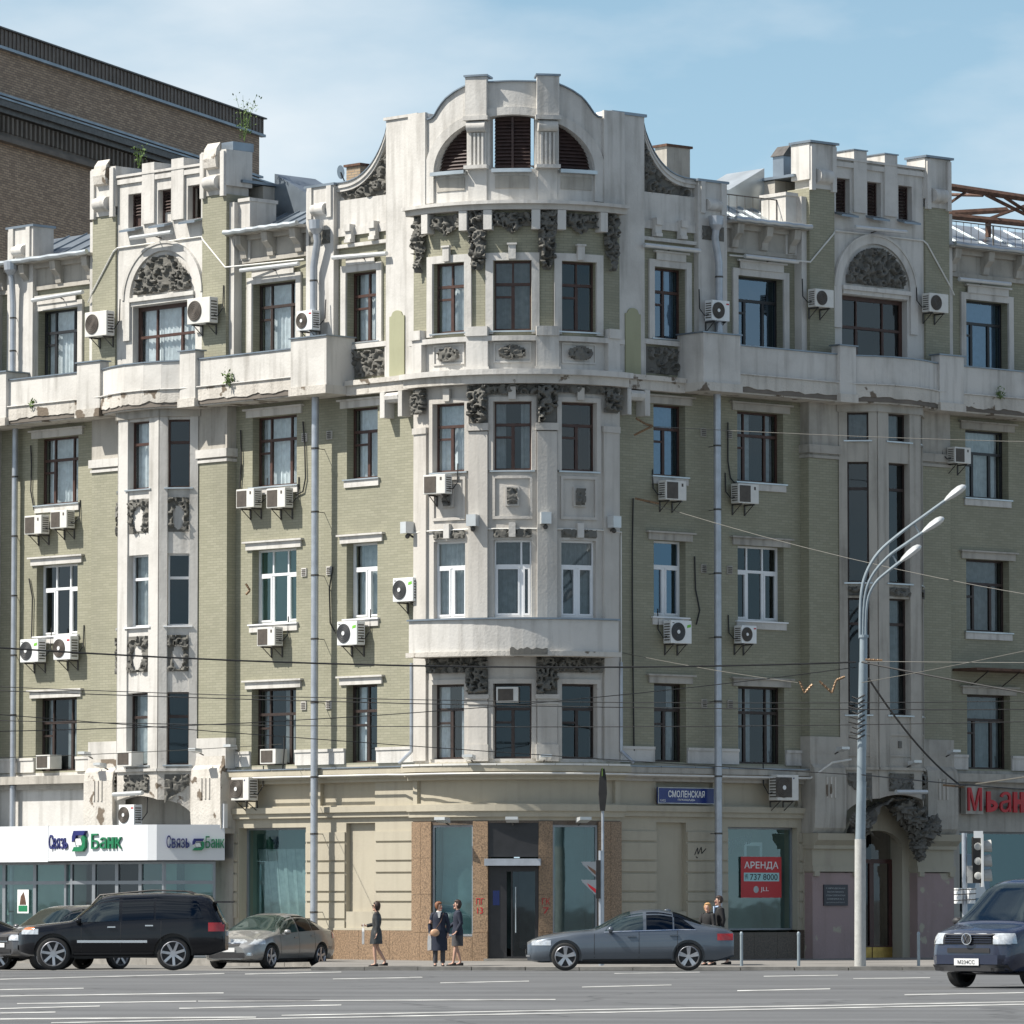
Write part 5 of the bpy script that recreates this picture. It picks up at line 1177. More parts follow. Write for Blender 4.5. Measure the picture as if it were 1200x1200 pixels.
# ---------------------------------------------------------------- air conditioners
ac_cache = {}
def ac(side, x0, y0, x1, y1, style, label, w=.0, gap=.12):
    """front face pixels -> a unit hung on the wall; side 0 is the bay"""
    d = .32 if style != 'big' else .36
    xm, ym = (x0 + x1) / 2, (y0 + y1) / 2
    if side:
        c, z1 = PX(side, xm, y0, w + gap + d); _, z0 = PX(side, xm, y1, w + gap + d); R = RT(side); loc = W[side](c, w, z0)
    else:
        r = ray(xm, y1); t = 145.0 / r.y; z0 = CAMZ + r.z * t; z1 = CAMZ + ray(xm, y0).z * t; X = r.x * t
        ph = math.asin((X - BC.x) / (BR)) ; R = Vector((math.cos(ph), math.sin(ph), 0)); loc = BC + Vector((math.sin(ph) * BR, -math.cos(ph) * BR, z0))
    h = z1 - z0; wd = h * (1.42 if style in ('sq', 'fan') else 1.22 if style == 'green' else 1.15); wd = min(wd, 1.0)
    t = thing('air_conditioner', label, 'air conditioner', loc, math.atan2(R.y, R.x), 'air conditioners hung on the facade')
    key = (style, round(h, 1)); y = -(gap + d)
    casem = 'acw' if style in ('sq', 'fan', 'big') else 'acwhite'
    m = MB(); m.box(IDF, -wd / 2, wd / 2, y, -gap, 0, h); ca = m.build('casing', casem, t, world=False)
    md = ca.modifiers.new('b', 'BEVEL'); md.width = .015; md.segments = 2
    if style == 'sq':
        m = MB(); m.box(IDF, -wd / 2 + .04, wd * .08, y - .012, y - .001, .04, h - .05); g = m.build('grille', 'acg', t, world=False)
        m = MB(); m.box(IDF, wd * .26, wd * .34, y - .006, y - .002, h * .7, h * .86); m.build('badge', 'acg', t, world=False)
    else:
        cx = -wd * .16 if style != 'big' else -wd * .2; rr = h * .40
        if style == 'big': m = MB(); m.box(IDF, cx - rr * 1.08, cx + rr * 1.08, y - .01, y - .001, h * .12, h * .9); m.build('grille_panel', 'acg', t, world=False)
        m = MB(); m.tube([(cx, y - .003, h * .5), (cx, y - .022, h * .5)], rr, 24); f = m.build('fan_guard', 'acdark' if style == 'green' else 'acg', t, world=False)
        m = MB()
        for k in range(3, 10, 2):
            q = [(cx + rr * k / 10 * math.cos(a), y - .026, h * .5 + rr * k / 10 * math.sin(a)) for a in [j * math.pi / 10 for j in range(21)]]; m.tube(q, .006, 4)
        m.build('guard_wire', 'steel', f, world=False)
        if style != 'fan': m = MB(); m.tube([(cx, y - .02, h * .5), (cx, y - .034, h * .5)], rr * .22, 14); m.build('hub', 'acwhite', f, world=False)
        if style == 'green': m = MB(); m.prism(lambda u, w_, z: Vector((u, w_, z)), [(wd * .27, h * .68), (wd * .45, h * .72), (wd * .45, h * .84), (wd * .28, h * .8)], y - .006, y - .002); m.build('green_sticker', 'green_s', t, world=False); m = MB(); m.box(IDF, -wd * .43, -wd * .34, y - .006, y - .002, h * .87, h * .9); m.build('badge', 'black', t, world=False)
        elif style == 'red': m = MB(); m.box(IDF, wd * .3, wd * .45, y - .006, y - .002, h * .8, h * .87); m.build('badge', 'red_l', t, world=False)
        elif style == 'big': m = MB(); m.prism(lambda u, w_, z: Vector((u, w_, z)), [(wd * .22, h * .84), (wd * .28, h * .92), (wd * .3, h * .84)], y - .006, y - .002); m.build('badge', 'blue_l', t, world=False)
    m = MB()
    for k in range(7):   # intake slots on the side turned to the street corner
        sgn = -1 if side > 0 else 1; xx = sgn * wd / 2
        m.box(IDF, min(xx, xx + sgn * .008), max(xx, xx + sgn * .008), y + .05, -gap - .05, h * (.12 + .115 * k), h * (.17 + .115 * k))
    o = m.build('side_slots', 'acg', t, world=False); o['kind'] = 'stuff'
    for sx in (-wd * .3, wd * .3):
        m = MB(); m.box(IDF, sx - .02, sx + .02, y + .02, 0, -.045, -.005); m.tube([(sx, -.02, -.3), (sx, y + .08, -.04)], .014, 5); m.box(IDF, sx - .02, sx + .02, -.03, 0, -.32, -.045); m.build('bracket', 'steel', t, world=False)
    m = MB(); sx = (wd / 2) * (1 if side <= 0 else -1); q = 1 if side <= 0 else -1
    m.tube([(sx, -gap - .15, h * .3), (sx + q * .1, -gap - .1, h * .25), (sx + q * .13, -.05, h * .6), (sx + q * .12, -.02, h * 1.2 + .2)], .018, 6); m.build('hose', 'wire', t, world=False)
    return t
M['green_s'] = simple('green_sticker', (.18, .5, .05), .5, 0, .05, 3)
acs = [(-1, 103, 365, 121, 394, 'fan', 'beige air conditioner on the left brick pilaster of the left tower, with pipes rising above', .42),
 (-1, 224, 349, 241, 379, 'fan', 'beige air conditioner on the right brick pilaster of the left tower above the balcony', .42),
 (-1, 348, 364, 365, 387, 'red', 'white air conditioner squeezed against the upper downpipe on the corner block, left wing', .3),
 (-1, 32, 604, 45, 626, 'sq', 'square grilled air conditioner under the far left third-floor window, left of its pair', 0),
 (-1, 61, 598, 76, 619, 'sq', 'square grilled air conditioner under the far left third-floor window, right of its pair', 0),
 (-1, 23, 749, 45, 776, 'green', 'round fan air conditioner with green sticker beside the far left downpipe', 0),
 (-1, 62, 746, 83, 773, 'red', 'round fan air conditioner beside the one with green sticker, under white far left window', 0),
 (-1, 274, 573, 300, 595, 'sq', 'square grilled air conditioner left of two, under brown window beside the left downpipe', 0),
 (-1, 310, 572, 336, 595, 'sq', 'square grilled air conditioner right of two, under brown window beside the left downpipe', 0),
 (-1, 301, 735, 322, 757, 'sq', 'single square grilled air conditioner under the white triple window with teal glass', 0),
 (-1, 392, 728, 421, 756, 'green', 'round fan air conditioner with green sticker just right of the left downpipe', 0),
 (-1, 457, 677, 487, 705, 'green', 'round fan air conditioner hanging at the corner beside the bay balcony', 0),
 (-1, 269, 911, 293, 938, 'big', 'large air conditioner over the left shop window beside the white console', .12),
 (0, 506, 554, 533, 577, 'sq', 'square grilled air conditioner under the left window of the curved bay', 0),
 (1, 832, 352, 858, 376, 'red', 'air conditioner with side slots above the corner block at the right downpipe', .2),
 (1, 778, 563, 807, 586, 'sq', 'square grilled air conditioner with side slots under the narrow window right of the bay', 0),
 (1, 864, 567, 891, 590, 'sq', 'square grilled air conditioner under the wide brown window right of the right downpipe', 0),
 (1, 783, 727, 814, 754, 'green', 'round fan air conditioner with green sticker under white window right of the bay', 0),
 (1, 866, 733, 890, 754, 'red', 'small air conditioner under the white triple window right of the right downpipe', 0),
 (1, 908, 908, 939, 938, 'big', 'large air conditioner above the right shop window near the stone console', .12),
 (1, 956, 339, 977, 360, 'fan', 'air conditioner on the left brick pilaster of the right tower', .42),
 (1, 1090, 344, 1111, 366, 'fan', 'air conditioner on the right brick pilaster of the right tower', .42),
 (1, 1118, 524, 1139, 543, 'sq', 'air conditioner mounted beside the black framed window at the far right', 0.3)]
for a in acs: ac(*a[:7], w=a[7])
ac(-1, 136, 943, 160, 967, 'red', 'white air conditioner standing on the bank canopy inside the broken arch', w=1.0)
# window units
for side, c, w, z, lab in ((-1, 18.7, -.1, 5.75, 'old boxy window air conditioner in the far left brown window'), (-1, 9.15, -.1, 5.72, 'boxy window air conditioner on the sill of the wide window left of the downpipe'), (-1, 13.75, 1.15, 5.72, 'dark boxy air conditioner sticking out of the left oriel at its foot')):
    F = W[side]; R = RT(side); t = thing('window_air_conditioner', lab, 'air conditioner', F(c, w, z), math.atan2(R.y, R.x))
    m = MB(); m.box(IDF, -.33, .33, -.35, .1, 0, .42); m.build('casing', 'acw', t, world=False)
    m = MB(); m.box(IDF, -.29, .2, -.36, -.351, .04, .38); m.build('grille', 'acg', t, world=False)
t = thing('window_air_conditioner', 'boxy window air conditioner fixed high in the middle window above the portal', 'air conditioner', B(bd(-2), -.05, 7.25), BA + R_(-2))
m = MB(); m.box(IDF, -.3, .3, -.2, .1, 0, .42); m.build('casing', 'acw', t, world=False); m = MB(); m.box(IDF, -.25, .17, -.21, -.201, .05, .37); m.build('grille', 'acg', t, world=False)

# ---------------------------------------------------------------- flood lights on the facade
def flood(loc, R, label, tilt=0, s=1.0):
    t = thing('floodlight', label, 'floodlight', loc, math.atan2(R.y, R.x), 'facade floodlights')
    m = MB(); m.tube([(0, 0, 0), (0, -.3 * s, .12 * s)], .02, 6); m.build('arm', 'steel', t, world=False)
    m = MB(); m.prism(lambda u, w, z: Vector((w, -u, z)), [(.2 * s, .06 * s), (.5 * s, .14 * s), (.5 * s, .22 * s), (.22 * s, .2 * s)], -.17 * s, .17 * s); m.build('lamp_housing', 'lamp_l', t, world=False)
for c, z, l in ((-27, 4.05, 'first'), (0.4, 4.05, 'middle'), (27.5, 4.05, 'third')):
    flood(B(bd(c), .16, z - .16), Vector((math.cos(BA + R_(c)), math.sin(BA + R_(c)), 0)), {'first': 'small floodlight above the left portal window', 'middle': 'small floodlight above the black door panel', 'third': 'small floodlight above the right portal window'}[l])
for c, l in ((-16.5, 'small floodlight on the ledge between left and middle bay windows'), (13.0, 'small floodlight on the ledge between middle and right bay windows')):
    flood(B(bd(c), .1, 5.62), Vector((math.cos(BA + R_(c)), math.sin(BA + R_(c)), 0)), l, s=.9)
for side, c, w, z, l in ((-1, 16.0, .7, 6.0, 'floodlight on the left console of the left tower'), (-1, 11.3, .7, 6.0, 'floodlight on the right console of the left tower'), (-1, 10.5, .1, 6.1, 'floodlight in the corner right of the left tower foot'), (-1, 15.1, .9, 5.65, 'floodlight beside the dark air conditioner on the left oriel'),
                         (1, 11.4, .7, 6.0, 'floodlight on the left console of the right tower'), (1, 15.9, .7, 6.0, 'floodlight on the right console of the right tower'), (1, 13.9, 1.1, 5.65, 'floodlight at the middle foot of the right oriel')):
    flood(W[side](c, w, z), RT(side), l, s=.9)
for c, zz, l in ((-50, 11.9, 'box lamp on the left edge of the bay under its third floor'), (-16, 12.0, 'box lamp between left and middle bay panels'), (13.5, 12.05, 'box lamp between middle and right bay panels'), (44, 12.0, 'box lamp on the right edge of the bay under its third floor')):
    t = thing('box_lamp', l, 'lamp', B(bd(c), .02, zz), BA + R_(c), 'box lamps across the bay')
    m = MB(); m.box(IDF, -.14, .14, -.35, -.08, .1, .42); m.build('lamp_housing', 'lamp_l', t, world=False); m = MB(); m.tube([(0, 0, 0), (0, -.2, .1)], .03, 6); m.ball((0, -.2, .02), .07); m.build('bracket', 'steel', t, world=False)
# tube lamps
for side, x0, y0, x1, y1, w, l in ((-1, 153, 279, 201, 272, .75, 'white tube lamp under the attic windows of the left tower'), (-1, 282, 317, 350, 309, .35, 'white tube lamp over the wide top window left of the turret'), (-1, 38, 352, 97, 342, .35, 'white tube lamp over the far left top window'),
        (-1, 390, 302, 453, 297, .3, 'white tube lamp above the narrow top window left of the bay'), (1, 755, 287, 820, 294, .3, 'white tube lamp above the narrow top window right of the bay'), (1, 873, 300, 935, 307, .35, 'white tube lamp over the wide top window beside the right tower'), (1, 1124, 327, 1184, 333, .35, 'white tube lamp over the far right top window'), (1, 1002, 266, 1062, 272, .75, 'white tube lamp under the attic windows of the right tower'),
        (-1, 133, 931, 167, 929, 1.5, 'white tube lamp under the relief of the broken left arch'), (1, 1050, 928, 1086, 928, 1.5, 'white tube lamp above the entrance hood')):
    A = W[side](PX(side, x0, y0, w)[0], w, PX(side, x0, y0, w)[1]); B_ = W[side](PX(side, x1, y1, w)[0], w, PX(side, x1, y1, w)[1])
    t = thing('tube_lamp', l, 'lamp', (A + B_) / 2, 0, 'tube lamps on the facade')
    m = MB(); m.tube([A, B_], .065, 8); m.build('tube', 'lamp_l', t)
    mid = (A + B_) / 2; m = MB(); m.tube([mid, mid - NRM[side] * (w - .05) - Vector((0, 0, .1))], .02, 5); m.build('bracket', 'acg', t)

# ---------------------------------------------------------------- brown office block behind on the left
a1 = R_(69.2); d0 = Vector((math.cos(a1), math.sin(a1), 0)); far = ray(302, 700); far = far * (193 / far.y); P1 = Vector((far.x, far.y, 0)); P0 = P1 - d0 * 75
bd0 = thing('brown_brick_office_block', 'tall brown brick office block with dark cornice bands receding behind the left wing', 'building', (P0 + P1) / 2)
nB = Vector((d0.y, -d0.x, 0)); nB = nB if nB.y < 0 else -nB
def K(u, w, z): return P1 - d0 * u + nB * w + Vector((0, 0, z))
K.curved = False
LB = 25
def zat(x, y):
    r = ray(x, y); t = P1.dot(nB) / r.dot(nB); return CAMZ + r.z * t, -(r * t - P1).dot(d0)
ztop = (zat(0, 33)[0] + zat(290, 133)[0]) / 2
m = MB(); m.box(K, 0, LB, -22, 0, 0, ztop - .6); m.build('brick_wall', 'brown', bd0)
m = MB(); m.box(K, -.12, LB, -22.1, .12, ztop - .62, ztop - .05); m.build('metal_parapet', 'ribmetal', bd0)
m = MB(); m.box(K, -.22, LB, -22.2, .22, ztop - .05, ztop); m.build('parapet_cap', 'steel', bd0)
m = MB(); m.box(K, -.15, LB, 0, .2, ztop - .72, ztop - .625); m.build('parapet_flashing', 'zinc', bd0)
for k in range(int(LB / .3)): m = MB(); m.box(K, k * .3, k * .3 + .05, .12, .16, ztop - .6, ztop - .06); m.build('parapet_rib', 'ribmetal', bd0)
def band(z0, z1, w, mt, nm='cornice_ledge'): m = MB(); m.box(K, -w, LB, 0, w, ztop - z0, ztop - z1); return m.build(nm, mt, bd0)
band(2.24, 2.16, .12, 'zinc'); band(2.72, 2.5, .5, 'steel'); band(2.5, 2.44, .55, 'zinc'); band(2.88, 2.72, .34, 'steel', 'cornice'); band(3.62, 2.88, .10, 'stonedk', 'frieze'); band(3.78, 3.62, .26, 'stonedk')
for k in range(int(LB / .34)): m = MB(); m.box(K, k * .34, k * .34 + .14, .1, .2, ztop - 3.45, ztop - 2.92); m.build('dentil', 'stonedk', bd0)

# ---------------------------------------------------------------- roof items
F = W[1]
tr = thing('rooftop_steel_truss', 'rusty open steel truss on the roof right of the right tower', 'steel frame', F(19, -1.5, 22))
def beam(p, q, r, nm='beam', mt='rust'): m = MB(); m.tube([p, q], r, 4); return m.build(nm, mt, tr)
def Fp(x, y, w): c, z = PX(1, x, y, w); return F(c, w, z)
beam(Fp(1100, 217, -1.2), Fp(1240, 238, -1.2), .11); beam(Fp(1100, 252, -1.2), Fp(1240, 266, -1.2), .10); beam(Fp(1112, 228, -3), Fp(1152, 229, -1.3), .05)
beam(Fp(1112, 250, -3.2), Fp(1180, 246, -3.2), .09); beam(Fp(1155, 228, -1.2), Fp(1215, 258, -1.2), .06); beam(Fp(1177, 231, -1.2), Fp(1225, 262, -1.2), .06); beam(Fp(1133, 224, -1.2), Fp(1113, 238, -1.2), .045)
beam(Fp(1160, 256, -1.6), Fp(1210, 238, -2.4), .05); beam(Fp(1158, 258, -1.2), Fp(1158, 278, -1.2), .09)
rl_group = 'railings on the roof edge'
def railing(F, c0, c1, w, z, label, h=.75):
    t = thing('roof_railing', label, 'railing', F((c0 + c1) / 2, w, z), 0, rl_group)
    m = MB(); m.tube([F(c0, w, z + h), F(c1, w, z + h)], .018, 5); m.build('rail', 'steel', t); m = MB(); m.tube([F(c0, w, z + .12), F(c1, w, z + .12)], .014, 5); m.build('rail', 'steel', t)
    n = int((c1 - c0) / .3)
    for k in range(n + 1):
        c = c0 + (c1 - c0) * k / n; big = k % 7 == 0; m = MB(); m.tube([F(c, w, z), F(c, w, z + h)], .028 if big else .009, 4); m.build('post' if big else 'baluster', 'steel', t)
railing(F, 7.9, 10.1, -.25, 21.15, 'thin black railing on the roof between turret and right tower'); railing(F, 16.8, 21.5, -.25, 21.15, 'thin black railing on the roof below the rusty truss')
vc, vz = PX(1, 919, 180, -2.2)
vh = thing('roof_ventilator', 'small zinc ventilator with gabled cap beside the right tower', 'ventilator', F(vc, -2.2, 22))
m = MB(); m.box(F, vc - .22, vc + .22, -2.45, -2.0, 22.0, vz - .1); m.build('duct', 'zinc', vh); m = MB(); m.prism(F, [(vc - .28, vz - .1), (vc + .28, vz - .1), (vc, vz + .22)], -2.5, -1.95); m.build('cap', 'steel', vh)
# plants growing from the masonry
def plant(loc, h, r, label, cat='plant', n=90, mt='leaf', seed=1, nm='weed_plant', leaf=.05):
    rnd = random.Random(seed); t = thing(nm, label, cat, loc)
    m = MB(); tips = []
    for k in range(7):
        a = rnd.uniform(0, 6.28); q = Vector((math.cos(a) * r * rnd.uniform(.3, 1), math.sin(a) * r * rnd.uniform(.3, 1), h * rnd.uniform(.6, 1))); p = [Vector((0, 0, 0)), q * .5 + Vector((0, 0, h * .12)), q]; m.tube(p, [.008, .006, .003], 4); tips.append(p)
    m.build('stem', 'leaf', t, world=False)
    m = MB()
    for k in range(n):
        p = rnd.choice(tips); s = rnd.uniform(.2, 1); c = p[0].lerp(p[2], s) + Vector([rnd.gauss(0, r * .22) for _ in range(3)]); a = Vector([rnd.uniform(-1, 1) for _ in range(3)]).normalized(); b = a.orthogonal().normalized(); l = leaf * rnd.uniform(.6, 1.4)
        m.face([c - a * l, c + b * l * .5, c + a * l, c - b * l * .5])
    o = m.build('leaves', mt, t, world=False); o['kind'] = 'stuff'; return t
plant(W[-1](9.95, 1.0, 16.55), .42, .3, 'green weed growing from the left balcony beside the corner block', seed=3, n=130)
plant(W[-1](18.4, 1.0, 16.5), .3, .18, 'small green weed on the parapet at the far left balcony', seed=4, n=60)
plant(W[1](17.9, 1.05, 16.55), .3, .25, 'sparse weed in the broken balcony edge at far right', seed=5, n=50)
plant(W[-1](11.0, -.5, 23.9), 1.5, .45, 'thin pale birch sapling on top of the left tower pier', 'sapling', 160, 'leaf', 6, 'birch_sapling', .04)
plant(W[-1](15.6, -.6, 23.6), .7, .3, 'dark seedling on the far pier of the left tower', 'sapling', 70, 'leaf', 8, 'tree_seedling', .04)
dsh = thing('satellite_dish', 'small pale satellite dish at the foot of the left gable scroll', 'dish', W[-1](6.6, -.3, 22.1)); m = MB(); c_ = W[-1](6.65, -.1, 22.5)
m.tube([c_, c_ + Vector((-.05, .03, 0))], [.2, .07], 14); m.build('reflector', 'lamp_l', dsh); m = MB(); m.tube([W[-1](6.65, -.3, 22.15), c_], .02, 5); m.build('mast', 'steel', dsh)

# ---------------------------------------------------------------- cables hung on the wall
def cable(pts, r, mt, name, label, kind='cable'):
    m = MB(); m.tube(pts, r, 5); return tag(m.build(name, mt, smooth=True), label, kind)
def wpts(side, px, w=.05):
    out = []
    for x, y in px: c, z = PX(side, x, y, w); out.append(W[side](c, w, z))
    return out
wc = [(-1, [(36, 522), (37, 545), (36, 575), (40, 598)], 'dark cable loop beside the far left third-floor window'), (-1, [(34, 678), (38, 700), (37, 748)], 'double dark hose above the far left round air conditioners'), (-1, [(282, 504), (283, 540), (281, 572)], 'dark hose left of the paired air conditioners'), (-1, [(355, 494), (357, 520), (358, 560), (355, 576), (346, 580)], 'dark hose curling right of the paired air conditioners'),
      (-1, [(390, 664), (386, 690), (387, 730), (393, 742)], 'looped hose left of the round air conditioner by the downpipe'), (1, [(814, 652), (815, 690), (820, 715), (816, 732)], 'thin hose above the round air conditioner right of the bay'), (1, [(853, 495), (853, 540), (856, 560), (864, 570)], 'dark hose beside the right downpipe'), (1, [(742, 584), (741, 640), (741, 700), (742, 800), (743, 880)], 'thin vertical cable down the shaded wall right of the bay'), (-1, [(333, 862), (333, 880), (331, 905)], 'short cable at the wide window left of the downpipe')]
for s, p, l in wc: cable(wpts(s, p), .022, 'wire', 'wall_hose', l, 'hose')
m = MB(); m.tube([B(bd(-E_), .12, 12.0)] + [B(bd(-E_ + k * 10.1), .05, 12.03) for k in range(1, 10)] + [B(bd(49.5), .12, 12.0), B(bd(50.2), .06, 11.9), B(bd(50.2), .06, 5.7)], .022, 5); m.build('conduit', 'acw', bld)
for s_ in (-1, 1):
    m = MB(); m.tube([B(bd(s_ * 49.5), .1, z) for z in (8.4, 6.2, 5.95)] + [B(bd(s_ * 53), .35, 5.62)], .05, 8); m.build('bay_drainpipe', 'pipe', bld)
m = MB(); m.tube([W[-1](9.7, .42, 5.32), W[-1](4.2, .42, 5.32)] + [B(bd(-48 + 12 * k), .42, 5.3) for k in range(9)] + [W[1](4.0, .42, 5.3), W[1](10.7, .42, 5.3), W[1](11.2, .8, 5.75), W[1](11.9, .85, 5.85)], .03, 6); m.build('conduit', 'acw', bld)

# ---------------------------------------------------------------- overhead wires
def px3(x, y, Y): r = ray(x, y); return r * (Y / r.y) + Vector((0, 0, CAMZ))
def span(p0, p1, Y0, Y1, sag, r, mt, label, n=14):
    a, b = px3(*p0, Y0), px3(*p1, Y1); pts = [a.lerp(b, k / n) - Vector((0, 0, sag * 4 * (k / n) * (1 - k / n))) for k in range(n + 1)]
    cable(pts, r, mt, 'overhead_wire', label, 'wire')
def wide(p0, p1, Y0, Y1, k=1.5): return p0, p1, Y0, Y1
ws = [((-300, 735), (1003, 776), 126, 136, .45, .022, 'wire', 'thick black overhead wire running from the left edge to the lamp post'), ((-300, 790), (1500, 815), 128, 128, .4, .010, 'wire', 'uppermost of the thin wires in front of the second floor windows'), ((-300, 796), (1500, 829), 129, 129, .3, .012, 'wire', 'second of the thin wires in front of the second floor windows'),
      ((-300, 812), (1003, 908), 126, 136, .1, .011, 'wire', 'thin wire sloping down rightward to the lamp post foot of the bracket'), ((-300, 836), (1500, 838), 125, 125, .3, .010, 'wire', 'middle thin wire crossing the whole facade'), ((-300, 858), (1003, 782), 124, 136, .5, .011, 'wire', 'thin wire rising from lower left to the lamp post'),
      ((-300, 894), (330, 872), 124, 150, .1, .009, 'wire2', 'pale thin wire low over the left oriel'), ((754, 499), (1500, 522), 147, 140, .12, .009, 'wire2', 'pale stay wire from the insulators right of the bay'), ((744, 584), (1500, 735), 147, 130, .5, .009, 'wire2', 'pale stay wire sloping from beneath the bay air conditioner to the right'), ((725, 764), (935, 800), 147, 137, .05, .009, 'wire2', 'pale wire from the balcony to the copper insulators'),
      ((1010, 776), (1500, 856), 136, 120, .1, .022, 'wire', 'thick black wire running right from the lamp post'), ((1018, 795), (1125, 920), 136, 152, .25, .028, 'wire', 'black cable sagging from the lamp post to the red bank sign'), ((1010, 800), (1500, 692), 136, 110, .1, .009, 'wire2', 'pale wire rising to the right from the lamp post'), ((1010, 775), (1500, 777), 136, 130, .02, .009, 'wire2', 'level pale wire right of the lamp post'), ((1500, 860), (1120, 922), 120, 150, .05, .02, 'wire2', 'pale cable reaching the red bank sign from the right'), ((1010, 908), (1200, 925), 136, 150, .02, .016, 'wire', 'thin dark wire along the foot of the right oriel')]
for w_ in ws: span(*w_)
def insul(pts, Y, label):
    t = thing('insulator_string', label, 'insulator', px3(*pts[0], Y), 0, 'strings of insulators')
    for (a, b) in zip(pts, pts[1:]):
        A, B_ = px3(*a, Y), px3(*b, Y); m = MB(); m.tube([A, B_], .03, 5); m.build('rod', 'gold', t)
        for k in range(3): m = MB(); c = A.lerp(B_, .25 + .25 * k); m.ball(c, .036, 7, 5); m.build('insulator', 'gold', t)
insul([(937, 798), (943, 812), (952, 802)], 137, 'left zigzag of copper insulators between wires and lamp post'); insul([(960, 798), (975, 812), (980, 797), (990, 793)], 137, 'right zigzag of copper insulators between wires and lamp post'); insul([(1014, 773), (1034, 774)], 136, 'copper insulators right of the lamp post at the wires'); insul([(745, 490), (757, 497), (765, 499)], 146.6, 'upper insulators on the wall anchor right of the bay'); insul([(743, 510), (757, 503), (765, 499)], 146.6, 'lower insulators on the wall anchor right of the bay'); insul([(744, 584), (758, 587), (772, 590)], 146.6, 'insulators beside the air conditioner right of the bay'); insul([(288, 684), (293, 692), (288, 697)], 150.5, 'dark insulators at the left of the white triple window')
insul([(1105, 920), (1130, 922)], 150, 'copper insulators beside the red bank sign')

# ---------------------------------------------------------------- street furniture
lp = thing('street_lamp', 'tall grey street lamp with three curved arms before the right tower', 'street lamp', px3(1008, 1134, 137.9) * 1.0)
lb = lp.location.copy(); lb.z = .12; lp.location = lb
m = MB(); m.tube([lb, lb + Vector((.02, 0, 3.3))], [.15, .145], 16); m.build('post_base', 'pole2', lp, smooth=True)
m = MB(); m.tube([lb + Vector((.02, 0, 3.3)), lb + Vector((.06, 0, 4.8))], [.13, .125], 16); m.build('post', 'pole', lp, smooth=True)
m = MB(); m.tube([lb + Vector((.05, 0, 4.8)), lb + Vector((.12, 0, 7.9))], [.118, .115], 16); m.build('post', 'pole', lp, smooth=True); m = MB(); m.tube([lb + Vector((.12, 0, 7.9)), lb + Vector((.13, 0, 8.6))], [.10, .10], 16); m.build('post', 'pole', lp, smooth=True)
m = MB(); m.tube([lb + Vector((.13, 0, 8.55)), lb + Vector((.13, 0, 8.62))], .13, 16); m.build('collar', 'pole', lp)
for k, (pts, hd) in enumerate([([(1008, 748), (1009, 700), (1015, 672), (1030, 647), (1055, 625), (1085, 603), (1110, 585)], (1121, 575)), ([(1011, 748), (1013, 702), (1021, 676), (1040, 653), (1062, 637), (1084, 622)], (1095, 612)), ([(1014, 748), (1016, 706), (1025, 684), (1040, 670), (1058, 656)], (1069, 648))]):
    P_ = [px3(x, y, 137.9 - .0 * k) for x, y in pts]; Q_ = []
    for i in range(len(P_) - 1):
        for j in range(4):
            t = j / 4; p0, p1, p2, p3 = P_[max(i - 1, 0)], P_[i], P_[i + 1], P_[min(i + 2, len(P_) - 1)]
            Q_.append(.5 * ((2 * p1) + (p2 - p0) * t + (2 * p0 - 5 * p1 + 4 * p2 - p3) * t * t + (3 * p1 - p0 - 3 * p2 + p3) * t ** 3))
    Q_.append(P_[-1]); m = MB(); m.tube(Q_, .042, 8); ar = m.build('arm', 'pole', lp, smooth=True)
    d = (P_[-1] - P_[-2]).normalized(); m = MB(); hd = [(0, .06), (.1, .12), (.3, .19), (.5, .2), (.62, .15), (.68, .05)]
    a0 = P_[-1] - d * .08; rings = []
    up_ = Vector((-d.z, 0, d.x)); 
    if up_.z < 0: up_ = -up_
    vs = []; nn_ = 12
    for s_, r_ in hd:
        for q in range(nn_):
            th = 2 * math.pi * q / nn_; vs.append(a0 + d * s_ + Vector((0, 1, 0)) * math.cos(th) * r_ * .95 + up_ * (math.sin(th) * r_ * (.62 if math.sin(th) > 0 else .45)))
    m.raw(vs, [(i * nn_ + q, i * nn_ + (q + 1) % nn_, (i + 1) * nn_ + (q + 1) % nn_, (i + 1) * nn_ + q) for i in range(5) for q in range(nn_)] + [tuple(range(nn_)), tuple(5 * nn_ + q for q in range(nn_))]); m.build('lamp_head', 'lamp_l', ar, smooth=True)
for a, b in (((1072, 615), (1078, 626)), ((1046, 651), (1052, 661))): m = MB(); m.tube([px3(*a, 137.9), px3(*b, 137.9)], .025, 5); m.build('tie_bar', 'pole', lp)
for k in range(9): m = MB(); z = 7.0 - k * .13; m.tube([lb + Vector((-.18 - .05 * (k % 3), -.1, z)), lb + Vector((-.05, -.16, z - .06)), lb + Vector((.14, -.12, z + .05))], .022, 5); m.build('cable_tie', 'wire', lp)
bol = None
for k, (x, lab) in enumerate(((869, 'grey steel bollard on the kerb just right of the grey sedan'), (936, 'grey steel bollard on the kerb under the right shop window'), (1076.5, 'grey steel bollard right of the lamp post at the entrance'))):
    p = px3(x, 1130, 138.2); p.z = .13
    t = thing('bollard', lab, 'bollard', p, 0, 'steel bollards on the kerb')
    m = MB(); m.tube([(0, 0, 0), (0, 0, .82)], .04, 12); m.build('post', 'pole', t, world=False, smooth=True); m = MB(); m.tube([(0, 0, .81), (0, 0, .86), (0, 0, .89)], [.048, .04, .02], 12); m.build('cap', 'pole', t, world=False)
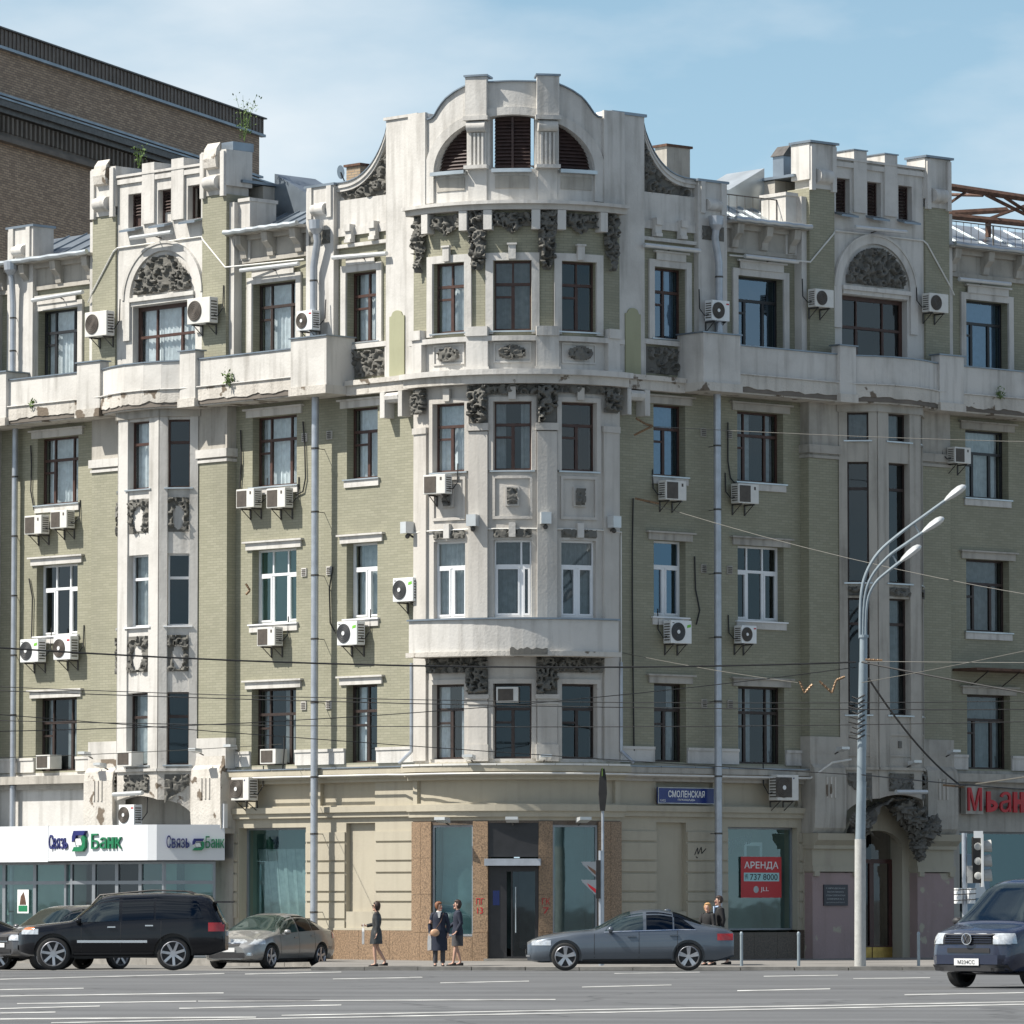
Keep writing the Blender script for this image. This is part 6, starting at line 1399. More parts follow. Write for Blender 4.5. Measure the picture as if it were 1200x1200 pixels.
# edge-on signals and sign right of the portal
p = px3(704, 1125, 138.6); p.z = .13
ts = thing('pedestrian_signal', 'side view pedestrian signal with two hoods and reddish visors before the portal', 'traffic signal', p)
m = MB(); m.tube([p, p + Vector((0, 0, 3.0))], .055, 10); m.build('pole', 'pipe', ts)
m = MB(); m.box(lambda u, w, z: p + Vector((u, w, z)), -.12, .0, -.17, .17, 1.75, 2.75); m.build('signal_housing', 'black', ts)
for z in (2.35, 1.88):
    m = MB(); q = lambda u, w, z_: p + Vector((u, w, z_))
    m.prism(lambda u, w, z_: p + Vector((u, w, z_)), [(-.12, z - .02), (-.16, z - .02), (-.48, z + .30), (-.48, z + .34), (-.12, z + .34)], -.17, -.155); m.prism(lambda u, w, z_: p + Vector((u, w, z_)), [(-.12, z - .02), (-.16, z - .02), (-.48, z + .30), (-.48, z + .34), (-.12, z + .34)], .155, .17); m.box(q, -.5, -.12, -.17, .17, z + .34, z + .36); m.build('hood', 'grey_f', ts)
    m = MB(); m.prism(lambda u, w, z_: p + Vector((u, w, z_)), [(-.13, z + .01), (-.30, z + .17), (-.36, z + .27), (-.13, z + .12)], -.178, -.172); m.build('visor_lining', 'red_l' if z < 2 else 'rust', ts)
p2 = px3(706.5, 1125, 139.2); p2.z = .13
sgp = thing('signal_post', 'tall post with a dark traffic signal backplate seen edge on above the portal', 'traffic signal', p2)
m = MB(); m.tube([p2, p2 + Vector((0, 0, 4.2))], .035, 8); m.build('pole', 'pipe', sgp)
m = MB(); m.prism(lambda u, w, z: p2 + Vector((u, w, z)), [(-.07, 4.05), (-.11, 4.5), (-.09, 4.9), (-.05, 5.15), (.05, 5.15), (.1, 4.85), (.11, 4.5), (.06, 4.05)], -.3, .3); m.build('signal_housing', 'black', sgp); m = MB(); m.box(lambda u, w, z: p2 + Vector((u, w, z)), -.03, .0, -.32, -.30, 4.95, 5.17); m.build('edge_trim', 'leaf', sgp)
# traffic light at the right
p = px3(1131, 1130, 138.0); p.z = .13
tl = thing('traffic_light', 'traffic light with white backplate seen from the side behind the blue van', 'traffic light', p)
Fq = lambda u, w, z: p + Vector((u, w, z))
m = MB(); m.tube([p, p + Vector((0, 0, 3.45))], .07, 12); m.build('pole', 'pipe', tl, smooth=True)
m = MB(); m.box(Fq, .20, .42, -.14, .14, 2.15, 3.35); m.build('signal_housing', 'black', tl)
m = MB(); m.box(Fq, .42, .48, -.22, .22, 2.05, 3.42); m.build('backplate', 'white_s', tl)
m = MB(); m.box(Fq, .22, .46, -.3, -.28, 3.32, 3.5); m.build('backplate_top', 'white_s', tl)
for z in (3.1, 2.72, 2.34): m = MB(); m.tube([Fq(.48, 0, z), Fq(.70, 0, z + .02)], [.14, .16], 12, cap=False); m.build('visor', 'pole2', tl); m = MB(); m.ball(Fq(.34, -.15, z), .10, 10, 8, (1, .4, 1)); m.build('lens_hood', 'pole2', tl)
m = MB(); m.box(Fq, .06, .2, -.1, .1, 2.15, 2.6); m.build('side_signal', 'pole2', tl)
for k in range(2): m = MB(); m.tube([Fq(-.18 + .34 * k, -.12, 1.62), Fq(-.18 + .34 * k, -.12, 2.02)], [.11, .11], 10); o = m.build('lens_cage', 'white_s', tl); 
m = MB()
for zz in (1.7, 1.85, 1.97): m.tube([Fq(-.3, -.24, zz), Fq(.28, -.24, zz + .03)], .012, 4)
m.build('cage_wire', 'black', tl)

# ---------------------------------------------------------------- vehicles
def paint(name, col, metal=.0, rough=.28, coat=1.0, spec=.5):
    return simple(name, col, rough, metal, .04, 1.5, coat=coat, spec=spec)
M['p_black'] = paint('black_car_paint', (.006, .007, .010), 0, .15, .25, .35); M['p_grey'] = paint('blue_grey_car_paint', (.095, .115, .14), .45, .35); M['p_silver'] = paint('warm_silver_paint', (.27, .27, .262), .5, .35); M['p_dsilver'] = paint('dark_silver_paint', (.10, .10, .105), .5, .35); M['p_blue'] = paint('dark_blue_paint', (.012, .019, .046), .1, .25)
M['chrome'] = simple('chrome', (.75, .76, .78), .12, 1.0, .03, 3); M['rim'] = simple('alloy_rim', (.48, .48, .50), .3, .8, .05, 4); M['tyre'] = simple('tyre_rubber', (.022, .022, .022), .85, 0, .2, 12, .3)
M['plast'] = simple('black_plastic', (.022, .022, .024), .6, 0, .1, 6); M['carglass'] = glass('car_glass', (.75, .85, .85), .12, (.42, .52, .50)); M['cargl_d'] = glass('tinted_car_glass', (.6, .65, .7), .08, (.04, .05, .05))
M['tail'] = simple('red_tail_lamp', (.42, .015, .012), .2, 0, .05, 4, coat=1.0); M['head'] = simple('headlamp_glass', (.55, .58, .60), .12, .35, .25, 14, coat=1.0); M['amber'] = simple('amber_lens', (.65, .16, .03), .2, 0, .05, 4, coat=1.0); M['plate'] = simple('number_plate', (.7, .7, .69), .5, 0, .05, 8)
M['seat'] = simple('car_interior', (.05, .048, .045), .9, 0, .2, 5)
def lin(p):
    def f(x):
        if x <= p[0][0]: return p[0][1]
        for (a, za), (b, zb) in zip(p, p[1:]):
            if x <= b: return za + (zb - za) * (x - a) / (b - a)
        return p[-1][1]
    return f
def smooth(f, w):
    return lambda x: sum(f(x + w * (k / 4)) * (5 - abs(k)) for k in range(-4, 5)) / 25.0
def car(name, label, S, loc, rz, group=None):
    """local x: 0 at the nose, L at the tail; y: +-half width; z up"""
    L, Wd = S['L'], S['W']; t = thing(name, label, S['cat'], loc, rz, group)
    top = smooth(lin(S['top']), S.get('ts', .10)); belt0 = smooth(lin(S['belt']), .12); belt = lambda x: min(belt0(x), top(x) - .02); hw = smooth(lin([(a, b * Wd / 2) for a, b in S['plan']]), .10); low = smooth(lin(S['low']), .05)
    lean = S.get('lean', .2)
    def Y(x, z):                     # side surface half width at (x, z)
        b, tt, h = belt(x), top(x), hw(x)
        if z <= b:
            q = (z - low(x)) / max(.05, b - low(x)); return h * (1 - .10 * max(0, .35 - q) ** 1.5 / .2 - .045 * max(0, q - .6) ** 1.3 / .3)
        s = min(.999, (z - b) / (tt - b)); k = min(1, (tt - b) / .35); p = 2.1 + 2.2 * k
        return h * .955 * (1 - s ** p) ** (1 / p) * (1 - lean * k * s)
    def topz(x, y):                  # height of the upper skin at (x, y)
        b, tt = belt(x), top(x); lo, hi = b, tt
        for _ in range(22):
            mid = (lo + hi) / 2
            if Y(x, mid) > abs(y): lo = mid
            else: hi = mid
        return lo
    xs = [0.0, .012, .03, .06, .1, .15] + [.2 + (L - .4) * k / 60 for k in range(61)] + [L - .15, L - .1, L - .06, L - .03, L - .012, L]
    vs = []; NS = None
    for x in xs:
        e = min(x, L - x); rr = 1 - .10 * max(0, 1 - e / .12) ** 2    # soft nose and tail edge
        b, tt, lw = belt(x), top(x), low(x); ring = [(0, lw), (hw(x) * .8 * rr, lw), (Y(x, lw + .04) * rr, lw + .04)]
        for k in range(1, 7): z = lw + .04 + (b - lw - .04) * k / 6; ring.append((Y(x, z) * rr, z))
        for k in range(1, 9):
            s = math.sin(k / 9 * math.pi / 2); z = b + (tt - b) * s; ring.append((Y(x, z) * rr, z))
        for k in (.6, .3): ring.append((0 + ring[-1 if k == .6 else -2][0] * k, tt - .0))
        ring.append((0, tt)); NS = len(ring)
        vs += [Vector((x, -y, z)) for y, z in ring] + [Vector((x, y, z)) for y, z in ring[1:-1]][::-1]
    n = 2 * NS - 2; fs = []
    for i in range(len(xs) - 1):
        for k in range(n): fs.append((i * n + k, i * n + (k + 1) % n, (i + 1) * n + (k + 1) % n, (i + 1) * n + k))
    fs.append(tuple(range(n))); fs.append(tuple((len(xs) - 1) * n + k for k in range(n)))
    m = MB(); m.raw(vs, fs); body = m.build('body', S['paint'], t, smooth=False, world=False)
    # wheel arches cut out
    R = S['wr']; ar = S.get('ar', R + .055); cut = MB()
    for wx in S['wx']: cut.tube([(wx, -Wd, R + .015), (wx, -Wd * .5 + .34, R + .015)], ar, 32); cut.tube([(wx, Wd * .5 - .34, R + .015), (wx, Wd, R + .015)], ar, 32)
    cu = cut.build('cutter', S['paint'], t, world=False); bpy.context.view_layer.update(); md = body.modifiers.new('b', 'BOOLEAN'); md.operation = 'DIFFERENCE'; md.object = cu; md.solver = 'EXACT'
    dg = bpy.context.evaluated_depsgraph_get(); me = bpy.data.meshes.new_from_object(body.evaluated_get(dg)); body.modifiers.clear(); body.data = me; bpy.data.objects.remove(cu)
    me.polygons.foreach_set('use_smooth', [True] * len(me.polygons)); me.set_sharp_from_angle(angle=R_(32))
    def P(x, z, s, o=.006): return Vector((x, s * (Y(x, z) + o), z))
    def patch(nm, mat, x0, x1, zl, zh, s, o=.006, n=8, par=None):
        m = MB(); zl = zl if callable(zl) else (lambda x, v=zl: v); zh = zh if callable(zh) else (lambda x, v=zh: v); nz = 4
        for i in range(n):
            a, b = x0 + (x1 - x0) * i / n, x0 + (x1 - x0) * (i + 1) / n
            for j in range(nz):
                f = lambda x, q: zl(x) + (zh(x) - zl(x)) * q / nz
                if f(a, nz) - f(a, 0) < .005 and f(b, nz) - f(b, 0) < .005: continue
                m.face([P(a, f(a, j), s, o), P(b, f(b, j), s, o), P(b, f(b, j + 1), s, o), P(a, f(a, j + 1), s, o)])
        return m.build(nm, mat, par or t, smooth=True, world=False)
    # glazing
    wt = lambda x: belt(x) + (top(x) - belt(x)) * S.get('gtop', .80)
    for s in (-1, 1):
        for gi, (a, b) in enumerate(S['win']):
            g = patch('side_window', 'carglass' if gi == 0 and not S.get('dark') else 'cargl_d', a, b, lambda x: belt(x) + .035, lambda x: max(belt(x) + .035, min(wt(x), belt(x) + .035 + (x - S['win'][0][0]) * 1.2, S.get('wrear', 99) if x < 0 else 99, belt(x) + .035 + max(0, (S['win'][-1][1] - x)) * S.get('rs', 3))), s, .008, n=14)
        tr_ = S.get('trim')
        if tr_: patch('window_trim', 'chrome', S['win'][0][0], S['win'][-1][1], lambda x: belt(x) + .012, lambda x: belt(x) + .034, s, .010, n=20)
        for dx in S['seams']:
            patch('door_seam', 'plast', dx, dx + .012, lambda x: low(x) + .1, lambda x: belt(x), s, .003, n=1)
        for dx in S['handles']:
            hz = belt(dx) - S.get('hd', .12); m = MB(); m.box(lambda u, w, z: Vector((u, s * w, z)), dx, dx + .19, Y(dx, hz) - .01, Y(dx, hz) + .035, hz, hz + .032); m.build('door_handle', S.get('hm', S['paint']), t, world=False)
        patch('sill_trim', 'plast', S['wx'][0] + ar + .02, S['wx'][1] - ar - .02, lambda x: low(x) + .03, lambda x: low(x) + S.get('sill', .09), s, .012, n=4)
        if S.get('strip'): patch('door_moulding', 'chrome', S['wx'][0] + ar + .1, S['wx'][1] - ar - .15, S['strip'], S['strip'] + .06, s, .02, n=6)
        mx_ = S['win'][0][0] + S.get('mo', .12); mz = belt(mx_) + .03; mw = Y(mx_, belt(mx_))
        m = MB(); m.ball((mx_, s * (mw + .13), mz + .05), .1, 10, 8, (.75, 1.05, .72)); m.box(lambda u, w, z: Vector((u, s * w, z)), mx_ - .03, mx_ + .03, mw - .05, mw + .1, mz - .02, mz + .03); m.build('mirror', S.get('mm', S['paint']), t, smooth=True, world=False)
        a, b, zl, zh = S['headl']; patch('headlight', 'head', a, b, zl, zh, s, .010, n=8)
        if S.get('amber'): q = S['amber']; patch('indicator', 'amber', q[0], q[1], q[2], q[3], s, .014, n=4)
        a, b, zl, zh = S['taill']; patch('tail_lamp', 'tail', a, b, zl, zh, s, .010, n=6)
    # front and rear screens
    def screen(nm, x0, x1, f0, mat):
        m = MB(); nn = 10
        for i in range(nn):
            for j in range(12):
                q = []
                for ii, jj in ((i, j), (i + 1, j), (i + 1, j + 1), (i, j + 1)):
                    x = x0 + (x1 - x0) * ii / nn; yy = hw(x) * f0 * (1 - .16 * abs(ii / nn if x1 > x0 and nm == 'windscreen' else 0)) * (-1 + 2 * jj / 12); q.append(Vector((x + (-.006 if nm == 'windscreen' else .006), yy, topz(x, yy) + .008)))
                m.face(q)
        return m.build(nm, mat, t, smooth=True, world=False)
    screen('windscreen', *S['ws'], .84, 'carglass'); 
    if S.get('rsx'): screen('rear_window', *S['rsx'], .74, 'cargl_d')
    # nose
    ez = S['nose']
    for nm, mat, y0, y1, z0, z1, d in ez:
        for s in ((1,) if y0 < 0 else (-1, 1)):
            m = MB(); nn = 8; ya, yb = (y0, y1) if s > 0 else (-y1, -y0)
            def nx(y, z, d=d):   # nose skin position
                lo, hi = 0.0, .9
                for _ in range(18):
                    mid = (lo + hi) / 2
                    ok = Y(mid, z) * (1 - .10 * max(0, 1 - mid / .12) ** 2) > abs(y) if z < top(mid) else False
                    if ok: hi = mid
                    else: lo = mid
                return hi - d
            for i in range(nn):
                a, b = ya + (yb - ya) * i / nn, ya + (yb - ya) * (i + 1) / nn
                for j in range(3):
                    za, zb = z0 + (z1 - z0) * j / 3, z0 + (z1 - z0) * (j + 1) / 3
                    m.face([Vector((nx(a, za), a, za)), Vector((nx(b, za), b, za)), Vector((nx(b, zb), b, zb)), Vector((nx(a, zb), a, zb))])
            m.build(nm, mat, t, smooth=True, world=False)
    for nm, mat, y0, y1, z0, z1, dx in S.get('rear', []): m = MB(); m.box(IDF, L - .02, L + dx, y0, y1, z0, z1); m.build(nm, mat, t, world=False)
    # wheels
    for wx in S['wx']:
        for s in (-1, 1):
            yo = s * (Wd / 2 - .03); yi = s * (Wd / 2 - .26)
            m = MB(); pr_ = [(yi, .72), (yi, .93), (yi + s * .02, .985), (yi + s * .19, .995), (yo - s * .015, .955), (yo, .86), (yo - s * .002, .76), (yo - s * .05, .70), (yi + s * .03, .68)]; vs_ = [(wx + math.cos(2 * math.pi * k / 36) * R * q, y_, R + math.sin(2 * math.pi * k / 36) * R * q) for y_, q in pr_ for k in range(36)]
            m.raw([Vector(v) for v in vs_], [(i * 36 + k, i * 36 + (k + 1) % 36, (i + 1) * 36 + (k + 1) % 36, (i + 1) * 36 + k) for i in range(len(pr_) - 1) for k in range(36)]); w = m.build('wheel', 'tyre', t, smooth=True, world=False)
            ri = R * .70; m = MB(); m.tube([(wx, yo - s * .07, R), (wx, yo + s * .0, R)], [ri * .92, ri * 1.03], 28, cap=False); m.tube([(wx, yo, R), (wx, yo + s * .008, R)], [ri * 1.07, ri * 1.02], 28, cap=False); m.build('rim', S.get('rim', 'rim'), w, smooth=True, world=False)
            m = MB(); m.tube([(wx, yo - s * .09, R), (wx, yo - s * .06, R)], ri * .95, 20); m.build('brake_disc', 'plast', w, world=False)
            ns = S.get('spokes', 5)
            for k in range(ns):
                for off in ((-.13, .13) if S.get('twin') else (0,)):
                    a = 2 * math.pi * k / ns + .3 + off; m = MB(); q = (lambda wx, a, yo: (lambda u, w_, z: Vector((wx + math.cos(a) * u - math.sin(a) * z, w_, R + math.sin(a) * u + math.cos(a) * z))))(wx, a, yo)
                    wd_ = .025 if S.get('twin') else .032; m.raw([q(ri * .12, yo - s * .02, -wd_ * 1.0), q(ri * .12, yo - s * .02, wd_), q(ri, yo - s * .005, wd_ * 1.0), q(ri, yo - s * .005, -wd_), q(ri * .12, yo - s * .06, -wd_), q(ri * .12, yo - s * .06, wd_), q(ri, yo - s * .05, wd_), q(ri, yo - s * .05, -wd_)], [(0, 1, 2, 3), (4, 5, 6, 7), (0, 1, 5, 4), (1, 2, 6, 5), (2, 3, 7, 6), (3, 0, 4, 7)]); m.build('spoke', S.get('rim', 'rim'), w, world=False)
            m = MB(); m.tube([(wx, yo - s * .06, R), (wx, yo - s * .005, R)], ri * .2, 14); m.build('hub', S.get('rim', 'rim'), w, world=False)
    m = MB(); m.box(IDF, S['wx'][0] - .2, S['wx'][1] + .2, -Wd * .36, Wd * .36, low(L / 2) - .05, low(L / 2) + .03); m.build('underbody', 'plast', t, world=False)
    for q in S.get('extra', []): q(t, dict(P=P, Y=Y, top=top, belt=belt, patch=patch, hw=hw, L=L, W=Wd))
    return t
def rails(t, e):
    for s in (-1, 1):
        y = s * (e['W'] / 2 * .70); m = MB(); m.tube([(1.75, y, e['top'](1.75) - .02), (1.95, y, e['top'](1.95) + .05), (3.2, y, e['top'](3.2) + .055), (4.0, y, e['top'](4.0) + .05), (4.2, y, e['top'](4.2) - .01)], .022, 6); m.build('roof_rail', 'steel', t, smooth=True, world=False)
    m = MB(); m.box(IDF, e['L'] - .25, e['L'] + .12, -.66, .66, e['top'](e['L'] - .3) - .06, e['top'](e['L'] - .3) - .02); m.build('roof_spoiler', 'plast', t, world=False)
suv = dict(cat='suv', L=4.95, W=1.94, paint='p_black', ts=.12, lean=.16, wr=.40, wx=(.86, 3.72), ar=.47, gtop=.84, rs=4.0,
    top=[(0, .92), (.12, 1.04), (.5, 1.10), (1.15, 1.17), (1.30, 1.2), (1.95, 1.76), (2.3, 1.82), (3.4, 1.86), (4.4, 1.82), (4.62, 1.76), (4.85, 1.25), (4.95, 1.1)],
    belt=[(0, .74), (.3, .98), (1.2, 1.10), (3, 1.17), (4.6, 1.22), (4.95, 1.0)], plan=[(0, .66), (.12, .84), (.4, .96), (.9, 1), (4.2, 1), (4.75, .94), (4.95, .82)], low=[(0, .42), (.3, .34), (4.6, .36), (4.95, .48)],
    win=[(1.42, 2.42), (2.5, 3.25), (3.3, 4.42)], seams=[1.52, 2.46, 3.42], handles=[2.15, 3.05], hm='chrome', ws=(1.3, 1.98), rsx=(4.86, 4.66), strip=.66, headl=(.08, .50, .86, .99), amber=(.14, .4, .97, 1.03), taill=(4.55, 4.93, .93, 1.14), sill=.08, mo=.05, mm='p_black', spokes=7,
    nose=[('grille', 'plast', -.45, .45, .72, .95, .02), ('bumper_grille', 'plast', -.6, .6, .48, .60, .02), ('number_plate', 'plate', -.26, .26, .56, .67, .035), ('chrome_bar', 'chrome', -.42, .42, .84, .88, .035)], rear=[('number_plate', 'plate', -.26, .26, .82, .93, .02)], extra=[rails])
def place(S, xf, xr, Y0, rz=0):
    a, b = px3(xf, 1100, Y0), px3(xr, 1100, Y0); return Vector((a.x, Y0, roadz(Y0)))
suv['L'] = 4.95
car('parked_suv', 'large black four wheel drive parked along the road before the bank', suv, place(suv, 20, 265, 126.5) + Vector((0, .97, 0)), 0)
def bmw_x(t, e):
    m = MB(); m.ball((3.35, 0, e['top'](3.35) + .0), .06, 8, 6, (1.4, .3, .8)); m.build('antenna_fin', 'p_grey', t, smooth=True, world=False)
sed = dict(cat='car', L=4.90, W=1.86, paint='p_grey', ts=.16, lean=.24, wr=.335, wx=(.90, 3.82), ar=.385, gtop=.86, rs=.75, trim=True,
    top=[(0, .64), (.06, .73), (.35, .83), (.9, .93), (1.60, .99), (2.30, 1.37), (2.75, 1.455), (3.15, 1.46), (3.6, 1.36), (4.2, 1.10), (4.6, 1.05), (4.85, .98), (4.9, .85)],
    belt=[(0, .54), (.25, .70), (1.2, .86), (2.2, .91), (3.6, .95), (4.5, .94), (4.9, .8)], plan=[(0, .62), (.12, .80), (.45, .93), (1, 1), (3.9, 1), (4.6, .93), (4.9, .8)], low=[(0, .24), (.3, .19), (4.5, .22), (4.9, .34)],
    win=[(1.82, 2.74), (2.82, 3.44), (3.48, 4.0)], seams=[1.58, 2.64, 3.55], handles=[2.38, 3.38], ws=(1.62, 2.45), rsx=(4.12, 3.45), headl=(.10, .56, .60, .72), taill=(4.5, 4.88, .72, .88), sill=.07, mo=.15, spokes=5, twin=True,
    nose=[('grille', 'plast', .04, .30, .50, .66, .02), ('bumper_grille', 'plast', -.5, .5, .28, .38, .02), ('number_plate', 'plate', -.26, .26, .40, .50, .035), ('fog_lamp', 'chrome', .52, .68, .33, .37, .03)], rear=[], extra=[bmw_x])
car('sedan_car', 'blue grey sedan with chrome window line at the kerb before the portal', sed, place(sed, 618, 860, 125.7) + Vector((0, .93, 0)), 0)
foc = dict(cat='car', L=4.49, W=1.84, paint='p_silver', ts=.14, lean=.22, wr=.325, wx=(.86, 3.50), ar=.375, gtop=.86, rs=.9,
    top=[(0, .58), (.08, .70), (.4, .84), (.9, .97), (1.15, 1.02), (1.95, 1.42), (2.4, 1.495), (2.9, 1.48), (3.5, 1.30), (3.95, 1.10), (4.3, 1.07), (4.45, .98), (4.49, .9)],
    belt=[(0, .5), (.3, .70), (1.0, .88), (2.2, .95), (3.4, 1.0), (4.2, .98), (4.49, .85)], plan=[(0, .62), (.1, .80), (.4, .93), (.9, 1), (3.6, 1), (4.3, .92), (4.49, .82)], low=[(0, .26), (.3, .2), (4.1, .23), (4.49, .36)],
    win=[(1.35, 2.25), (2.31, 3.0), (3.04, 3.45)], seams=[1.3, 2.28, 3.12], handles=[2.02, 2.9], ws=(1.18, 2.02), rsx=(3.86, 3.2), headl=(.06, .58, .66, .80), taill=(4.15, 4.47, .8, 1.0), sill=.07, mo=.12, spokes=5, rim='rim',
    nose=[('grille', 'plast', -.36, .36, .62, .68, .02), ('chrome_bar', 'chrome', -.36, .36, .69, .71, .03), ('bumper_grille', 'plast', -.55, .55, .30, .44, .02), ('number_plate', 'plate', -.26, .26, .46, .57, .035), ('fog_lamp', 'chrome', .60, .74, .36, .44, .02)])
def park(S, nm, label, x, Y0, ang, group=None, zz=0.0):
    # ang: heading of the nose, degrees clockwise from image left toward the camera; (x, Y0) is the centre of the car
    a = R_(ang); fwd = Vector((-math.cos(a), -math.sin(a), 0)); c = px3(x, 1100, Y0); c.z = zz
    org = c + fwd * S['L'] / 2; back = -fwd; return car(nm, label, S, org, math.atan2(back.y, back.x), group)
park(foc, 'hatch_sedan', 'warm silver sedan parked nose out between black four wheel drive and downpipe', 316, 143.6, 62)
sil = dict(suv); sil.update(L=4.45, paint='p_dsilver', wr=.36, wx=(.82, 3.44), ar=.42, W=1.82, strip=None, hm='p_dsilver', mm='p_dsilver', rsx=None, extra=[], spokes=5,
    top=[(0, .86), (.1, .98), (.5, 1.05), (1.05, 1.13), (1.2, 1.16), (1.85, 1.62), (2.2, 1.69), (3.2, 1.72), (4.0, 1.69), (4.2, 1.62), (4.38, 1.2), (4.45, 1.0)], belt=[(0, .7), (.3, .92), (1.2, 1.05), (4.1, 1.12), (4.45, .95)], plan=[(0, .68), (.12, .84), (.4, .95), (.9, 1), (3.7, 1), (4.25, .94), (4.45, .82)], low=[(0, .4), (.3, .32), (4.1, .34), (4.45, .46)],
    win=[(1.32, 2.2), (2.27, 3.0), (3.05, 3.9)], seams=[1.4, 2.23, 3.1], handles=[1.95, 2.8], ws=(1.2, 1.88), headl=(.08, .42, .80, .93), amber=None, taill=(4.1, 4.43, .9, 1.1),
    nose=[('grille', 'plast', -.36, .36, .78, .92, .02), ('chrome_bar', 'chrome', -.38, .38, .74, .77, .03), ('bumper_grille', 'plast', -.5, .5, .46, .56, .02), ('number_plate', 'plate', -.26, .26, .60, .71, .035), ('headlight', 'head', .42, .72, .78, .93, .02)])
park(sil, 'crossover_car', 'dark silver crossover half hidden behind the black four wheel drive', 76, 141.5, 44)
drk = dict(foc); drk.update(paint='p_black')
park(drk, 'dark_car', 'dark car cut off by the left edge of the picture beside the crossover', -56, 141.0, 5)
def van_x(t, e):
    m = MB(); m.tube([(-.045, 0, .86), (-.07, 0, .86)], [.105, .105], 20); b = m.build('emblem', 'chrome', t, world=False)
    m = MB(); m.tube([(-.071, 0, .86), (-.074, 0, .86)], [.088, .088], 20); m.build('emblem_field', 'plast', b, world=False)
    def ln(p): q = MB(); q.tube([(-.078, y, .86 + z) for y, z in p], .009, 4); q.build('emblem_stroke', 'chrome', b, world=False)
    ln([(-.04, .075), (0, .005), (.04, .075)]); ln([(-.08, .03), (-.04, -.07), (0, .0), (.04, -.07), (.08, .03)])
    for z in (.80, .84, .88, .92):
        m = MB(); m.box(IDF, -.03, .03, -.5, .5, z, z + .012); m.build('grille_bar', 'p_blue', t, world=False)
    for s in (-.45, .25): m = MB(); m.tube([(.78, s, 1.13), (.86, s + .35, 1.2), (.9, s + .62, 1.22)], .014, 5); m.build('wiper', 'plast', t, world=False)
van = dict(cat='van', L=4.79, W=1.84, paint='p_blue', ts=.10, lean=.13, wr=.33, wx=(.88, 3.80), ar=.39, gtop=.80, rs=6,
    top=[(0, .90), (.08, 1.0), (.35, 1.06), (.72, 1.14), (1.48, 1.80), (1.75, 1.90), (2.5, 1.94), (4.3, 1.93), (4.6, 1.85), (4.75, 1.2), (4.79, 1.0)],
    belt=[(0, .72), (.2, .93), (.75, 1.06), (2, 1.14), (4.5, 1.16), (4.79, .9)], plan=[(0, .80), (.08, .90), (.3, .96), (.8, 1), (4.4, 1), (4.7, .96), (4.79, .9)], low=[(0, .30), (.3, .26), (4.5, .3), (4.79, .4)],
    win=[(1.05, 1.9), (2.0, 3.1), (3.2, 4.4)], seams=[1.0, 1.95, 3.1], handles=[1.75, 2.1], ws=(.76, 1.56), rsx=None, headl=(.03, .24, .78, .96), amber=None, taill=(4.66, 4.78, .7, 1.1), sill=.12, mo=.05, mm='plast', spokes=5,
    nose=[('grille', 'plast', -.52, .52, .77, .95, .012), ('lower_grille', 'plast', -.45, .45, .62, .70, .012), ('bumper', 'p_blue', -.86, .86, .42, .58, .06), ('bumper_valance', 'plast', -.8, .8, .30, .41, .05), ('number_plate', 'plate', -.26, .26, .40, .52, .075), ('headlight', 'head', .53, .82, .77, .96, .02), ('fog_recess', 'plast', .5, .74, .30, .36, .05)], extra=[van_x])
vn = park(van, 'blue_van', 'dark blue van cut off by the right edge, driving towards the left', 1226, 94.5, 50, zz=roadz(94))
a = vn.rotation_euler.z; rv = vn.matrix_basis
tx = text('М234СС', 'plaque', Vector((0, 0, 0)), Vector((0, 1, 0)), UP, .36, .07, vn, .003)
tx.matrix_parent_inverse = Matrix.Identity(4)
for v in tx.data.vertices: v.co = Vector((-.082 - 0, -(v.co.y - .18), v.co.z + .425))

# ---------------------------------------------------------------- people
M['skin'] = simple('skin', (.50, .30, .22), .55, 0, .06, 12); M['hair_d'] = simple('dark_hair', (.035, .02, .015), .6, 0, .3, 30); M['hair_r'] = simple('auburn_hair', (.20, .08, .035), .6, 0, .3, 30); M['hair_b'] = simple('fair_hair', (.42, .24, .10), .6, 0, .3, 30)
M['navy'] = simple('navy_cloth', (.012, .017, .035), .8, 0, .2, 12); M['leather'] = simple('dark_leather_coat', (.035, .036, .036), .35, 0, .35, 10); M['greycl'] = simple('grey_cloth', (.06, .06, .065), .9, 0, .2, 12); M['black_c'] = simple('black_cloth', (.012, .012, .013), .85, 0, .2, 12)
M['tan'] = simple('tan_leather', (.50, .30, .18), .5, 0, .1, 10); M['whitecl'] = simple('white_cloth', (.68, .67, .65), .8, 0, .08, 10); M['lightblue'] = simple('pale_blue_scarf', (.35, .45, .6), .8, 0, .1, 10)
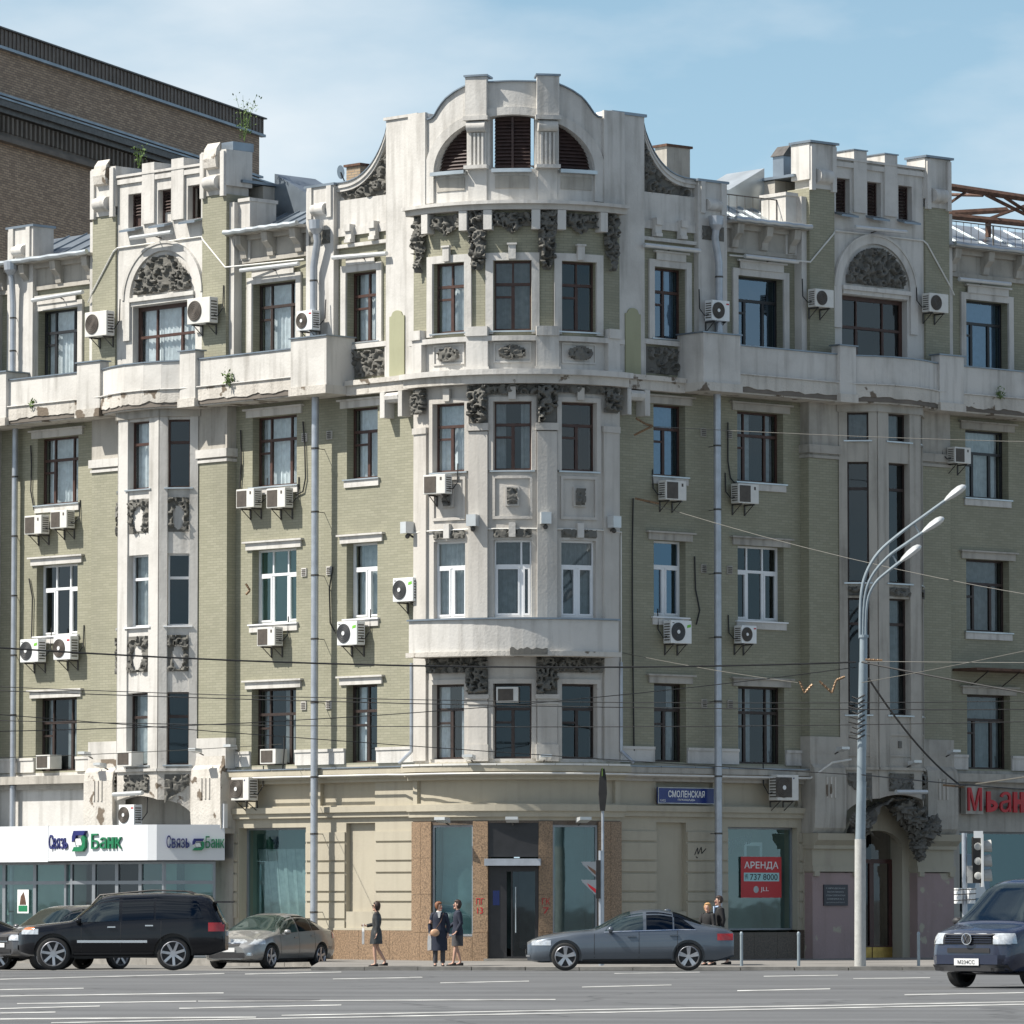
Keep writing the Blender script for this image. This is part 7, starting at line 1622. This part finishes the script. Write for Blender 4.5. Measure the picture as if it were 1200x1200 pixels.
def skinmesh(chains, name, mat, parent, sub_=1):
    """chains: list of [(pos, radius), ...]; first chain starts at the pelvis; later chains start at an existing node position"""
    vs = []; rs = []; es = []; key = {}
    def node(p, r):
        k = tuple(round(c, 4) for c in p)
        if k not in key: key[k] = len(vs); vs.append(p); rs.append(r)
        return key[k]
    for ch in chains:
        prev = None
        for p, r in ch:
            i = node(p, r)
            if prev is not None and prev != i: es.append((prev, i))
            prev = i
    me = bpy.data.meshes.new('tmp'); me.from_pydata(vs, es, []); o = bpy.data.objects.new('tmp', me); C.objects.link(o)
    md = o.modifiers.new('s', 'SKIN'); md.use_smooth_shade = True; md.branch_smoothing = .3
    for i, sv in enumerate(me.skin_vertices[0].data): sv.radius = (rs[i], rs[i]) if not isinstance(rs[i], tuple) else rs[i]; sv.use_root = (i == 0)
    m2 = o.modifiers.new('u', 'SUBSURF'); m2.levels = sub_; m2.render_levels = sub_
    bpy.context.view_layer.update(); dg = bpy.context.evaluated_depsgraph_get(); out = bpy.data.meshes.new_from_object(o.evaluated_get(dg)); bpy.data.objects.remove(o)
    out.materials.clear(); out.materials.append(M[mat]); out.polygons.foreach_set('use_smooth', [True] * len(out.polygons))
    ob = bpy.data.objects.new(name, out); C.objects.link(ob); ob.parent = parent; return ob
def loft(rings, name, mat, parent, n=20, wob=0.0, seed=0):
    """rings: (cx, cy, z, rx, ry)"""
    vs = []; rnd = random.Random(seed)
    for i, (cx, cy, z, rx, ry) in enumerate(rings):
        for k in range(n):
            a = 2 * math.pi * k / n; q = 1 + wob * math.sin(a * 5 + i * .3) * (i / len(rings)); vs.append(Vector((cx + rx * q * math.cos(a), cy + ry * q * math.sin(a), z)))
    fs = [(i * n + k, i * n + (k + 1) % n, (i + 1) * n + (k + 1) % n, (i + 1) * n + k) for i in range(len(rings) - 1) for k in range(n)]; fs.append(tuple(range(n)))
    m = MB(); m.raw(vs, fs); return m.build(name, mat, parent, smooth=True, world=False)
def person(label, loc, rz, H, pose, wear, hair='hair_d', female=True):
    """local frame: figure faces -y, x to its left side in the picture; rz turns it"""
    t = thing('person', label, 'person', loc, rz); s = H / 1.72; V = lambda x, y, z: Vector((x, y, z)) * s
    J = dict(pose); hd = J.get('head', V(0, -.01, 1.60)); neck = V(0, .01, 1.45); chest = V(0, .01, 1.28); waist = V(0, 0, 1.05); pel = V(0, 0, .93)
    ch = [[(pel, (.13 * s, .105 * s)), (waist, (.11 * s, .09 * s)), (chest, (.14 * s, .10 * s)), (V(0, .01, 1.39), (.10 * s, .07 * s)), (neck, .052 * s), (hd - V(0, 0, .05), .068 * s), (hd + V(0, 0, .03), .082 * s), (hd + V(0, 0, .09), .06 * s)]]
    hands = []
    for sd in (-1, 1):
        sh = V(sd * .17, .01, 1.38); el, wr, hdn = (Vector(q) * s for q in J['arm'][0 if sd < 0 else 1])
        ch.append([(V(0, .01, 1.39), (.10 * s, .07 * s)), (sh, .05 * s), (sh.lerp(el, .5), .043 * s), (el, .036 * s), (el.lerp(wr, .5), .032 * s), (wr, .022 * s), (wr.lerp(hdn, .5), (.036 * s, .016 * s)), (hdn, (.034 * s, .014 * s))])
        d = (hdn - wr).normalized(); side_ = d.cross(Vector((0, 1, 0)) if abs(d.y) < .8 else Vector((1, 0, 0))).normalized(); cur = d.cross(side_).normalized() * (1 if sd > 0 else -1)
        for k in range(4):
            b = hdn + side_ * (.022 - .0147 * k) * s; l = (.07, .078, .072, .055)[k] * s; ch.append([(hdn, (.034 * s, .014 * s)), (b + d * .01 * s, .0085 * s), (b + d * l * .55 + cur * l * .1, .0078 * s), (b + d * l * .85 + cur * l * .4, .0065 * s)])
        pm = wr.lerp(hdn, .5); ch.append([(pm, (.036 * s, .016 * s)), (pm + side_ * .042 * s + d * .015 * s, .010 * s), (pm + side_ * .05 * s + d * .045 * s + cur * .01 * s, .008 * s)])
        hip = V(sd * .09, 0, .88); kn, an, toe = (Vector(q) * s for q in J['leg'][0 if sd < 0 else 1])
        ch.append([(pel, (.13 * s, .105 * s)), (hip, .085 * s), (hip.lerp(kn, .5), .068 * s), (kn, .050 * s), (kn.lerp(an, .35), .052 * s), (an, .033 * s), (an.lerp(toe, .45) - Vector((0, 0, .03 * s)), .036 * s), (toe, .03 * s)])
    body = skinmesh(ch, 'body', 'skin', t)
    # face: nose, eyes, mouth, ears turned with the head
    ha = J.get('turn', 0); fd = Vector((math.sin(ha), -math.cos(ha), 0)); sdv = Vector((fd.y, -fd.x, 0)) * -1
    m = MB(); m.ball(hd + fd * .088 * s - V(0, 0, .005), .017 * s, 8, 6, (1, 1, 1.5)); m.ball(hd + sdv * .08 * s, .022 * s, 8, 6, (.6, 1, 1.3)); m.ball(hd - sdv * .08 * s, .022 * s, 8, 6, (.6, 1, 1.3)); m.ball(hd + fd * .055 * s - V(0, 0, .085), .035 * s, 8, 6); m.build('face', 'skin', body, smooth=True, world=False)
    for q in (-1, 1): m = MB(); m.ball(hd + fd * .076 * s + sdv * .03 * s * q + V(0, 0, .025), .009 * s, 6, 5); m.build('eye', 'black', body, world=False)
    m = MB(); m.ball(hd + fd * .077 * s - V(0, 0, .05), .012 * s, 8, 5, (1.6, 1.6, .5)); m.build('mouth', 'red_l', body, world=False)
    if J.get('glasses'): m = MB(); m.tube([hd + fd * .06 * s + sdv * .08 * s + V(0, 0, .03), hd + fd * .092 * s + sdv * .045 * s + V(0, 0, .028), hd + fd * .095 * s - sdv * .045 * s + V(0, 0, .028), hd + fd * .06 * s - sdv * .08 * s + V(0, 0, .03)], .018 * s, 6); m.build('sunglasses', 'black', body, world=False)
    m = MB(); n = 12; vs = []
    hc = hd + V(0, 0, .035) - fd * .018 * s; hl = J.get('hair', .1)
    for i in range(9):
        th = math.pi * i / 10
        for k in range(16):
            ph = 2 * math.pi * k / 16; dv = Vector((math.sin(th) * math.cos(ph), math.sin(th) * math.sin(ph), math.cos(th))); f_ = max(0, dv.dot(fd)); r = .108 * s * (1 + .05 * math.sin(k * 3 + i)); p = hc + dv * r
            if f_ > .35 and th > 1.15: p = hc + dv * r * .72
            if th > 1.6: p.z -= hl * s * (th - 1.6) * (1 - f_)
            vs.append(p)
    m.raw(vs, [(i * 16 + k, i * 16 + (k + 1) % 16, (i + 1) * 16 + (k + 1) % 16, (i + 1) * 16 + k) for i in range(8) for k in range(16)]); m.build('hair', hair, body, smooth=True, world=False)
    # clothes
    for q in wear: q(t, s, J, V)
    for sd in (0, 1):
        an, toe = Vector(J['leg'][sd][1]) * s, Vector(J['leg'][sd][2]) * s; m = MB(); d = (toe - an); d.z = 0; d.normalize(); c = an + d * .06 * s; 
        vs = []; rr = [(-.075, .028, .07), (-.03, .034, .075), (.04, .036, .055), (.11, .042, .04), (.17, .036, .03), (.2, .018, .02)]; p_ = Vector((-d.y, d.x, 0)); z0 = toe.z - .03 * s
        for a, w, h in rr:
            for k in range(8): th = 2 * math.pi * k / 8; vs.append(an + d * a * s * .95 + p_ * math.cos(th) * w * 1.15 * s + Vector((0, 0, 0)) + Vector((0, 0, -an.z + z0 + h * s * .5 + math.sin(th) * h * s * .55)))
        m.raw(vs, [(i * 8 + k, i * 8 + (k + 1) % 8, (i + 1) * 8 + (k + 1) % 8, (i + 1) * 8 + k) for i in range(5) for k in range(8)] + [tuple(range(8)), tuple(40 + k for k in range(8))]); m.build('shoe', J.get('shoe', 'black_c'), t, smooth=True, world=False)
    return t
def coat(mat, hem, flare=1.0, sleeve=1.0, waist=1.0, nm='coat', top=1.47):
    def f(t, s, J, V):
        R_s = [(0, .01, top, .05, .05), (0, .01, top - .04, .13, .075), (0, .01, 1.38, .195, .105), (0, .01, 1.28, .195, .125), (0, .01, 1.18, .18, .125), (0, 0, 1.05, .158 * waist, .115 * waist), (0, 0, .93, .19, .145)]
        z = .93
        while z > hem: z = max(hem, z - .08); q = (.93 - z); R_s.append((J.get('sway', 0) * q, 0, z, .19 + .07 * q * flare + .02, .145 + .08 * q * flare))
        loft([(a * s, b * s, c * s, d * s, e * s) for a, b, c, d, e in R_s], nm, mat, t, wob=.05)
        for sd in (-1, 1):
            sh = V(sd * .165, .01, 1.385); el, wr, _ = (Vector(q) * s for q in J['arm'][0 if sd < 0 else 1]); m = MB(); wr = wr.lerp(el, .08)
            m.tube([sh + V(-sd * .05, 0, .01), sh, sh.lerp(el, .45), el, el.lerp(wr, .5), wr], [.06 * s, .072 * s * sleeve, .064 * s * sleeve, .056 * s * sleeve, .052 * s * sleeve, .045 * s * sleeve], 12); m.build('sleeve', mat, t, smooth=True, world=False)
    return f
def legs(mat, r=1.0):
    def f(t, s, J, V):
        for sd in (0, 1):
            kn, an, _ = (Vector(q) * s for q in J['leg'][sd]); hip = V((-.09, .09)[sd], 0, .9); m = MB(); m.tube([hip, hip.lerp(kn, .5), kn, kn.lerp(an, .5), an + Vector((0, 0, .01))], [.1 * s, .088 * s, .07 * s * r, .066 * s * r, .06 * s * r], 12); m.build('trouser_leg', mat, t, smooth=True, world=False)
    return f
def skirt(mat, hem):
    def f(t, s, J, V): loft([(0, 0, z * s, a * s, b * s) for z, a, b in ((1.0, .15, .115), (.93, .185, .14), (.8, .2, .15), (.65, .19, .15), (hem, .185, .155))], 'skirt', mat, t)
    return f
def bag(mat, hw_, hh, c, nm='bag', d=.03):
    def f(t, s, J, V):
        x, y, z = c; m = MB(); m.prism(lambda u, w, q: V(x + u, y + w, z + q), [(-hw_, -hh), (hw_, -hh * .9), (hw_ * 1.05, hh * .6), (hw_ * .7, hh), (-hw_ * .8, hh), (-hw_ * 1.05, 0)], -d, d); b = m.build(nm, mat, t, world=False)
        m = MB(); m.tube([V(x - hw_ * .5, y, z + hh), V(x, y, z + hh + .12), V(x + hw_ * .5, y, z + hh)], .008, 5); m.build('handle', mat, b, world=False)
    return f
def scarf(mat):
    def f(t, s, J, V): m = MB(); m.prism(lambda u, w, q: V(u, w, q), [(-.05, 1.47), (.05, 1.47), (.02, 1.3), (-.02, 1.3)], -.135, -.105); m.build('collar', mat, t, world=False); m = MB(); m.tube([V(-.06, -.02, 1.46), V(0, -.07, 1.45), V(.06, -.02, 1.46)], .03 * s, 6); m.build('neck_scarf', mat, t, world=False)
    return f
def gp(x, Y): p = px3(x, 1130, Y); p.z = pvz(Y); return p
stand = [((-.1, 0, .5), (-.1, .01, .08), (-.11, -.13, .03)), ((.1, 0, .5), (.1, .01, .08), (.11, -.13, .03))]
# woman walking left with a phone at her ear and a white bag (faces -x in the picture)
T = R_(-90)
p1 = dict(arm=[((-.24, .06, 1.12), (-.23, .02, .88), (-.22, .0, .80)), ((.24, -.10, 1.14), (.14, -.26, 1.40), (.10, -.22, 1.47))], leg=[((-.08, .02, .50), (-.06, .24, .13), (-.06, .16, .05)), ((.08, -.05, .5), (.07, -.02, .08), (.07, -.15, .03))], turn=R_(-5), glasses=True, hair=.06)
p1['arm'] = [((-.23, -.05, 1.13), (-.20, -.28, 1.08), (-.18, -.36, 1.09)), ((.23, .03, 1.13), (.24, .02, .88), (.24, .0, .8))]
person('woman in dark leather coat walking left with white bag, sunglasses and phone', gp(441, 137.8), T, 1.66, p1, [coat('leather', .60, 1.2, waist=.9), bag('whitecl', .10, .22, (-.18, -.36, .80), 'carrier_bag')], 'hair_d')
p2_ = dict(arm=[((-.25, .03, 1.12), (-.24, .0, .87), (-.23, -.03, .79)), ((.25, .03, 1.12), (.24, -.03, .87), (.23, -.06, .79))], leg=stand, turn=R_(50), hair=.02)
def strap(t, s, J, V): m = MB(); m.tube([V(.12, -.08, 1.42), V(.05, -.14, 1.2), V(-.08, -.17, 1.0)], .009, 5); m.build('bag_strap', 'rust', t, world=False); m = MB(); m.ball(V(-.11, -.2, .90), .12 * s, 12, 8, (1.05, .4, .85)); m.build('handbag', 'tan', t, smooth=True, world=False)
person('woman in long navy coat with tan shoulder bag facing the road, head turned right', gp(514.5, 137.9), R_(0), 1.66, p2_, [coat('navy', .42, .55), legs('greycl'), scarf('whitecl'), strap, bag('whitecl', .05, .2, (-.26, -.06, .62), 'folded_paper_bag', .015)], 'hair_r')
p3 = dict(arm=[((-.22, -.03, 1.13), (-.18, -.2, 1.0), (-.15, -.27, 1.02)), ((.23, .06, 1.12), (.22, -.06, .90), (.2, -.12, .84))], leg=[((-.08, -.02, .5), (-.08, .1, .1), (-.08, -.03, .03)), ((.08, -.06, .5), (.08, -.12, .08), (.08, -.26, .03))], turn=0, hair=.05)
person('woman in dark navy jacket and grey skirt turned left towards her companion', gp(536, 138.6), R_(-80), 1.70, p3, [coat('navy', .80, .3, nm='jacket'), skirt('greycl', .52)], 'hair_d')
p4 = dict(arm=[((-.24, .02, 1.12), (-.2, -.12, .95), (-.17, -.2, .93)), ((.24, .04, 1.12), (.23, -.02, .87), (.22, -.04, .79))], leg=[((-.08, -.08, .5), (-.08, -.12, .08), (-.08, -.26, .03)), ((.08, .05, .5), (.08, .22, .14), (.08, .12, .05))], turn=R_(10), hair=0.0)
person('dark haired man in black coat with pale scarf walking left behind the grey sedan', gp(842.5, 139.2), R_(-75), 1.80, p4, [coat('black_c', .62, .4, 1.15), legs('black_c', 1.1), scarf('lightblue')], 'hair_d', False)
p5 = dict(arm=[((-.22, -.08, 1.13), (-.10, -.24, 1.1), (-.04, -.28, 1.12)), ((.22, -.02, 1.12), (.18, -.18, 1.0), (.14, -.25, .98))], leg=stand, turn=R_(15), hair=.06)
person('fair haired woman in black coat beside the man behind the grey sedan', gp(829.5, 138.9), R_(-35), 1.62, p5, [coat('black_c', .7, .4), legs('black_c')], 'hair_b')
